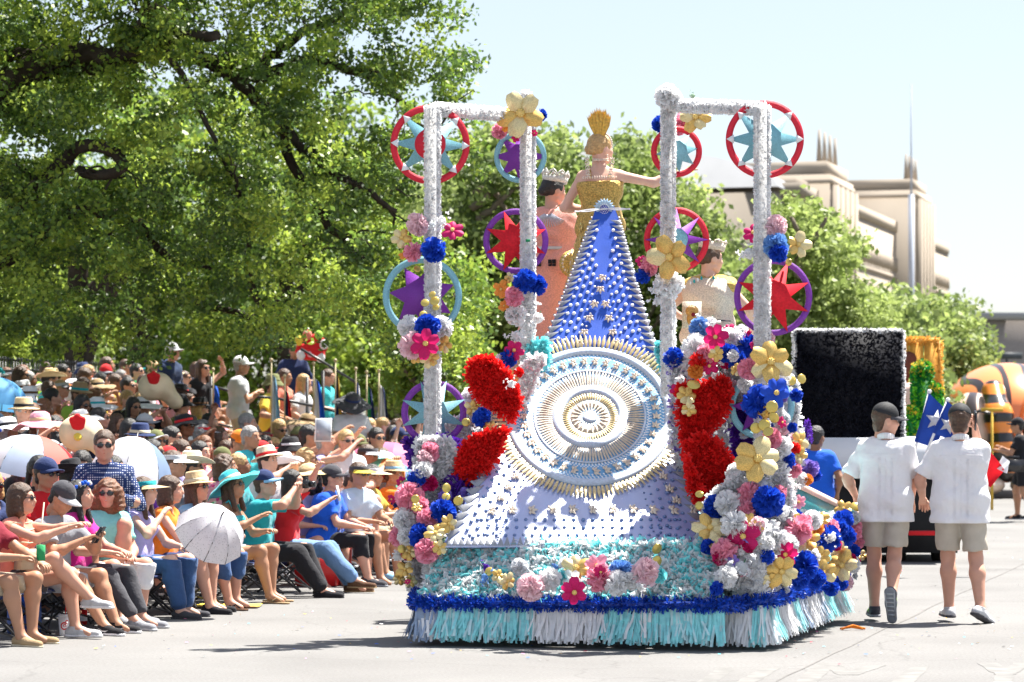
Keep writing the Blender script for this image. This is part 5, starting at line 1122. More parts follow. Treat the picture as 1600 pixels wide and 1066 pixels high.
def ribs(f0, f1, n, name, m, wf=.42, off=.02, tip=.6):
    k = MB()
    for i in range(n):
        a = 6.2832*i/n; da = 6.2832/n*wf; a += random.gauss(0, .1)*da; mf = (f0+f1)/2; g1 = f1*(1+random.gauss(0, .008))
        p = [T(*ell(f0, a-da*.7), off-.004), T(*ell(f0, a+da*.7), off-.004), T(*ell(mf, a+da), off), T(*ell(g1, a+da*tip*.3), off), T(*ell(g1, a-da*tip*.3), off), T(*ell(mf, a-da), off), T(*ell(mf, a), off+.014)]
        k.add(p, [(0, 1, 6), (1, 2, 6), (2, 3, 6), (3, 4, 6), (4, 5, 6), (5, 0, 6)])
    return k.build(name, m, train, kind='stuff')
ribs(.93, 1.09, 128, 'medallion_fringe', GOLDR, .40, .022, .5); ribs(.42, .60, 104, 'ribbed_ring', TAN_, .44, .02, 1.6); ribs(.225, .31, 64, 'ribbed_ring', GOLDR, .44, .02, 1.6); ribs(.09, .22, 22, 'sun_rays', TAN_, .30, .024, .6)
# leaf sprigs
k = MB()
for a, L in ((0, 1), (.75, .9), (-.75, .9), (1.6, .6), (-1.6, .6)):
    c, s = math.cos(a), math.sin(a); p = lambda u, v, z: (u*c-v*s-.2, u*s+v*c, z)
    k.add([p(.05, 0, .05), p(L*.5, .20, .06), p(L, 0, .08), p(L*.5, -.20, .06), p(L*.5, 0, .34)], [(0, 4, 1), (1, 4, 2), (2, 4, 3), (3, 4, 0)])
k.ball((-.15, 0, .15), .17, 6, 4); SPR = k.mesh('leaf_sprig', [IVORY])
for x, y in ((941, 434), (938, 452), (929, 475), (946, 475), (921, 497), (951, 497), (913, 519), (957, 519), (906, 536), (963, 536)): place('leaf_sprig', SPR, x, y, -math.pi/2+random.gauss(0, .15), 11, 11, off=.008)
for i in range(38): a = 6.2832*i/38; place('leaf_sprig', SPR, *ell(.735, a), math.atan2(math.sin(a)*141, math.cos(a)*117)+math.pi/2*1.0, 10.5, 10.5, off=.016)
for i in range(11): place('leaf_sprig', SPR, 768+i*31.5, 797+random.uniform(-1, 1), random.gauss(0, .15), 13, 12, off=.008)
for i, (x, y) in enumerate(((806, 745), (795, 762), (783, 779), (1036, 745), (1046, 765), (1057, 783))): place('leaf_sprig', SPR, x, y, math.pi/2, 12, 12, off=.008)
pk.build('pearls', [PEARL, mat('shaded_pearl', (.13, .20, .40), .3, .7, .2, 40)], train, True, kind='stuff')  # lower pearls: their blue shade is put into the bead colour
# rosette and ribbon at the waist
ro = empty('rosette'); ro.parent = train; c = P(944, 327, 23.12); ro.matrix_local = Matrix.Translation(c)
k = MB()
for i in range(20):
    a = 6.2832*i/20; d = Vector((math.cos(a), 0, math.sin(a))); t = Vector((-d.z, 0, d.x))
    k.add([d*.03+Vector((0, -.02, 0)), d*.065+t*.013+Vector((0, -.01, 0)), d*.092, d*.065-t*.013+Vector((0, -.01, 0)), d*.06+Vector((0, -.028, 0))], [(0, 4, 1), (1, 4, 2), (2, 4, 3), (3, 4, 0)])
k.lathe([(0, .0), (.06, 0), (.06, .012), (0, .012)], 20, M=Matrix.Rotation(R(90), 4, 'X')); k.build('rosette_petals', ICE, ro)
k = MB()
for r, n in ((.038, 16), (.024, 10), (.01, 5)):
    for i in range(n): a = 6.2832*i/n; k.ball((r*math.cos(a), -.03, r*math.sin(a)), .0045, 5, 4)
k.lathe([(0, .022), (.034, .02), (.034, .01)], 18, 1, M=Matrix.Rotation(R(90), 4, 'X')); k.build('rosette_centre', [PEARL, C_['blue']], ro)
k = MB()
for s, x1, y1 in ((-1, 898, 330), (1, 985, 326)):
    a = P(944, 326, 23.1); b = P(x1, y1, 23.02); n = 8
    for j in range(2):
        vs = []
        for i in range(n+1):
            t = i/n; p = a.lerp(b, t)+Vector((0, -.01*math.sin(t*6), -.01*j+.012*math.sin(t*3.1)*(1 if j else -1))); vs += [p+Vector((0, 0, .006)), p+Vector((0, -.004, -.003))]
        k.add(vs, [(2*i, 2*i+1, 2*i+3, 2*i+2) for i in range(n)])
k.build('waist_ribbon', mat('white_ribbon', (.78, .8, .82), .4, .5), train)
# the stand that lifts the queen and carries the train (part of the float)
k = MB(); B0 = FI @ Vector((QB.x, QB.y, 0)); k.box((B0.x, B0.y, (2.23+TOP)/2), (.95, .8, 2.23-TOP)); k.prism([FL(790, 845, 21.25), FL(1040, 845, 21.2), FL(985, 560, 22.75), FL(890, 560, 22.75)], Vector((0, 1, 0)), .04); k.build('queen_stand', FRAME, fl)
k = MB(); k.box((FL(868, 655, 24.2).x+.05, FL(868, 655, 24.2).y+.1, 1.45), (.9, .8, 1.1)); k.build('princess_stand', C_['white'], fl); k = MB(); q = FL(1112, 655, 24.0); k.box((q.x, q.y+.1, 1.1), (.8, .8, .45)); k.build('princess_stand', C_['white'], fl)
# ---- princesses
def gown(J, root, m, flare=.32, z0=1.12):
    k = MB(); k.lathe([(.135, z0), (.155, .98), (.18, .85), (.19, .6), (flare*.85, .25), (flare, .02), (flare*.97, .02)], 36, wob=lambda p, a, r: Vector((p.x*1.1*(1+.03*math.sin(a*8)), p.y*.9-.02, p.z))); o = k.build('skirt', m, root, True); return o
JP = pose('stand', hips=.93, fem=True, girth=1.22, hands=((.20, .30, 1.05), (-.20, .30, 1.05)), hint=((1, -.6, -.3), (-1, -.6, -.3)), turn=-.75, feet=((.09, 0, .07), (-.09, 0, .07)))
q = P(862, 655, 24.2); SAL = mat('salmon_beaded', (.80, .33, .25), .5, .5, .2, 100, .6, 260)
pr = person(JP, 'princess1', (q.x, q.y, 2.02), R(-18), 'dark-haired woman in salmon beaded gown and pearl crown left of the queen', None, 1, top=None, bottom=None, hair=('bun', 'black hair'), shoe='flat', sc=1.0, fine=True)
o = obj('bodice', shirt_mesh(JP, 'none', True), pr); setmat(o, SAL); gown(JP, pr, SAL, .36)
from mathutils.bvhtree import BVHTree
def hits(o, pts, dirn, off=.004):
    me = o.data; bv = BVHTree.FromPolygons([v.co for v in me.vertices], [tuple(p.vertices) for p in me.polygons]); out = []
    for p in pts:
        h = bv.ray_cast(Vector(p), Vector(dirn))
        if h[0]: out.append(h[0]-Vector(dirn)*off)
    return out
k = MB()
for i in range(17):
    a = -1.5+3*i/16; c = JP['nek']+Vector((0, -.3, -.04)); pts = [c+Vector((math.sin(a)*r, -.2, -.02-math.cos(a*.6)*r*.9)) for r in (.03, .06, .09, .12, .15)]
    h = hits(o, pts, (0, 1, 0), .003)
    if len(h) > 1: k.tube(h, .0042, 5)
k.build('bead_ray', [mat('silver_grey_bead', (.5, .5, .55), .3, .7, .2, 60, metal=.4)], pr, kind='stuff')
k = MB(); k.lathe([(.150, 1.075), (.152, 1.09), (.148, 1.10)], 30, wob=lambda p, a, r: Vector((p.x*1.22, p.y*.98-.02, p.z))); k.build('belt', CL['light_grey'], pr, True)
k = MB()
for x in (-.07, .06):
    for s in (-1, 1): k.box((x+s*.018, -.185, .97), (.028, .02, .035)); k.box((x+s*.018, -.185, .94), (.026, .02, .018))
k.build('black_bow', CL['black'], pr, kind='stuff')
def tiara(J, root, m, arches=9, h=.07, tall=.05, name='crown'):
    k = MB(); M = J['HM'] @ Matrix.Rotation(-.12, 4, 'X')
    k.lathe([(.088, .075), (.096, .075), (.105, .075+tall), (.097, .075+tall)], 30, M=M @ Matrix.Diagonal((1, 1.12, 1, 1)))
    for i in range(arches):
        a = 6.2832*i/arches; c = Vector((.104*math.cos(a), .112*math.sin(a), .075+tall)); t = Vector((-math.sin(a), math.cos(a), 0)); w_ = .036
        k.tube([M @ (c+t*w_*math.cos(b)+Vector((0, 0, h*.7*math.sin(b)))) for b in np.linspace(0, math.pi, 8)], .007, 5)
        k.ball(M @ (c+Vector((0, 0, h*.35))), .015, 6, 4); k.ball(M @ (c+Vector((0, 0, h*.75))), .009, 6, 4)
    return k.build(name, m, root, True)
tiara(JP, pr, mat('pearl_filigree', (.66, .64, .58), .4, .6, .25, 120, .7, 200))
k = MB(); M = Matrix.Translation(QI.inverted() @ Vector((0, 0, 0)))
q = P(895, 412, 23.9)
k.lathe([(0, 0), (.115, -.02), (.115, .0), (.07, .03), (0, .035)], 26, M=Matrix.Rotation(R(90), 4, 'X')); [k.ball((.085*math.cos(6.28*i/18), -.02, .085*math.sin(6.28*i/18)), .012, 6, 4, 1) for i in range(18)]; k.ball((0, -.035, 0), .03, 8, 6, 1)
o = k.build('mantle_medallion', [BEADG, IVORY], pr); o.matrix_local = (Matrix.Translation((pr.location)) @ Matrix.Rotation(R(-18), 4, 'Z')).inverted() @ Matrix.Translation(q)
JR = pose('stand', hips=.93, fem=True, girth=1.15, hands=((.34, .15, .95), (-.22, .25, 1.1)), hint=((1, -.4, -.3), (-1, -.6, -.3)), turn=-.9, feet=((.09, 0, .07), (-.09, 0, .07)))
q = P(1108, 655, 23.9); pr = person(JR, 'princess2', (q.x, q.y, 1.36), R(-14), 'brown-haired woman in cream gown with gold collar, behind the float on the right', None, 0, top=None, bottom=None, hair=('bun', 'brown hair'), shoe='flat', fine=True, sc=1.04)
o = obj('bodice', shirt_mesh(JR, 'none', True), pr); setmat(o, BEADS); gown(JR, pr, BEADS, .34)
F_ = Field(.0135, .02)
for n in 'RL': F_.cap(JR['nek']-Vector((0, 0, .045))+(JR['s'+n]-JR['nek'])*.35, JR['s'+n]+(JR['s'+n]-JR['nek'])*.12, .088, .082)
F_.plane(JR['nek']+Vector((0, 0, .0)), (0, -.3, 1)); k = MB(); addnet(k, F_.run(.003, 60)); 
for s in (-1, 1):
    for j in range(4): k.ball(JR['nek']+Vector((s*(.05+j*.03), -.10+.004*j, -.035-.012*j)), (.010, .008, .016), 6, 4, 1 if j % 2 else 2)
k.build('collar', [BEADG, PEARL, CL['teal']], pr, True)
tiara(JR, pr, BEADS, 7, .03, .06)
k = MB(); k.box((0, 0, 0), (.16, .03, .22)); k.ball((-.0, -.02, .03), (.055, .02, .05), 10, 6, 1); k.ball((0, -.02, -.035), (.045, .02, .06), 10, 6, 1); k.ball((0.01, -.04, .0), (.018, .01, .018), 8, 5, 2)
o = k.build('embroidered_panel', [BEADS, mat('amber_beads', (.55, .27, .06), .4, .6, .3, 100, .6, 200), CL['maroon']], pr); q = P(1081, 492, 23.6); o.matrix_local = (Matrix.Translation(pr.location) @ Matrix.Rotation(R(-14), 4, 'Z') @ Matrix.Scale(1.04, 4)).inverted() @ Matrix.Translation(q)
k = MB(); k.tube([(-.2, -.15, 1.08), (0, -.185, 1.085), (.2, -.14, 1.075)], .006, 5); k.build('belt', CL['charcoal'], pr)
# ---- the two men walking away beside the float
LIN = mat('cl_white_linen', (.76, .75, .77), .8, .25, .03, 10, .8, 22); CL['linen'] = LIN
CL['cap_black'] = mat('cl_cap_black', (.02, .021, .024), .7, .3, .1, 20, .3, 300); CL['shorts_khaki'] = mat('cl_shorts_khaki', (.50, .45, .38), .85, .2, .05, 16, .3, 300)
J1 = pose('stand', lean=.03, hips=.94, girth=1.02, hands=((.20, .28, .95), (-.24, .26, .98)), hint=((1, -.8, -.6), (-1, -.8, -.6)), feet=((.05, -.30, .23), (-.09, .04, .07)), turn=-1.25, nod=-.08)
q = P(1384, 655, 23.35); w1 = person(J1, 'walk1', (q.x, q.y, 0), R(-8), 'man in white shirt and khaki shorts with one heel lifted, head turned right', 'men in white shirts walking behind the float', 1, 'linen', 'short', 'shorts', 'shorts_khaki', ('nape', 'brown hair'), ('cap', 'cap_black', 'charcoal', -.1), 1, 'sneaker', ('charcoal', 'grey'), 1.035, True, (.5, .5), hem=.79, collar=True, ln=.80, footrot=(Matrix.Rotation(R(-12), 3, 'Z') @ Matrix.Rotation(R(-68), 3, 'X'), None), extra=.004)
J2 = pose('stand', lean=-.01, hips=.94, girth=1.08, hands=((.125, .12, 1.55), (-.28, .24, .98)), hint=((.55, .0, -2.2), (-1, -.8, -.6)), feet=((.15, -.14, .12), (-.08, .08, .07)), turn=-.12, nod=-.12)
q = P(1500, 655, 23.2); w2 = person(J2, 'walk2', (q.x, q.y, 0), R(-5), 'man in white shirt and khaki shorts walking with a phone held to his right ear', 'men in white shirts walking behind the float', 1, 'linen', 'short', 'shorts', 'shorts_khaki', ('nape', 'brown hair'), ('cap', 'cap_black', 'cap_black', -.1), 0, 'sneaker', ('light_grey', 'charcoal'), 1.03, True, (.75, .5), hem=.79, collar=True, ln=.86, footrot=(Matrix.Rotation(R(-38), 3, 'Z') @ Matrix.Rotation(R(-22), 3, 'X'), None), extra=.004)
for w_, lime in ((w1, True), (w2, False)):
    sh = [c for c in w_.children if c.name.startswith('shirt')][0]; k = MB()
    for x in (-.058, -.05, -.042, .0, .042, .05, .058):
        h = hits(sh, [(x, -.6, z) for z in np.linspace(.74, 1.30, 22)], (0, 1, 0), .0005)
        if len(h) > 2: k.tube(h, .0018, 5)
    h = hits(sh, [(x, -.6, 1.33-.15*x*x) for x in np.linspace(-.17, .17, 18)], (0, 1, 0), .0005); k.tube(h, .002, 5)
    k.build('pleats', LIN, w_, True, kind='stuff')
    for x in (-.115, .115):     # side vents and back pockets of the shorts
        pass
    if lime:
        for c in w_.children:
            if c.name.startswith('shoe'):
                k = MB()
                for s in (-1, 1): k.add([(s*.044, -.03, .05), (s*.046, .05, .03), (s*.043, .09, .045), (s*.040, 0, .075)], [(0, 1, 2, 3)])
                
                k.build('lime_flash', CL['lime'], c)
                k = MB()
                for i in range(6): k.box((0, -.04+i*.036, -.0005), (.066-.005*abs(i-2.5), .013, .004))
                for s in (-1, 1): k.bar((s*.036, -.05, -.001), (s*.03, .16, -.001), .008, .004)
                k.build('sole_tread', CL['light_grey'], c)
k = MB(); k.box((0, 0, 0), (.012, .075, .15)); ph = k.build('phone', [mat('phone_dark', (.02, .02, .025), .25, .6)], label='dark phone held to the ear of the second walking man', cat='phone'); ph.matrix_world = Matrix.Translation((w2.matrix_basis @ Vector((.125, .075, 1.60)))) @ Matrix.Rotation(.3, 4, 'X')
# ================================================================ CROWD
TUBE = mat('chair_tube_black', (.03, .03, .033), .4, .5); CG = 'spectators seated along the kerb'
def face_to(dx, dy): return math.atan2(-dx, dy)        # rotz so that local +Y looks along (dx, dy)
def chair(loc, rz, label, col='navy', h=.40):
    root = empty('folding_chair', loc, rz, label, 'chair', 'folding chairs of the front row')
    k = MB(); k.box((0, 0, h), (.46, .42, .025)); k.build('seat', CL[col], root)
    k = MB(); k.box((0, -.22, h+.30), (.44, .02, .30), Matrix.Rotation(.12, 3, 'X')); k.build('backrest', CL[col], root)
    for s in (-1, 1):
        for a, b in (((s*.24, .2, .01), (s*.24, -.2, h)), ((s*.24, -.22, .01), (s*.24, .2, h)), ((s*.24, -.2, h-.02), (s*.24, -.26, h+.46))):
            k = MB(); k.tube([a, b], .011, 6); k.build('leg' if a[2] < .1 else 'back_post', TUBE, root)
    k = MB(); k.tube([(-.24, .2, .02), (.24, -.1, h*.6)], .008, 5); k.tube([(.24, .2, .02), (-.24, -.1, h*.6)], .008, 5); k.tube([(-.24, -.1, h*.6), (.24, -.1, h*.6)], .006, 5); k.build('cross_brace', TUBE, root)
    return root
def rowZ(px, k=0):     # distance of the pelvis line of row k on the sight line px
    ax, ay = -3.74-.80*k*SR.x, 21.93-.80*k*SR.y
    return (-ax+.287*ay)/(.287+(800-px)/F)
def head_at(px, py, Z, J, sc):     # ground point so that the head centre sits on that pixel
    h = CAMH-(py-HOR)*Z/F; return h-J['HM'].translation.z*sc
FEET = {'n': None, 'a': ((.16, .50, .07), (-.10, .42, .07)), 'f': ((.12, .66, .07), (-.12, .60, .07)), 'w': ((.24, .44, .07), (-.22, .46, .07)), 'b': ((.1, .34, .07), (-.1, .36, .07)), 'x': ((-.10, .62, .30), (-.12, .48, .07))}
def front(px, fdir, label, hips=.42, sc=.98, fem=True, hands=((.12, .36, .62), (-.10, .36, .62)), feet='a', turn=0, nod=0, lean=.08, girth=1., dz=0, ch='navy', dpx=0, **kw):
    Z = rowZ(px)+dz; J = pose('sit', lean=lean, hips=hips, hands=hands, feet=FEET[feet] if isinstance(feet, str) else feet, fem=fem, turn=turn, nod=nod, girth=girth, hint=kw.pop('hint', ((.8, -.5, -.7), (-.8, -.5, -.7))))
    a = R(fdir); rz = face_to(math.cos(a), -math.sin(a)); q = P(px, 655, Z); loc = (q.x, q.y, 0)
    p = person(J, 'front%d' % px, loc, rz, label, CG, sc=sc, fine=True, **kw)
    if ch: chair(loc, rz, 'folding chair with %s fabric under the %s' % (ch.replace('_', ' '), ' '.join(label.split()[:6])), ch, hips*sc-.075)
    return p, J
def inworld(p, v): return Matrix.Translation(p.location) @ Matrix.Rotation(p.rotation_euler.z, 4, 'Z') @ (Vector(v)*p.scale.x)
def put(name, me, loc, label, cat, group=None, rot=(0, 0, 0), par=None): return obj(name, me, par, loc=loc, rot=rot, label=label, cat=cat, group=group)
# --- front row, left to right; fdir: degrees from screen right towards the camera
pA, JA = front(-34, 25, 'person at the far left edge in a dark maroon shirt holding a green can', fem=False, hands=((.12, .46, .66), (-.08, .50, .62)), feet='a', skin=2, top='maroon', sleeve='short', bottom='shorts', bcol='khaki', hair=('short', 'black hair'), shoe='flat', shc=('tan', 'cream'), ln=.85)
pB, JB = front(20, 18, 'woman in a coral striped sleeveless top and sunglasses with legs crossed', hands=((.08, .52, .86), (-.04, .56, .88)), feet='x', turn=.15, nod=.05, skin=1, top='coral', sleeve='none', bottom='shorts', bcol='charcoal', hair=('bob', 'brown hair'), gl=1, shc=('light_grey', 'white'), ln=.5)
pC, JC = front(72, 28, 'man in grey and white cap and grey polo looking down at a phone', fem=False, hands=((.10, .44, .74), (-.08, .46, .76)), turn=.0, nod=-.55, lean=.22, skin=2, top='grey', sleeve='short', bottom='shorts', bcol='light_grey', hair=('short', 'black hair'), hat=('cap', 'charcoal', 'light_grey'), shc=('black', 'white'), ln=.82, feet='f', girth=1.08)
pD, JD = front(112, 22, 'woman with long black hair and a bright flower crown in a magenta top', hands=((.12, .42, .62), (-.06, .44, .62)), turn=.15, nod=.15, skin=1, top='magenta', sleeve='short', bottom='leggings', bcol='charcoal', hair=('long', 'black hair'), hat=('flowers',), shc=('grey', 'light_grey'), feet='f', girth=1.05)
pE, JE = front(160, 48, 'smiling woman with curly auburn hair and big sunglasses in an aqua tee', hands=((.06, .36, .56), (-.04, .38, .56)), turn=-.75, nod=0, skin=1, top='aqua', sleeve='short', bottom='capri', bcol='white', hair=('curly', 'auburn hair'), gl=2, smile=True, shc=('grey', 'white'), feet='a', girth=1.28, ln=.18)
pF, JF = front(213, 20, 'woman in a teal visor with hand to her face and pale blue top', hands=((.10, .30, .88), (-.08, .40, .60)), turn=.1, nod=.1, skin=0, top='lavender', sleeve='none', bottom='jeans', bcol='denim', hair=('long', 'brown hair'), hat=('visor', 'teal', 'straw'), shoe='flat', shc=('charcoal', 'charcoal'), feet='a')
pG, JG = front(254, 14, 'woman in an orange sleeveless top with straight brown hair writing on her lap', hands=((.10, .46, .62), (-.08, .44, .66)), turn=.2, nod=0, skin=1, top='orange', sleeve='none', bottom='shorts', bcol='navy', hair=('bob', 'brown hair'), shoe='flat', shc=('black', 'black'), feet='a', ln=.6)
pH, JH = front(296, 24, 'woman in straw hat and sunglasses with rolled jeans and black sandals', hands=((.10, .42, .62), (-.08, .44, .66)), turn=.0, nod=.15, skin=1, top='sky_blue', sleeve='none', bottom='capri', bcol='denim', hair=('long', 'brown hair'), hat=('fedora', 'straw', 'cream'), gl=1, shoe='sandal', shc=('black', 'brown'), feet='a')
pI, JI = front(352, 16, 'woman in a wide striped turquoise sun hat and teal top, bare legs', hands=((.14, .40, .80), (-.08, .40, .66)), turn=-.1, nod=.2, skin=2, top='turquoise', sleeve='strap', bottom='shorts', bcol='light_grey', hair=('long', 'brown hair'), hat=('sunhat', 'turquoise', 'cream', .3), gl=1, shoe='sandal', shc=('tan', 'tan'), feet='a', ln=.4)
pJ, JJ = front(402, 8, 'man in navy cap aiming a small camera with both hands raised', fem=False, hands=((.07, .38, 1.03), (-.06, .38, 1.02)), turn=-.1, nod=.1, skin=1, top='teal', sleeve='short', bottom='trousers', bcol='black', hair=('short', 'brown hair'), hat=('cap', 'navy', 'sky_blue'), shoe='flat', shc=('black', 'black'), feet='f', girth=1.1)
pK, JK = front(446, 8, 'woman in a red top waving one hand and holding up a white phone', hands=((.10, .46, .90), (-.12, .30, 1.22)), turn=-.15, nod=.1, skin=1, top='red', sleeve='short', bottom='jeans', bcol='light_denim', hair=('long', 'black hair'), smile=True, shoe='boot', shc=('brown', 'tan'), feet=((.10, .72, .12), (-.02, .66, .07)))
pL, JL = front(508, 12, 'woman in royal blue tee and dark cap sitting on the red cooler', hands=((.08, .40, .60), (-.06, .42, .60)), turn=-.05, nod=0, skin=1, top='royal_blue', sleeve='short', bottom='leggings', bcol='black', hair=('short', 'black hair'), hat=('cap', 'charcoal', 'charcoal'), shoe='sneaker', shc=('charcoal', 'grey'), feet='a', hips=.44, girth=1.28, ch=None, ln=.42)
pM, JM = front(541, 14, 'boy in red tee and grey cap eating a snack beside the woman in blue', fem=False, hands=((.06, .34, .72), (-.04, .34, .70)), turn=-.1, nod=-.35, skin=2, top='red', sleeve='short', bottom='shorts', bcol='charcoal', hair=('short', 'black hair'), hat=('cap', 'grey', 'light_grey'), shc=('sky_blue', 'grey'), feet='a', sc=.94, dz=.5, ch=None, ln=.8)
pN, JN = front(572, 12, 'man in an orange and yellow tee with bare crossed legs at the row end', fem=False, hands=((.10, .40, .66), (-.06, .42, .66)), turn=-.1, skin=2, top='mustard', sleeve='short', bottom='shorts', bcol='khaki', hair=('short', 'black hair'), hat=('visor', 'white', 'cream'), shoe='sandal', shc=('brown', 'tan'), feet='f', dz=.9, girth=1.2, ch='charcoal', ln=.6)
pO, JO = front(604, 12, 'person in an orange tee with a hand raised beside the float flowers', fem=False, hands=((.12, .36, .98), (-.08, .40, .62)), turn=-.1, skin=2, top='orange', sleeve='short', bottom='shorts', bcol='cream', hair=('short', 'brown hair'), hat=('fedora', 'straw', 'sky_blue'), shoe='sandal', shc=('tan', 'tan'), feet='f', dz=1.2, ch='charcoal')
# stripes knitted into the coral top
sh = [c for c in pB.children if c.name.startswith('shirt')][0]; k = MB()
for z in np.arange(.58, .95, .05):
    h = hits(sh, [(x, .6, z+.1*abs(x)) for x in np.linspace(-.16, .16, 14)], (0, -1, 0), .001)
    if len(h) > 3: k.tube(h, .006, 5)
k.build('stripe', CL['cream'], pB, kind='stuff')
# cap emblem and letter, shoe swooshes
def textobj(txt, size, m, par, M, name='lettering', ext=.001):
    cu = bpy.data.curves.new(name, 'FONT'); cu.body = txt; cu.size = size; cu.extrude = ext; cu.align_x = 'CENTER'; cu.align_y = 'CENTER'
    t = bpy.data.objects.new(name, cu); COL.objects.link(t); dg = bpy.context.evaluated_depsgraph_get(); me = bpy.data.meshes.new_from_object(t.evaluated_get(dg)); bpy.data.objects.remove(t)
    me.materials.clear(); me.materials.append(m); o = obj(name, me, par); o.matrix_local = M; return o
def on_head(J, x, y, z, up=0): return J['HM'] @ Matrix.Translation((x, y, z)) @ Matrix.Rotation(math.pi, 4, 'Z') @ Matrix.Rotation(R(90)-up, 4, 'X')
textobj('G', .045, CL['white'], pL, on_head(JL, .01, .098, .085, .25)); 
for p_ in (pC,):
    for c in p_.children:
        if c.name.startswith('shoe'):
            for s in (-1, 1):
                k = MB(); k.add([(s*.0455, .09, .045), (s*.048, .055, .030), (s*.049, .02, .032), (s*.047, -.035, .062), (s*.0485, .02, .040), (s*.0475, .06, .039)], [(0, 1, 2, 3, 4, 5)]); k.build('swoosh', CL['white'], c)
textobj('LLORES', .045, CL['white'], pM, Matrix.Translation((0.0, .165, .80)) @ Matrix.Rotation(math.pi, 4, 'Z') @ Matrix.Rotation(R(78), 4, 'X'))
# --- things by the front row
k = MB(); k.box((0, 0, .19), (.40, .62, .36), taper=1.06); ck = k.build('cooler', mat('cooler_red', (.55, .012, .015), .4, .5), loc=(0, 0, 0), label='red cooler with white lid under the woman in the blue tee', cat='cooler')
k = MB(); k.box((0, 0, .395), (.44, .66, .05)); k.build('lid', mat('cooler_white', (.7, .7, .72), .4, .5), ck)
k = MB(); k.box((0, .342, .2), (.1, .02, .24)); k.build('handle', MATS['cooler_white'], ck); ck.location = (pL.location.x-.02, pL.location.y, 0); ck.rotation_euler.z = pL.rotation_euler.z+R(90)
q = P(534, 655, 29.2); k = MB(); k.box((0, 0, .18), (.26, .2, .36), taper=.94); bg_ = k.build('tote_bag', mat('tote_pink', (.66, .12, .12), .7, .3, .5, 14), loc=(q.x, q.y-.5, 0), label='pink and red patterned tote bag beside the red cooler', cat='bag')
k = MB(); k.tube([(-.07, 0, .35), (-.05, 0, .46), (.05, 0, .46), (.07, 0, .35)], .008, 5); k.build('bag_handle', CL['white'], bg_)
def cup(loc, label, logo=True, m='cup_white', col=(.75, .75, .76), lidc='cup_lid'):
    k = MB(); k.lathe([(.034, 0), (.046, .15), (.043, .15), (.031, .01), (0, .01)], 20); o = k.build('paper_cup', mat(m, col, .5), None, True, loc=loc, label=label, cat='cup')
    k = MB(); k.lathe([(0, .162), (.044, .162), (.049, .15), (.046, .147)], 20); k.build('lid', mat('cup_lid', (.6, .61, .63), .35, .5), o); k = MB(); k.tube([(.01, 0, .15), (.015, 0, .23)], .004, 6); k.build('straw', CL['red'], o)
    if logo:
        k = MB(); R_ = .0425
        def arc(cx, cz, r, a0, a1, w_=.006):
            n = 12; vs = []
            for i in range(n+1):
                a = a0+(a1-a0)*i/n
                for rr in (r-w_, r+w_): x = cx+rr*math.cos(a); z = cz+rr*math.sin(a); th = x/R_-1.35; Rz = .034+.012*z/.15+.0012; vs.append((Rz*math.cos(th), Rz*math.sin(th), z))
            k.add(vs, [(2*i, 2*i+1, 2*i+3, 2*i+2) for i in range(n)])
        arc(0, .075, .026, .6, 5.6, .005); arc(.004, .078, .010, -1, 4.5, .003); arc(.020, .105, .012, .2, 3, .003); k.build('printed_logo', CL['red'], o)
    return o
q = P(100, 990, 7377/(993-655)); cup((q.x, q.y, 0), 'white paper cup with a red script logo on the ground at left')
q = P(130, 975, 7377/(976-655)); k = MB(); k.lathe([(0, 0), (.033, 0), (.033, .115), (.027, .122), (0, .122)], 18); c = k.build('soda_can', CL['red'], None, True, loc=(q.x, q.y, 0), label='red soda can on the ground behind the white paper cup', cat='can'); k = MB(); k.lathe([(.0335, .03), (.0338, .06), (.0335, .075)], 18); k.build('printed_band', CL['white'], c)
q = P(38, 1000, 22.1); k = MB(); k.lathe([(0, 0), (.13, 0), (.135, .02), (.13, .24), (.12, .25), (0, .25)], 24); c = k.build('drinks_jug', mat('jug_blue', (.015, .07, .30), .45, .5), None, True, loc=(q.x, q.y, 0), label='dark blue insulated drinks jug on the ground at the far left', cat='jug')
k = MB(); k.lathe([(.12, .25), (.125, .29), (.10, .31), (0, .31)], 24); k.build('lid', CL['royal_blue'], c); k = MB(); k.tube([(-.12, 0, .26), (-.11, 0, .36), (.11, 0, .36), (.12, 0, .26)], .01, 6); k.build('handle', CL['black'], c)
q = P(50, 1005, 21.9); k = MB(); k.lathe([(0, 0), (.04, 0), (.042, .16), (.03, .19), (.018, .2), (.018, .215), (0, .215)], 16); k.build('water_bottle', CL['royal_blue'], None, True, loc=(q.x+.02, q.y-.1, 0), label='blue water bottle standing in front of the drinks jug', cat='bottle')
q = P(290, 940, 7377/(943-655)); k = MB(); k.lathe([(.05, 0), (.062, .14), (.058, .14), (.046, .01), (0, .01)], 18); k.build('foam_cup', MATS['cup_white'], None, True, loc=(q.x, q.y, 0), label='large plain white foam cup near the woman in sandals', cat='cup')
q = P(355, 948, 7377/(948-655)); k = MB(); vs = []; n = 16
for i in range(n+1):
    for j in range(7): vs.append((-.26+.56*i/n+.01*math.sin(j*2), -.18+.36*j/6+.01*math.sin(i*1.3), .012+.010*abs(math.sin(i*.9+j*.7))*(1 if 0 < j < 6 else .3)))
k.add(vs, [(i*7+j, (i+1)*7+j, (i+1)*7+j+1, i*7+j+1) for i in range(n) for j in range(6)]); k.build('mat', CL['yellow'], None, True, loc=(q.x, q.y, 0), label='crumpled yellow mat on the road under bare feet', cat='mat')
q = P(1345, 985, 7377/(985-655)); k = MB()
for i in range(3):
    a = random.uniform(-.5, .5); x = random.uniform(-.08, .08); k.tube([(x-.09, random.uniform(-.05, .05), .012), (x, .02, .02+random.random()*.02), (x+.09, a*.1, .012)], .009, 5)
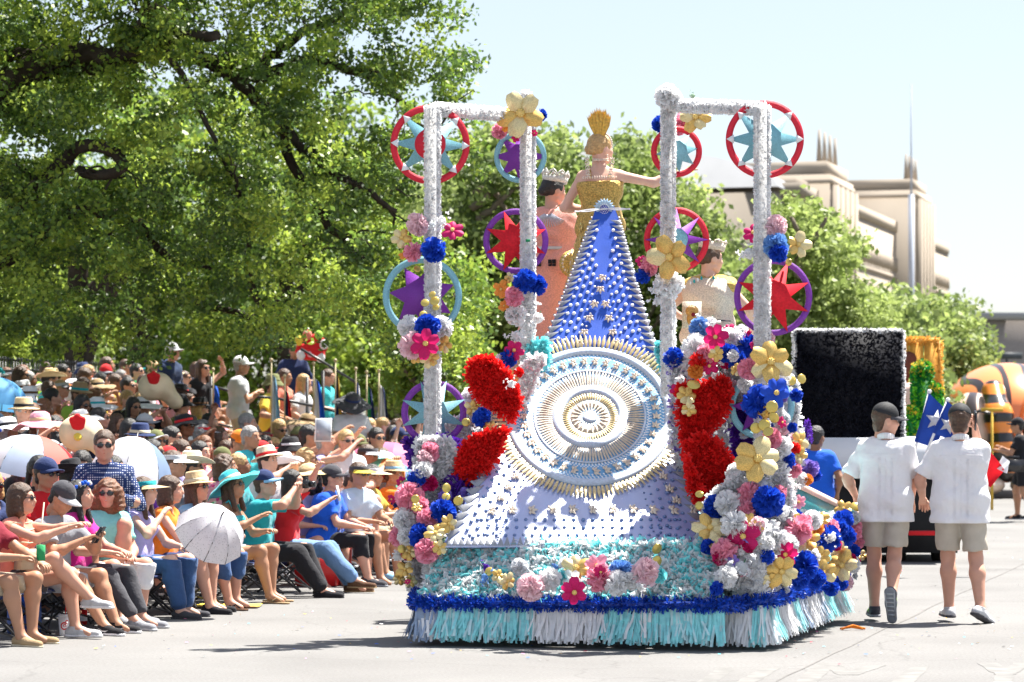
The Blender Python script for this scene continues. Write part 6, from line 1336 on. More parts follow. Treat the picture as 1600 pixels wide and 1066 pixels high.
k.build('streamer_scrap', CL['orange'], None, True, loc=(q.x, q.y, 0), label='torn orange streamer scrap lying on the road right of the float', cat='streamer')
def phone(p, J, off, label, m='cup_white', tilt=.2):
    k = MB(); k.box((0, 0, 0), (.075, .010, .15)); o = k.build('phone', mat('phone_black', (.015, .015, .018), .2, .6) if m == 'b' else MATS[m], None, label=label, cat='phone'); o.matrix_world = Matrix.Translation(inworld(p, off).translation if False else (Matrix.Translation(p.location) @ Matrix.Rotation(p.rotation_euler.z, 4, 'Z') @ (Vector(off)*p.scale.x))) @ Matrix.Rotation(p.rotation_euler.z, 4, 'Z') @ Matrix.Rotation(tilt, 4, 'X')
    k = MB(); k.box((0, -.006, 0), (.066, .002, .135)); k.build('screen', mat('screen_grey', (.3, .33, .38), .1, .8), o)
phone(pK, JK, JK['wR']+Vector((0, .09, .07)), 'white phone held up by the waving woman in red')
phone(pC, JC, JC['wR']+Vector((-.08, .09, .04)), 'black phone in the hands of the man in grey cap', 'b', -.6)
k = MB(); k.box((0, 0, 0), (.13, .05, .08)); k.tube([(0, .02, 0), (0, .09, 0)], .03, 12); k.box((0, -.0, .05), (.05, .03, .025)); cm_ = k.build('camera', MATS['phone_black'], None, label='small black camera raised by the man in the navy cap', cat='camera'); q = JJ['wR'].lerp(JJ['wL'], .5)+Vector((0, .10, .05)); cm_.matrix_world = Matrix.Translation(pJ.location) @ Matrix.Rotation(pJ.rotation_euler.z, 4, 'Z') @ Matrix.Translation(q*.98)
k = MB(); k.lathe([(0, -.06), (.033, -.06), (.033, .055), (0, .06)], 14); k.build('can', CL['green'], None, True, label='green drinks can held by the person at the left edge', cat='can', loc=(Matrix.Translation(pA.location) @ Matrix.Rotation(pA.rotation_euler.z, 4, 'Z') @ (JA['wR'].lerp(JA['wL'], .5)+Vector((0, .09, .04)))))
k = MB(); k.box((0, 0, 0), (.22, .09, .15), taper=.9); bag = k.build('handbag', mat('beige_leather', (.48, .36, .26), .5, .4), None, label='small beige handbag on the lap of the woman in coral', cat='bag'); bag.matrix_world = Matrix.Translation(pB.location) @ Matrix.Rotation(pB.rotation_euler.z, 4, 'Z') @ Matrix.Translation((.12, .2, .60)) @ Matrix.Rotation(-.4, 4, 'Z'); k = MB(); k.box((0, .048, .03), (.225, .01, .09)); k.build('flap', MATS['beige_leather'], bag)
k = MB(); k.tube([(-.10, 0, .07), (-.2, -.1, .2), (-.28, -.16, .42)], .006, 5); k.build('strap', MATS['beige_leather'], bag)
k = MB(); k.box((0, 0, 0), (.22, .30, .012)); o = k.build('clipboard', CL['charcoal'], None, label='dark clipboard on the lap of the woman in orange', cat='clipboard'); o.matrix_world = Matrix.Translation(pG.location) @ Matrix.Rotation(pG.rotation_euler.z, 4, 'Z') @ Matrix.Translation((0, .42, .60)) @ Matrix.Rotation(.1, 4, 'X'); k = MB(); k.box((0, 0, .008), (.20, .27, .004)); k.build('paper', CL['white'], o)
# --- umbrellas
def umbrella(c, r, h, tilt, cols, label, n=8, spin=0, scallop=.06, shaft=.7, name='umbrella'):
    root = empty(name, c, 0, label, 'umbrella'); root.rotation_euler = tilt
    for i in range(n):
        k = MB(); a0 = spin+6.2832*i/n; vs = []; m = 6
        for j in range(m+1):
            t = j/m
            for u in (0, .25, .5, .75, 1):
                a = a0+6.2832/n*u; rr = r*math.sin(t*1.35)/math.sin(1.35)*(1-scallop*4*u*(1-u)*t); vs.append((rr*math.cos(a), rr*math.sin(a), h*(math.cos(t*1.35)-1)-.03*4*u*(1-u)*t*r))
        k.add(vs, [(j*5+l, (j+1)*5+l, (j+1)*5+l+1, j*5+l+1) for j in range(m) for l in range(4)]); k.build('canopy_panel', cols[i % len(cols)], root, True)
        k = MB(); k.tube([(r*math.sin(t*1.35)/math.sin(1.35)*math.cos(a0), r*math.sin(t*1.35)/math.sin(1.35)*math.sin(a0), h*(math.cos(t*1.35)-1)-.006) for t in np.linspace(0, 1, 6)], .004, 4); k.build('rib', TUBE, root)
    k = MB(); k.tube([(0, 0, .05), (0, 0, -shaft)], .007, 6); k.build('shaft', TUBE, root)
U = lambda n_, c_, t=.45: thin('umbrella_'+n_, c_, t, .6, .3, .06, 5)
umbrella(P(0, 590, 30.5), .36, .40, (R(-8), R(6), 0), [U('blue', (.14, .42, .72))], 'plain light blue umbrella at the far left above the crowd', scallop=.1)
umbrella(P(58, 680, 25.2), .50, .50, (R(-4), R(10), R(5)), [U('salmon', (.75, .2, .16)), U('pale', (.5, .62, .8)), U('white', (.72, .74, .8)), U('pale', (.5, .62, .8)), U('white', (.7, .7, .7)), U('pale', (1, 1, 1)), U('salmon', (1, 1, 1)), U('red', (.66, .02, .03))], 'large pale blue and red umbrella over the second row at left', spin=.3)
umbrella(P(214, 684, 26.0), .42, .60, (R(-16), R(8), 0), [U('white', (1, 1, 1)), U('white', (1, 1, 1)), U('slate', (.25, .34, .5)), U('white', (1, 1, 1))], 'white umbrella with a slate blue panel behind the checked-shirt man', spin=.8)
umbrella(P(618, 693, 33), .55, .35, (R(-10), R(8), 0), [U('pink', (.74, .24, .42))], 'pink umbrella above the crowd beside the float flowers')
umbrella(P(612, 722, 32), .42, .4, (R(-25), R(12), 0), [U('mint', (.2, .6, .4)), U('tangerine', (.8, .3, .08)), U('sky', (.2, .36, .72)), U('tangerine', (1, 1, 1))], 'green, orange and blue segmented umbrella under the pink one', spin=.5)
LACE = thin('lace', (.72, .72, .76), .4, .7, .2, .1, 40); n = LACE.node_tree; vo = n.nodes.new('ShaderNodeTexVoronoi'); vo.inputs['Scale'].default_value = 60; tc = [x for x in n.nodes if x.type == 'TEX_COORD'][0]; n.links.new(tc.outputs['Object'], vo.inputs['Vector']); cr = n.nodes.new('ShaderNodeValToRGB'); cr.color_ramp.elements[0].position = .12; cr.color_ramp.elements[0].color = (.18, .19, .24, 1); cr.color_ramp.elements[1].position = .3; cr.color_ramp.elements[1].color = (.74, .74, .78, 1); n.links.new(vo.outputs['Distance'], cr.inputs[0]); n.links.new(cr.outputs[0], n.nodes['Principled BSDF'].inputs['Base Color'])
umbrella(P(346, 806, 23.6), .31, .34, (R(38), R(34), 0), [LACE], 'white lace parasol tilted in front of the woman in the striped hat', n=10, shaft=.55, name='parasol')
# --- rows behind: pose stock shared by everyone
rr = random.Random(99); STK = []
def stock(key, **k_): STK.append((key, pose('sit', **k_)))
H_ = {'lap': ((.13, .36, .64), (-.13, .36, .64)), 'phone': ((.07, .36, 1.05), (-.06, .36, 1.04)), 'wave': ((.12, .38, .64), (-.30, .12, 1.42)), 'chin': ((.04, .20, .98), (-.12, .34, .66)), 'arms': ((-.06, .22, .86), (.06, .24, .84)), 'waveR': ((.32, .16, 1.40), (-.13, .36, .62)), 'clap': ((.03, .34, .94), (-.03, .34, .94))}
for i, (hk, fem, turn, nod, g) in enumerate([('lap', 1, .2, 0, 1.1), ('lap', 0, .1, 0, 1.1), ('phone', 1, .1, .1, 1.0), ('phone', 0, 0, .1, 1.05), ('chin', 1, .3, .1, 1.05), ('arms', 0, .2, .05, 1.15), ('wave', 1, .1, .1, 1.0), ('lap', 1, -.5, -.1, 1.25), ('lap', 0, .4, .1, 1.0), ('clap', 1, .2, .05, 1.05), ('waveR', 0, 0, .1, 1.0), ('lap', 0, -.3, -.25, 1.2)]):
    stock('s%d' % i, hips=.45, hands=H_[hk], fem=bool(fem), turn=turn, nod=nod, girth=g, lean=rr.uniform(.0, .12))
def printed(name, base, spots, sc, stripe=False):
    m = mat('cl_'+name, base, .85, .2, .05, 14, .6, 26); n = m.node_tree; tc = [x for x in n.nodes if x.type == 'TEX_COORD'][0]; b = n.nodes['Principled BSDF']; cr = n.nodes.new('ShaderNodeValToRGB'); cr.color_ramp.interpolation = 'CONSTANT'
    if stripe:
        t = n.nodes.new('ShaderNodeTexWave'); t.bands_direction = 'Z' if stripe == 1 else 'DIAGONAL'; t.inputs['Scale'].default_value = sc; t.inputs['Distortion'].default_value = .8; n.links.new(t.outputs['Fac'], cr.inputs[0])
    else:
        t = n.nodes.new('ShaderNodeTexVoronoi'); t.inputs['Scale'].default_value = sc; sp = n.nodes.new('ShaderNodeSeparateColor'); n.links.new(t.outputs['Color'], sp.inputs[0]); n.links.new(sp.outputs[0], cr.inputs[0])
    n.links.new(tc.outputs['Object'], t.inputs['Vector']); el = cr.color_ramp.elements; el[0].color = (*base, 1); el[1].position = .5 if stripe else .55; el[1].color = (*spots[0], 1)
    for i, c in enumerate(spots[1:]): e_ = el.new(.72+.14*i); e_.color = (*c, 1)
    n.links.new(cr.outputs[0], b.inputs['Base Color']); CL[name] = m
printed('white_and_blue_floral', (.7, .7, .72), [(.05, .15, .5), (.4, .5, .7)], 34); printed('pink_floral', (.72, .3, .4), [(.75, .7, .65), (.6, .03, .2), (.1, .4, .2)], 30); printed('navy_striped', (.02, .04, .14), [(.65, .65, .7)], 9, 1); printed('red_striped', (.62, .03, .04), [(.7, .68, .66)], 8, 1); printed('bright_floral', (.04, .3, .4), [(.8, .5, .05), (.7, .04, .2), (.7, .7, .7)], 28); printed('black_and_white_print', (.02, .02, .02), [(.7, .7, .7)], 40)
TOPS = ['white_and_blue_floral', 'pink_floral', 'navy_striped', 'red_striped', 'bright_floral', 'black_and_white_print', 'white', 'black', 'navy', 'royal_blue', 'red', 'teal', 'aqua', 'turquoise', 'sky_blue', 'magenta', 'pink', 'lavender', 'purple', 'orange', 'coral', 'yellow', 'green', 'olive', 'grey', 'light_grey', 'maroon', 'cream', 'charcoal', 'white', 'white', 'pale_blue', 'mustard', 'lime', 'navy', 'black', 'tan']
HK = [None]*20+[ ('cap', 'c'), ('cap', 'c'), ('cap', 'c'), ('sunhat', 's'), ('fedora', 's'), ('cowboy', 's'), ('cowboy', 's'), ('bucket', 'c'), ('visor', 'c'), ('flowers', ''), ('fedora', 's'), ('sunhat', 's')]
HN_ = {'cap': 'cap', 'sunhat': 'sun hat', 'fedora': 'straw hat', 'cowboy': 'cowboy hat', 'bucket': 'bucket hat', 'visor': 'visor', 'flowers': 'flower crown'}
ACT = ['hands in lap', 'hands in lap', 'holding a phone up', 'raising a phone', 'hand near chin', 'arms folded', 'waving', 'turned aside', 'looking right', 'clapping', 'arm raised', 'looking down']
used = {}; ROWN = ['front', 'second', 'third', 'fourth', 'fifth', 'sixth', 'seventh', 'eighth', 'ninth', 'tenth', 'eleventh', 'twelfth']
skip = [(163, 697, 22), (250, 640, 22), (125, 690, 20), (480, 690, 20), (548, 640, 18), (370, 690, 16)]
def crowd_person(k_, px, Z, z0, force=None):
    i = rr.choice([0, 0, 1, 1, 2, 3, 4, 4, 5, 5, 7, 7, 8, 8, 9, 11, 11, 0, 1, rr.choice([6, 10])]); key, J = STK[i]; fem = J['fem']
    for _ in range(60):
        top = rr.choice(TOPS); hk = rr.choice(HK); hc = rr.choice(['black hair', 'black hair', 'black hair', 'brown hair', 'brown hair', 'brown hair', 'auburn hair', 'blonde hair', 'grey hair'])
        c1 = rr.choice(['navy', 'black', 'white', 'red', 'charcoal', 'khaki', 'light_grey', 'teal', 'pink', 'olive']) if hk and hk[1] == 'c' else rr.choice(['straw', 'cream', 'white', 'tan', 'navy', 'black', 'pink', 'light_grey', 'white'])
        c2 = rr.choice(['brown', 'black', 'teal', 'navy', 'red', 'cream']) if hk and hk[1] == 's' else rr.choice([c1, c1, 'white', 'grey'])
        cap = ('%s %s' % (c1.replace('_', ' '), HN_[hk[0]]) if hk[0] != 'flowers' else 'bright flower crown') if hk else hc
        sig = (top, cap, k_)
        if sig not in used: break
    used[sig] = 1; gl = rr.choice([0, 0, 1, 1, 2])
    lab = '%s in %s with %s%s, %s, %s row' % ('woman' if fem else 'man', top.replace('_', ' '), cap, ' and glasses' if gl else '', ACT[i], ROWN[min(k_, 11)])
    if hk: hat = (hk[0], c1, c2, rr.uniform(-.15, .15))
    else: hat = None
    q = P(px, 655, Z); a = R(rr.gauss(22, 14)); rz = face_to(math.cos(a), -math.sin(a))
    near = k_ <= 2
    return person(J, key, (q.x, q.y, z0), rz, lab, 'spectators in the rows behind the front row', skin=rr.choice([0, 1, 1, 1, 2, 2, 2, 3]), top=top, sleeve=rr.choice(['none', 'short']) if fem else rr.choice(['short', 'short', 'long']), bottom=('shorts' if i % 3 == 0 else 'trousers') if near else None, bcol=rr.choice(['khaki', 'denim', 'black', 'navy', 'grey']), hair=(rr.choice(['long', 'bob', 'ponytail', 'long', 'curly', 'bun']) if fem else 'short', hc), hat=hat, gl=gl, shoe='sneaker' if near else None, sc=rr.uniform(.93, 1.04))
count = 0
for k_ in range(1, 12):
    sp = .60 if k_ < 4 else .64; L = 0
    p0 = Vector((-3.74-.80*k_*SR.x, 21.93-.80*k_*SR.y, 0)); d = Vector((.2758, .9612, 0)); t = -3.0+rr.random()*.5
    while t < 26:
        q = p0+d*t+SR*rr.gauss(0, .07); px = 800+q.x*F/q.y
        if -30 < px < (662 if k_ < 6 else 655) and rr.random() < (.96 if k_ < 8 else .85):
            z0 = 0 if k_ < 1 else .10*k_+.035*max(0, k_-3)*1.0; z0 = min(z0, .10*k_+.25)
            hy = 655-(1.12+z0-CAMH)*F/q.y
            if (px > 325 and hy < 655) or hy < 572: t += sp; continue
            if not any(abs(px-a) < w_ and abs(hy-b) < 34 and True for a, b, w_ in skip[:3]): crowd_person(k_, px, q.y, z0+rr.uniform(-.03, .03)); count += 1
        t += sp*rr.uniform(.88, 1.14)
print('crowd', count)
# bleacher steps under the rows
WD = mat('weathered_plank', (.25, .2, .15), .85, .2, .2, 3); bl = empty('bleacher', (-3.74-1.6*SR.x, 21.93-1.6*SR.y, 0), R(-16), 'low stepped wooden stand carrying the rear rows of the crowd', 'bleacher')
for k_ in range(2, 12):
    h = .10*k_+.035*max(0, k_-3)+.30; k = MB(); k.box((-.80*(k_-2)-.02, 8, h), (.34, 34, .045)); k.build('bench_plank', WD, bl)
    k = MB(); k.box((-.80*(k_-2)+.42, 8, h-.44+.10), (.46, 34, .04)); k.build('foot_plank', WD, bl)
for j in range(12):
    k = MB()
    for k_ in range(2, 12): k.box((-.80*(k_-2)-.02, -8+j*3, (.10*k_+.28)/2), (.06, .06, .10*k_+.26))
    k.build('support_frame', TUBE, bl, kind='stuff')
# --- people one can single out behind
def spot(px, py, Z, label, fdir=20, kind='sit', fem=False, hands=((.13, .36, .64), (-.13, .36, .64)), turn=0, nod=0, sc=1.0, girth=1.05, lean=.04, hint=((.8, -.5, -.7), (-.8, -.5, -.7)), **kw):
    J = pose(kind, lean=lean, hips=.45 if kind == 'sit' else .93, hands=hands, fem=fem, turn=turn, nod=nod, girth=girth, hint=hint, feet=None if kind == 'sit' else ((.11, .03, .07), (-.11, -.02, .07)))
    z0 = head_at(px, py, Z, J, sc); q = P(px, 655, Z); a = R(fdir); return person(J, 'spot%d' % px, (q.x, q.y, z0), face_to(math.cos(a), -math.sin(a)), label, 'spectators in the rows behind the front row', sc=sc, shoe=None, **kw), J
CL['check'] = mat('cl_navy_check', (.05, .08, .20), .85, .2, .1, 30); nn = CL['check'].node_tree; ck_ = nn.nodes.new('ShaderNodeTexVoronoi'); ck_.inputs['Scale'].default_value = 55; ck_.inputs['Randomness'].default_value = 0; tcc = [x for x in nn.nodes if x.type == 'TEX_COORD'][0]; nn.links.new(tcc.outputs['Object'], ck_.inputs['Vector']); c2 = nn.nodes.new('ShaderNodeValToRGB'); c2.color_ramp.elements[0].position = .28; c2.color_ramp.elements[0].color = (.6, .64, .75, 1); c2.color_ramp.elements[1].position = .34; c2.color_ramp.elements[1].color = (.02, .04, .13, 1); nn.links.new(ck_.outputs['Distance'], c2.inputs[0]); nn.links.new(c2.outputs[0], nn.nodes['Principled BSDF'].inputs['Base Color'])
spot(163, 697, 23.6, 'brown-haired person in sunglasses and navy dotted shirt standing above the front row', 82, turn=0, skin=1, top='check', sleeve='long', bottom=None, hair=('short', 'brown hair'), gl=2, collar=True, hands=((.12, .3, .7), (-.12, .3, .7)), sc=1.04)
spot(66, 742, 23.0, 'man in navy cap and dark glasses in a red polo, second row left', 40, skin=2, top='red', bottom=None, hair=('short', 'black hair'), hat=('cap', 'navy', 'navy'), gl=1)
spot(100, 590, 39, 'man in a white shirt bending forward at the back left', 10, 'stand', lean=.5, turn=.2, nod=-.4, skin=2, top='white', bottom='trousers', bcol='navy', hair=('short', 'brown hair'), hint=((1, -.6, -.6), (-1, -.6, -.6)), hands=((.2, .5, 1.0), (-.2, .5, 1.0)))
spot(265, 551, 41, 'man in dark blue shirt and pale cap standing above the back rows', 30, 'stand', skin=1, top='dark_denim', sleeve='long', bottom='trousers', bcol='charcoal', hair=('short', 'grey hair'), hat=('cap', 'light_grey', 'light_grey'), hands=((.24, .05, .9), (-.24, .05, .9)))
spot(313, 576, 40, 'woman with long dark hair and sunglasses raising one arm at the back', 40, 'stand', True, skin=1, top='black', sleeve='none', bottom='trousers', bcol='black', hair=('long', 'brown hair'), gl=1, hands=((.22, .1, 1.0), (-.22, .2, 1.7)))
spot(371, 572, 39, 'man in white cap and grey tee standing with arms folded, right of the dark-haired woman', 0, 'stand', skin=2, top='light_grey', bottom='trousers', bcol='khaki', hair=('short', 'grey hair'), hat=('cap', 'white', 'white'), hands=((-.06, .26, 1.22), (.06, .28, 1.2)), girth=1.2)
spot(420, 600, 41, 'person in a yellow and red vest standing by the pale blue flag', 10, 'stand', skin=2, top='yellow', bottom='trousers', bcol='maroon', hair=('short', 'black hair'), hat=('bucket', 'olive', 'olive'), hands=((.2, .2, 1.1), (-.2, .2, 1.1)))
spot(440, 590, 42, 'person in red and white top standing between flags on the bleacher', 20, 'stand', True, skin=2, top='coral', bottom='shorts', bcol='white', hair=('ponytail', 'brown hair'), hands=((.2, .2, 1.0), (-.2, .2, 1.0)))
spot(470, 598, 42, 'slim person in white tee standing behind the black rail', 20, 'stand', True, skin=1, top='white', bottom='shorts', bcol='light_grey', hair=('long', 'blonde hair'), hands=((.2, .2, 1.0), (-.2, .2, 1.0)))
spot(508, 590, 43, 'person in turquoise top standing behind the black rail', 20, 'stand', skin=1, top='turquoise', bottom='shorts', bcol='navy', hair=('short', 'brown hair'), hands=((.2, .2, 1.1), (-.2, .2, 1.1)))
spot(458, 548, 44, 'tall figure in a dark navy coat standing highest at the back', 60, 'stand', skin=2, top='navy', sleeve='long', bottom='trousers', bcol='navy', hair=('short', 'black hair'), hands=((.2, .2, 1.0), (-.2, .2, 1.0)), girth=1.2)
spot(548, 632, 36, 'person in white printed tee and dark floppy hat looking down', 70, girth=1.2, nod=-.4, skin=2, top='white', bottom=None, hair=('short', 'black hair'), hat=('sunhat', 'charcoal', 'navy'), sc=.97)
spot(476, 682, 31, 'bearded man in grey tank raising both arms to a camera', 5, nod=.1, skin=2, top='grey', sleeve='none', bottom=None, hair=('short', 'black hair'), gl=1, hands=((.12, .44, 1.16), (-.02, .44, 1.16)))
spot(500, 690, 30.5, 'woman in pale vest holding a white tablet up high', 5, fem=True, nod=.1, skin=1, top='lavender', sleeve='none', bottom=None, hair=('short', 'grey hair'), hands=((.10, .40, 1.08), (-.10, .40, 1.2)))
spot(585, 686, 32, 'man in white tee and sunglasses, cropped dark hair, looking right', 55, skin=2, top='pale_blue', bottom=None, hair=('short', 'black hair'), gl=1)
spot(538, 690, 30.5, 'bald-looking blond man in sunglasses behind the boy in red', 60, skin=1, top='white', bottom=None, hair=('short', 'blonde hair'), gl=1)
spot(367, 692, 31, 'man in an orange cap and orange shirt facing away', 15, turn=-.5, nod=-.2, skin=2, top='orange', bottom=None, hair=('short', 'brown hair'), hat=('cap', 'orange', 'orange'))
spot(385, 684, 30.6, 'grey-haired man in turquoise shirt beside the orange cap', 30, skin=2, top='turquoise', bottom=None, hair=('short', 'grey hair'))
spot(58, 668, 27, 'person in floppy pink flowered hat raising a camera with both hands', 50, fem=True, nod=.05, skin=1, top='white', bottom=None, hair=('bob', 'brown hair'), hat=('sunhat', 'pink', 'straw'), hands=((.10, .36, 1.06), (-.09, .36, 1.06)))
spot(30, 645, 29, 'man in a straw fedora and dark top looking right, left edge', 30, turn=-.3, skin=1, top='charcoal', bottom=None, hair=('short', 'grey hair'), hat=('fedora', 'straw', 'black'))
spot(478, 748, 28.6, 'woman with dark curls and glasses under a wide straw hat behind the woman in red', 50, fem=True, skin=1, top='lavender', bottom=None, hair=('curly', 'black hair'), hat=('sunhat', 'straw', 'tan', .25), gl=1)
p_, J_ = spot(555, 742, 28.9, 'person in sunglasses and dark visor behind the boy in red', 40, skin=2, top='pale_blue', bottom=None, hair=('short', 'brown hair'), hat=('visor', 'charcoal', 'yellow'), gl=1)
q = Matrix.Translation((0, 0, 0)); k = MB(); k.box((0, 0, 0), (.19, .012, .25)); tb = k.build('tablet', MATS['cup_white'], None, label='white tablet held up high above the crowd', cat='tablet'); tb.location = P(505, 672, 30.1); tb.rotation_euler = (.1, 0, .5); k = MB(); k.box((0, -.008, 0), (.17, .003, .22)); k.build('screen', MATS['screen_grey'], tb)
# plush rooster hats: cream dome, red comb, yellow beak
def rooster(px, py, Z, r, label, beak=True):
    c = P(px, py, Z); root = empty('rooster_hat', c, 0, label, 'hat'); F_ = Field(.02, .05); F_.ell((0, 0, 0), (r, r*.9, r*.85)); F_.cap((r*.5, 0, -r*.2), (r*1.1, .1, -r*.9), r*.5, r*.45); k = MB(); addnet(k, F_.run(.006, 20)); k.build('plush_body', thin('cream_plush', (.72, .62, .42), .1, .9, .1), root, True)
    F_ = Field(.014, .03)
    for a in (-.5, 0, .5): F_.cap((a*r*.25, -r*.75, r*.25), (a*r*.5, -r*.98, r*(.75-abs(a)*.3)), r*.17, r*.15)
    k = MB(); addnet(k, F_.run()); k.build('comb', CL['red'], root, True)
    if beak: k = MB(); k.lathe([(r*.2, 0), (r*.12, .04), (0, r*.5)], 10, M=Matrix.Translation((-.0, -r*.9, -r*.2)) @ Matrix.Rotation(R(100), 4, 'X')); k.build('beak', CL['yellow'], root, True)
rooster(243, 604, 34.5, .21, 'large cream plush hat with a red comb, worn in the middle rows', False); rooster(126, 676, 26.5, .20, 'cream and pink plush rooster hat with red comb and yellow beak near the umbrellas')
# black rail with flags along the bleacher
rail = empty('rail', P(330, 655, 39.5)*1.0, 0, 'black steel rail running behind the crowd, hung with flags', 'rail'); rail.location.z = 0; O = Vector(rail.location)
pts = [P(330, 604, 39.5), P(400, 620, 39.8), P(430, 622, 40), P(505, 638, 40.6), P(560, 652, 41), P(640, 664, 41.6)]
for a, b in zip(pts[:-1], pts[1:]):
    k = MB(); k.tube([a-O, b-O], .02, 8); k.build('rail_bar', TUBE, rail); k = MB(); k.tube([a-O-Vector((0, 0, .5)), b-O-Vector((0, 0, .5))], .015, 8); k.build('rail_bar', TUBE, rail)
for i, (x, y) in enumerate(((330, 600), (380, 610), (430, 618), (480, 600), (505, 590), (540, 645), (590, 655), (640, 660))):
    q = P(x, y, 39.6+(x-330)*.0065)-O; k = MB(); k.tube([q+Vector((0, 0, .1)), Vector((q.x, q.y, 0))], .022, 8); k.build('rail_post', TUBE, rail)
k = MB(); k.tube([P(470, 545, 41)-O, P(505, 566, 41)-O, P(560, 600, 41.3)-O], .02, 6); k.build('stair_rail', TUBE, rail)
def flag(px, py, Z, wpx, hpx, cols, label, pole=True, star=False):
    a = P(px, py, Z); s = Z/F; root = empty('flag', a, 0, label, 'flag', 'flags hung along the rail'); w_, h_ = wpx*s, hpx*s; nb = len(cols)
    k = MB(); k.tube([(0, 0, .18), (0, 0, -h_*1.25)], .012, 6); k.ball((0, 0, .2), .025, 8, 6); k.build('pole', mat('flagpole', (.5, .42, .25), .5, .4), root)
    for b in range(nb):
        k = MB(); vs = []; n = 12
        for i in range(n+1):
            z = -h_*i/n
            for j in range(4): u = (b+j/3)/nb; x = w_*u*(.35+.65*(i/n)**.7); vs.append((x+.01, .035*math.sin(u*14+i*.35), z-.35*w_*u))
        k.add(vs, [(i*4+j, (i+1)*4+j, (i+1)*4+j+1, i*4+j+1) for i in range(n) for j in range(3)]); k.build('stripe', CL[cols[b]], root, True)
for a in [(333, 600, 39.2, 12, 34, ['royal_blue'], 'plain blue flag furled by the dark-haired woman'), (424, 585, 39.6, 14, 74, ['pale_blue', 'sky_blue'], 'long pale blue flag hanging left of the centre of the rail'), (445, 610, 39.8, 10, 40, ['navy', 'red'], 'narrow navy and red flag beside the pale blue one'), (490, 590, 40.2, 18, 62, ['white', 'royal_blue'], 'white and royal blue flag in the middle of the rail'), (524, 585, 40.5, 10, 70, ['navy', 'mustard'], 'navy flag with a mustard edge hanging straight'), (556, 598, 40.8, 9, 54, ['royal_blue', 'white'], 'blue and white flag by the white-shirted person'), (573, 603, 41, 14, 64, ['green', 'navy'], 'green and navy flag near the right end of the rail'), (592, 600, 41.2, 16, 66, ['white', 'white', 'navy'], 'mostly white flag last along the rail')]: flag(*a)
# red and yellow carnival headdress carried high at the back
root = empty('carnival_headdress', P(486, 549, 43.5), 0, 'red, pink and yellow carnival headdress held high at the back of the crowd', 'headdress')
F_ = Field(.03, .06); F_.ell((0, 0, 0), (.24, .12, .16)); F_.ell((.05, 0, .16), (.14, .10, .12)); k = MB(); addnet(k, F_.run(.015, 14)); k.build('headdress_base', CL['red'], root, True)
for x, z, c in ((-.18, .16, 'yellow'), (.2, .10, 'white'), (.12, .24, 'lime'), (-.05, .25, 'coral'), (.0, -.02, 'pink'), (.15, -.1, 'white'), (-.15, -.06, 'white')): k = MB(); k.ball((x, -.08, z), (.07, .05, .08), 8, 6); k.build('pompom', CL[c], root)
# iron fence at the back left
fe = empty('iron_fence', P(60, 655, 46), 0, 'black iron picket fence behind the back rows at the left', 'fence'); fe.location.z = 0; O = Vector(fe.location)
zt = P(0, 566, 46).z; PK = MB(); PK.tube([(0, 0, .9), (0, 0, zt)], .011, 5); PK.ball((0, 0, zt+.03), (.018, .018, .04), 5, 4); PKm = PK.mesh('picket', [TUBE])
A = P(-40, 655, 44)-O; B = P(240, 655, 52)-O
for i in range(74): q = A.lerp(B, i/73); obj('picket', PKm, fe, loc=(q.x, q.y, 0))
for z in (1.1, zt-.12): k = MB(); k.tube([Vector((A.x, A.y, z)), Vector((B.x, B.y, z))], .014, 6); k.build('fence_rail', TUBE, fe)
# ================================================================ THINGS ON THE RIGHT
BLK = thin('black_tinsel', (.010, .011, .018), .1, .6, .12, .4, 30); BASEW = mat('float_white_base', (.62, .64, .68), .7, .3, .05, 4)
bf = empty('black_board_float', P(1330, 655, 33), R(-2), 'white-edged black board float on white base ahead of the flowered float', 'parade float'); bf.location.z = 0; O = Vector(bf.location); MI_ = (Matrix.Translation(O) @ Matrix.Rotation(R(-2), 4, 'Z')).inverted()
def BL(px, py, Z): return MI_ @ P(px, py, Z)
tl, tr_, br, bl_ = BL(1241, 517, 33), BL(1411, 517, 33), BL(1411, 690, 33), BL(1241, 690, 33)
k = MB(); k.prism([tl, tr_, br, bl_], (0, 1, 0), .12); p = on_poly([tl, tr_, br, bl_], 5200); nq = np.tile([0., -1, 0], (len(p), 1)); fuzzy('black_panel', [BLK], bf, p, nq, .05, .02, .8, core=k)
for a, b in ((tl, tr_), (tr_, br), (bl_, tl)):
    p, n_ = on_tube(a, b, .012, int((b-a).length*800)); core = MB(); core.tube([a, b], .015, 6); fuzzy('panel_edging', [C_['white'], C_['silver']], bf, p, n_, .024, .02, .7, core=core, weights=[.9, .1])
k = MB(); a, b = BL(1236, 684, 32.9), BL(1500, 738, 32.9); k.box(((a.x+b.x)/2, (a.y+b.y)/2+1.1, (a.z+b.z)/2), (abs(b.x-a.x), 2.2, abs(a.z-b.z))); k.build('white_base', BASEW, bf)
k = MB(); k.box(((a.x+b.x)/2, a.y+1.05, b.z-.02), (abs(b.x-a.x)+.06, 2.34, .10)); k.build('base_rim', mat('rim_white', (.75, .75, .77), .5), bf)
k = MB(); zz = b.z-.08; k.box(((a.x+b.x)/2, a.y+1.1, zz/2+.06), (abs(b.x-a.x)-.05, 2.0, zz-.1)); k.build('black_skirt', mat('skirt_black', (.012, .012, .014), .8), bf)
k = MB(); q = BL(1440, 826, 32.7); k.box((q.x, q.y, .35), (.3, .1, .05)); k.build('tail_lamp_bar', CL['red'], bf)
for x in (1290, 1400, 1470):
    q = BL(x, 655, 33.4); k = MB(); k.tube([(q.x-.1, q.y, .25), (q.x+.1, q.y, .25)], .25, 16); k.build('road_wheel', SHAD, bf)
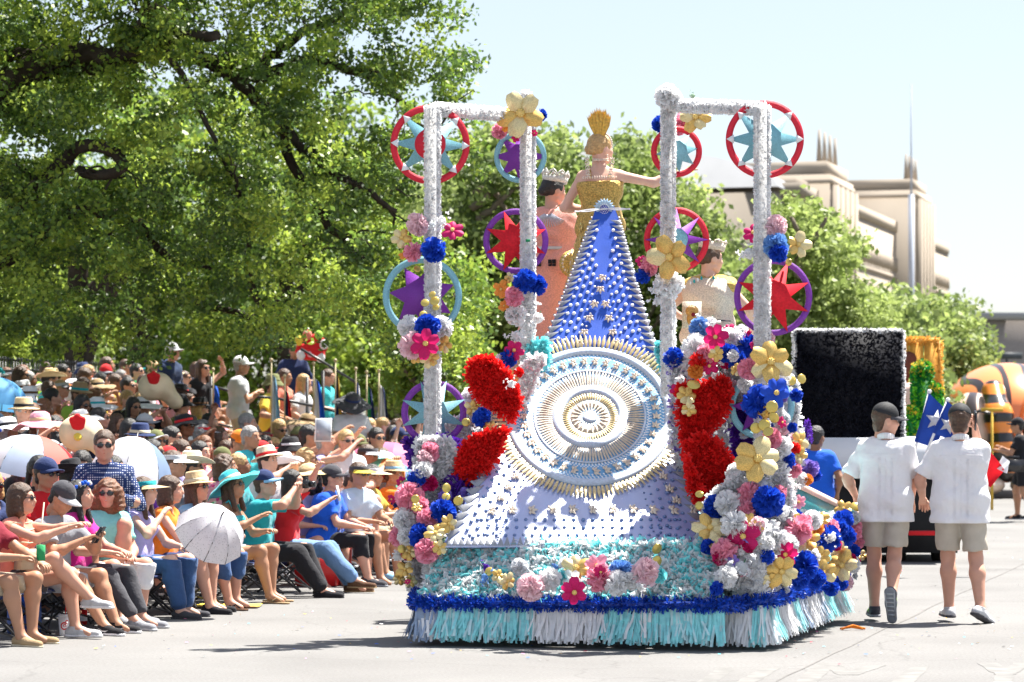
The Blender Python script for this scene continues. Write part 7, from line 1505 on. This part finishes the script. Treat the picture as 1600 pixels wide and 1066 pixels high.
# mustard plank board with a brown silhouette
mb = empty('mustard_board', P(1440, 655, 38), 0, 'mustard yellow plank board with a brown figure silhouette behind the black board', 'board'); mb.location.z = 0; O = Vector(mb.location)
MUS = mat('mustard_felt', (.60, .30, .05), .8, .2, .15, 20, .4, 100)
for i in range(3):
    x0 = 1398+i*22.7; a, b = P(x0+.5, 535, 38)-O, P(x0+22.2, 640, 38)-O; k = MB(); k.box(((a.x+b.x)/2, 0, (a.z+b.z)/2), (b.x-a.x-.012, .06, a.z-b.z)); k.build('plank', MUS, mb)
fr = [P(1396, 533, 38)-O, P(1467, 533, 38)-O, P(1467, 640, 38)-O]
for a, b in zip(fr[:-1], fr[1:]): p, n_ = on_tube(a, b, .03, 700); core = MB(); core.tube([a, b], .04, 6); fuzzy('fringed_frame', [thin('mustard_fringe', (.75, .42, .08), .3)], mb, p, n_, .04, .02, .8, core=core)
k = MB(); k.prism([P(x, y, 37.95)-O for x, y in ((1408, 553), (1420, 549), (1429, 553), (1432, 560), (1430, 572), (1424, 580), (1420, 592), (1412, 604), (1408, 600))], (0, -1, 0), .03); k.build('silhouette', mat('brown_felt', (.13, .035, .02), .8), mb)
k = MB(); q = P(1432, 655, 38)-O; k.box((q.x, .3, .75), (.9, .4, 1.5)); k.build('board_stand', BASEW, mb)
# saguaro cactus
ca = empty('cactus', P(1445, 655, 36), 0, 'tall bright green tinsel cactus with yellow tips beside the black board', 'cactus'); ca.location.z = 0; O = Vector(ca.location)
CG1 = [thin('cactus_lime', (.16, .55, .03), .3, .5), thin('cactus_green', (.01, .22, .04), .3, .5), thin('cactus_yellow', (.7, .5, .05), .3, .5)]
def arm(pts, r, name='arm', yel=.04):
    k = MB(); pts = [P(x, y, z)-O for x, y, z in pts]; k.tube(pts, r, 12, 1); k.ball(pts[-1], r, 10, 6, 1); ps, ns, cs = [], [], []
    for a, b in zip(pts[:-1], pts[1:]):
        n = int((b-a).length*2600*r/.12); p, n_ = on_tube(a, b, r, n); ps.append(p); ns.append(n_)
    d = unit(rng.normal(size=(250, 3))); d[:, 2] = abs(d[:, 2]); ps.append(np.array(pts[-1])+d*r); ns.append(d); p = np.concatenate(ps); n_ = np.concatenate(ns)
    q = tufts(p, n_, .045, .03, .6); side = (np.sin(np.arctan2(n_[:, 1], n_[:, 0])*7) > 0); topm = p[:, 2] > pts[-1].z-.02
    mi = np.where(rng.random(len(q)) < yel+.4*topm, 2, np.where(side, 0, 1))
    for m in range(3): k.quads(q[mi == m], m)
    return k.build(name, CG1, ca)
arm([(1441, 770, 36), (1441, 580, 36)], .115, 'stem'); arm([(1445, 655, 36), (1460, 650, 35.9), (1462, 612, 35.9)], .07); arm([(1438, 690, 36), (1425, 682, 35.8), (1424, 645, 35.8)], .06)
# pink and rust rocks behind the cactus
rk = empty('desert_rocks', P(1425, 655, 37), 0, 'peach and rust coloured fabric rocks around the cactus', 'rocks'); rk.location.z = 0; O = Vector(rk.location)
for i, (x, y, r, c) in enumerate(((1422, 620, .28, 'blush'), (1432, 650, .22, 'coral'), (1418, 680, .26, 'maroon'), (1450, 700, .3, 'blush'), (1430, 720, .35, 'brown'), (1455, 740, .35, 'tan'))):
    F_ = Field(.03, .08); F_.ell(P(x, y, 37)-O, (r, r*.7, r*.8)); k = MB(); addnet(k, F_.run(.035, 9, i)); k.build('rock', CL[c], rk, True)
# flags with a white star on blue, on slanting staffs
FLB = thin('flag_blue', (.008, .04, .26), .2, .7); FLW_ = thin('flag_white', (.74, .74, .78), .3, .7); FLR = thin('flag_red', (.72, .01, .02), .3, .7)
def starflag(base, tip, corners, Z, star, label, red=None):
    root = empty('star_flag', P(*base, Z), 0, label, 'flag', 'blue star flags on slanting staffs'); O = Vector(root.location)
    k = MB(); k.tube([P(*base, Z)-O, P(*tip, Z)-O], .014, 8, 0); k.ball(P(*tip, Z)-O, .025, 8, 6); k.build('staff', MATS['rim_white'], root, True)
    def cloth_(c4, m, name, n=12):
        k = MB(); vs = []; c4 = [P(x, y, Z)-O for x, y in c4]
        for i in range(n+1):
            for j in range(n+1): u, v = i/n, j/n; p = c4[0].lerp(c4[1], u).lerp(c4[3].lerp(c4[2], u), v); vs.append(p+Vector((0, -.02+.03*math.sin(u*7+v*4)*u, 0)))
        k.add(vs, [(i*(n+1)+j, (i+1)*(n+1)+j, (i+1)*(n+1)+j+1, i*(n+1)+j+1) for i in range(n) for j in range(n)]); return k.build(name, m, root, True)
    cloth_(corners, FLB, 'blue_field')
    if star:
        cx, cy, r, rot = star; poly = []
        for i in range(10): a = rot+math.pi*i/5; rr_ = r if i % 2 == 0 else r*.42; poly.append(P(cx+rr_*math.sin(a), cy-rr_*math.cos(a), Z-.06)-O)
        k = MB(); k.prism(poly, (0, 1, 0), .01); k.build('star', FLW_, root)
    if red: cloth_(red[0], FLR, 'red_stripe'); cloth_(red[1], FLW_, 'white_stripe')
starflag((1421, 740), (1452, 612), [(1451, 614), (1482, 645), (1462, 700), (1428, 690)], 30.5, (1462, 657, 17, .2), 'star flag nearer the black board, between the two walking men')
starflag((1432, 745), (1481, 625), [(1480, 627), (1496, 640), (1490, 690), (1456, 676)], 30.2, (1482, 664, 15, .4), 'star flag with red stripe partly hidden behind the second walking man', ([(1535, 690), (1570, 735), (1546, 762), (1538, 752)], [(1566, 712), (1578, 722), (1572, 740), (1556, 732)]))
# man in blue behind the float, person with camera at the right edge
J_ = pose('stand', hips=.93, hands=((.22, .1, .95), (-.22, .1, .95)), feet=((.1, 0, .07), (-.1, 0, .07)), turn=-.3, girth=1.1); q = P(1274, 655, 29.5)
person(J_, 'blueman', (q.x, q.y, 0), R(-20), 'man with dark cropped hair in a royal blue shirt behind the float flowers', None, 3, 'royal_blue', 'short', 'trousers', 'charcoal', ('short', 'black hair'), None, 0, 'sneaker', ('black', 'grey'), sc=.93)
J_ = pose('stand', hips=.93, lean=.1, hands=((.10, .35, 1.22), (-.10, .38, 1.18)), feet=((.14, .1, .07), (-.12, -.2, .07)), turn=.1, girth=1.15); q = P(1598, 655, 46)
pc = person(J_, 'camman', (q.x, q.y, 0), R(75), 'camera operator in black clothes at the right edge of the picture', None, 2, 'black', 'short', 'shorts', 'black', ('short', 'black hair'), ('cap', 'black', 'black'), 0, 'sneaker', ('black', 'grey'), sc=.98)
k = MB(); k.box((0, 0, 0), (.34, .14, .2)); k.tube([(-.15, 0, 0), (-.34, 0, 0)], .05, 10); k.box((0, 0, .14), (.2, .04, .04)); k.build('video_camera', MATS['phone_black'], None, loc=P(1583, 728, 45.6), label='black video camera held by the operator at the right edge', cat='camera')
# yellow T-shaped post in front of the balloon
k = MB(); q = P(1550, 640, 52); k.tube([(0, 0, 0), (0, 0, q.z)], .025, 8); k.box((0, 0, q.z), (.40, .05, .06)); yp = k.build('yellow_post', CL['mustard'], loc=(q.x, 52, 0), label='thin yellow T-shaped post standing in front of the tiger balloon', cat='post')
# tiger balloon
def tiger_mat(name, c1, c2, sc, wh=.0):
    m = mat(name, c1, .28, .5, .05, 2, coat=.4); n = m.node_tree; b = n.nodes['Principled BSDF']; tc = [x for x in n.nodes if x.type == 'TEX_COORD'][0]
    wv = n.nodes.new('ShaderNodeTexWave'); wv.inputs['Scale'].default_value = sc; wv.inputs['Distortion'].default_value = 5.5; wv.inputs['Detail'].default_value = 1.2; wv.inputs['Detail Scale'].default_value = .9; wv.bands_direction = 'X'
    n.links.new(tc.outputs['Object'], wv.inputs['Vector']); cr = n.nodes.new('ShaderNodeValToRGB'); cr.color_ramp.elements[0].position = .13; cr.color_ramp.elements[0].color = (*c2, 1); cr.color_ramp.elements[1].position = .20; cr.color_ramp.elements[1].color = (*c1, 1)
    n.links.new(wv.outputs['Fac'], cr.inputs[0]); n.links.new(cr.outputs[0], b.inputs['Base Color']); return m
OR_ = tiger_mat('tiger_vinyl', (.80, .27, .09), (.03, .022, .022), .62); PALE = tiger_mat('tiger_pale_vinyl', (.74, .52, .42), (.03, .02, .02), .5); TAIL = tiger_mat('tiger_tail_vinyl', (.80, .24, .03), (.015, .013, .013), .9)
for n_ in TAIL.node_tree.nodes:
    if n_.type == 'TEX_WAVE': n_.bands_direction = 'Z'; n_.inputs['Distortion'].default_value = 1.6; n_.inputs['Scale'].default_value = .75
    if n_.type == 'VALTORGB': n_.color_ramp.elements[0].position = .42; n_.color_ramp.elements[1].position = .48
tg = empty('tiger_balloon', P(1580, 655, 62), 0, 'huge inflatable orange tiger balloon seen from behind at the right edge', 'balloon'); tg.location.z = 0; O = Vector(tg.location); PX = lambda x, y, z=62: P(x, y, z)-O
def blob(name, caps, ells, m, h=.07, kk=.25, par=None):
    F_ = Field(h, kk)
    for a, b, ra, rb in caps: F_.cap(a, b, ra, rb)
    for c, r in ells: F_.ell(c, r)
    k = MB(); addnet(k, F_.run()); return k.build(name, m, par or tg, True)
s_ = 62/F
blob('rump', [], [(PX(1574, 655), (106*s_, 1.9, 88*s_)), (PX(1583, 640, 65), (95*s_, 2.8, 74*s_))], OR_)
blob('haunch', [], [(PX(1520, 680, 60.6), (44*s_, 1.0, 66*s_))], PALE, kk=.1); blob('haunch', [], [(PX(1620, 670, 60.6), (40*s_, 1.0, 66*s_))], OR_, kk=.1)
blob('hind_leg', [(PX(1516, 700, 60.4), PX(1535, 748, 60.2), .40, .36)], [(PX(1530, 758, 59.6), (38*s_, .75, 17*s_))], mat('tiger_paw_vinyl', (.66, .50, .38), .3, .5, .05, 2, coat=.4), kk=.15)
blob('hind_leg', [(PX(1625, 700, 60.4), PX(1620, 748, 60.2), .40, .36)], [(PX(1618, 758, 59.6), (38*s_, .75, 17*s_))], MATS['tiger_paw_vinyl'], kk=.15)
blob('tail', [(PX(1552, 612, 60.1), PX(1560, 650, 59.6), .25, .26), (PX(1560, 650, 59.6), PX(1566, 700, 59.5), .26, .23), (PX(1566, 700, 59.5), PX(1573, 740, 59.5), .26, .20)], [], TAIL, h=.05)
k = MB(); k.tube([PX(1508, 655, 59.4), PX(1530, 642, 59.3), PX(1555, 648, 59.2)], .035, 6); k.tube([PX(1508, 655, 59.4), PX(1506, 700, 59.4)], .03, 6); k.build('tether', TUBE, tg)
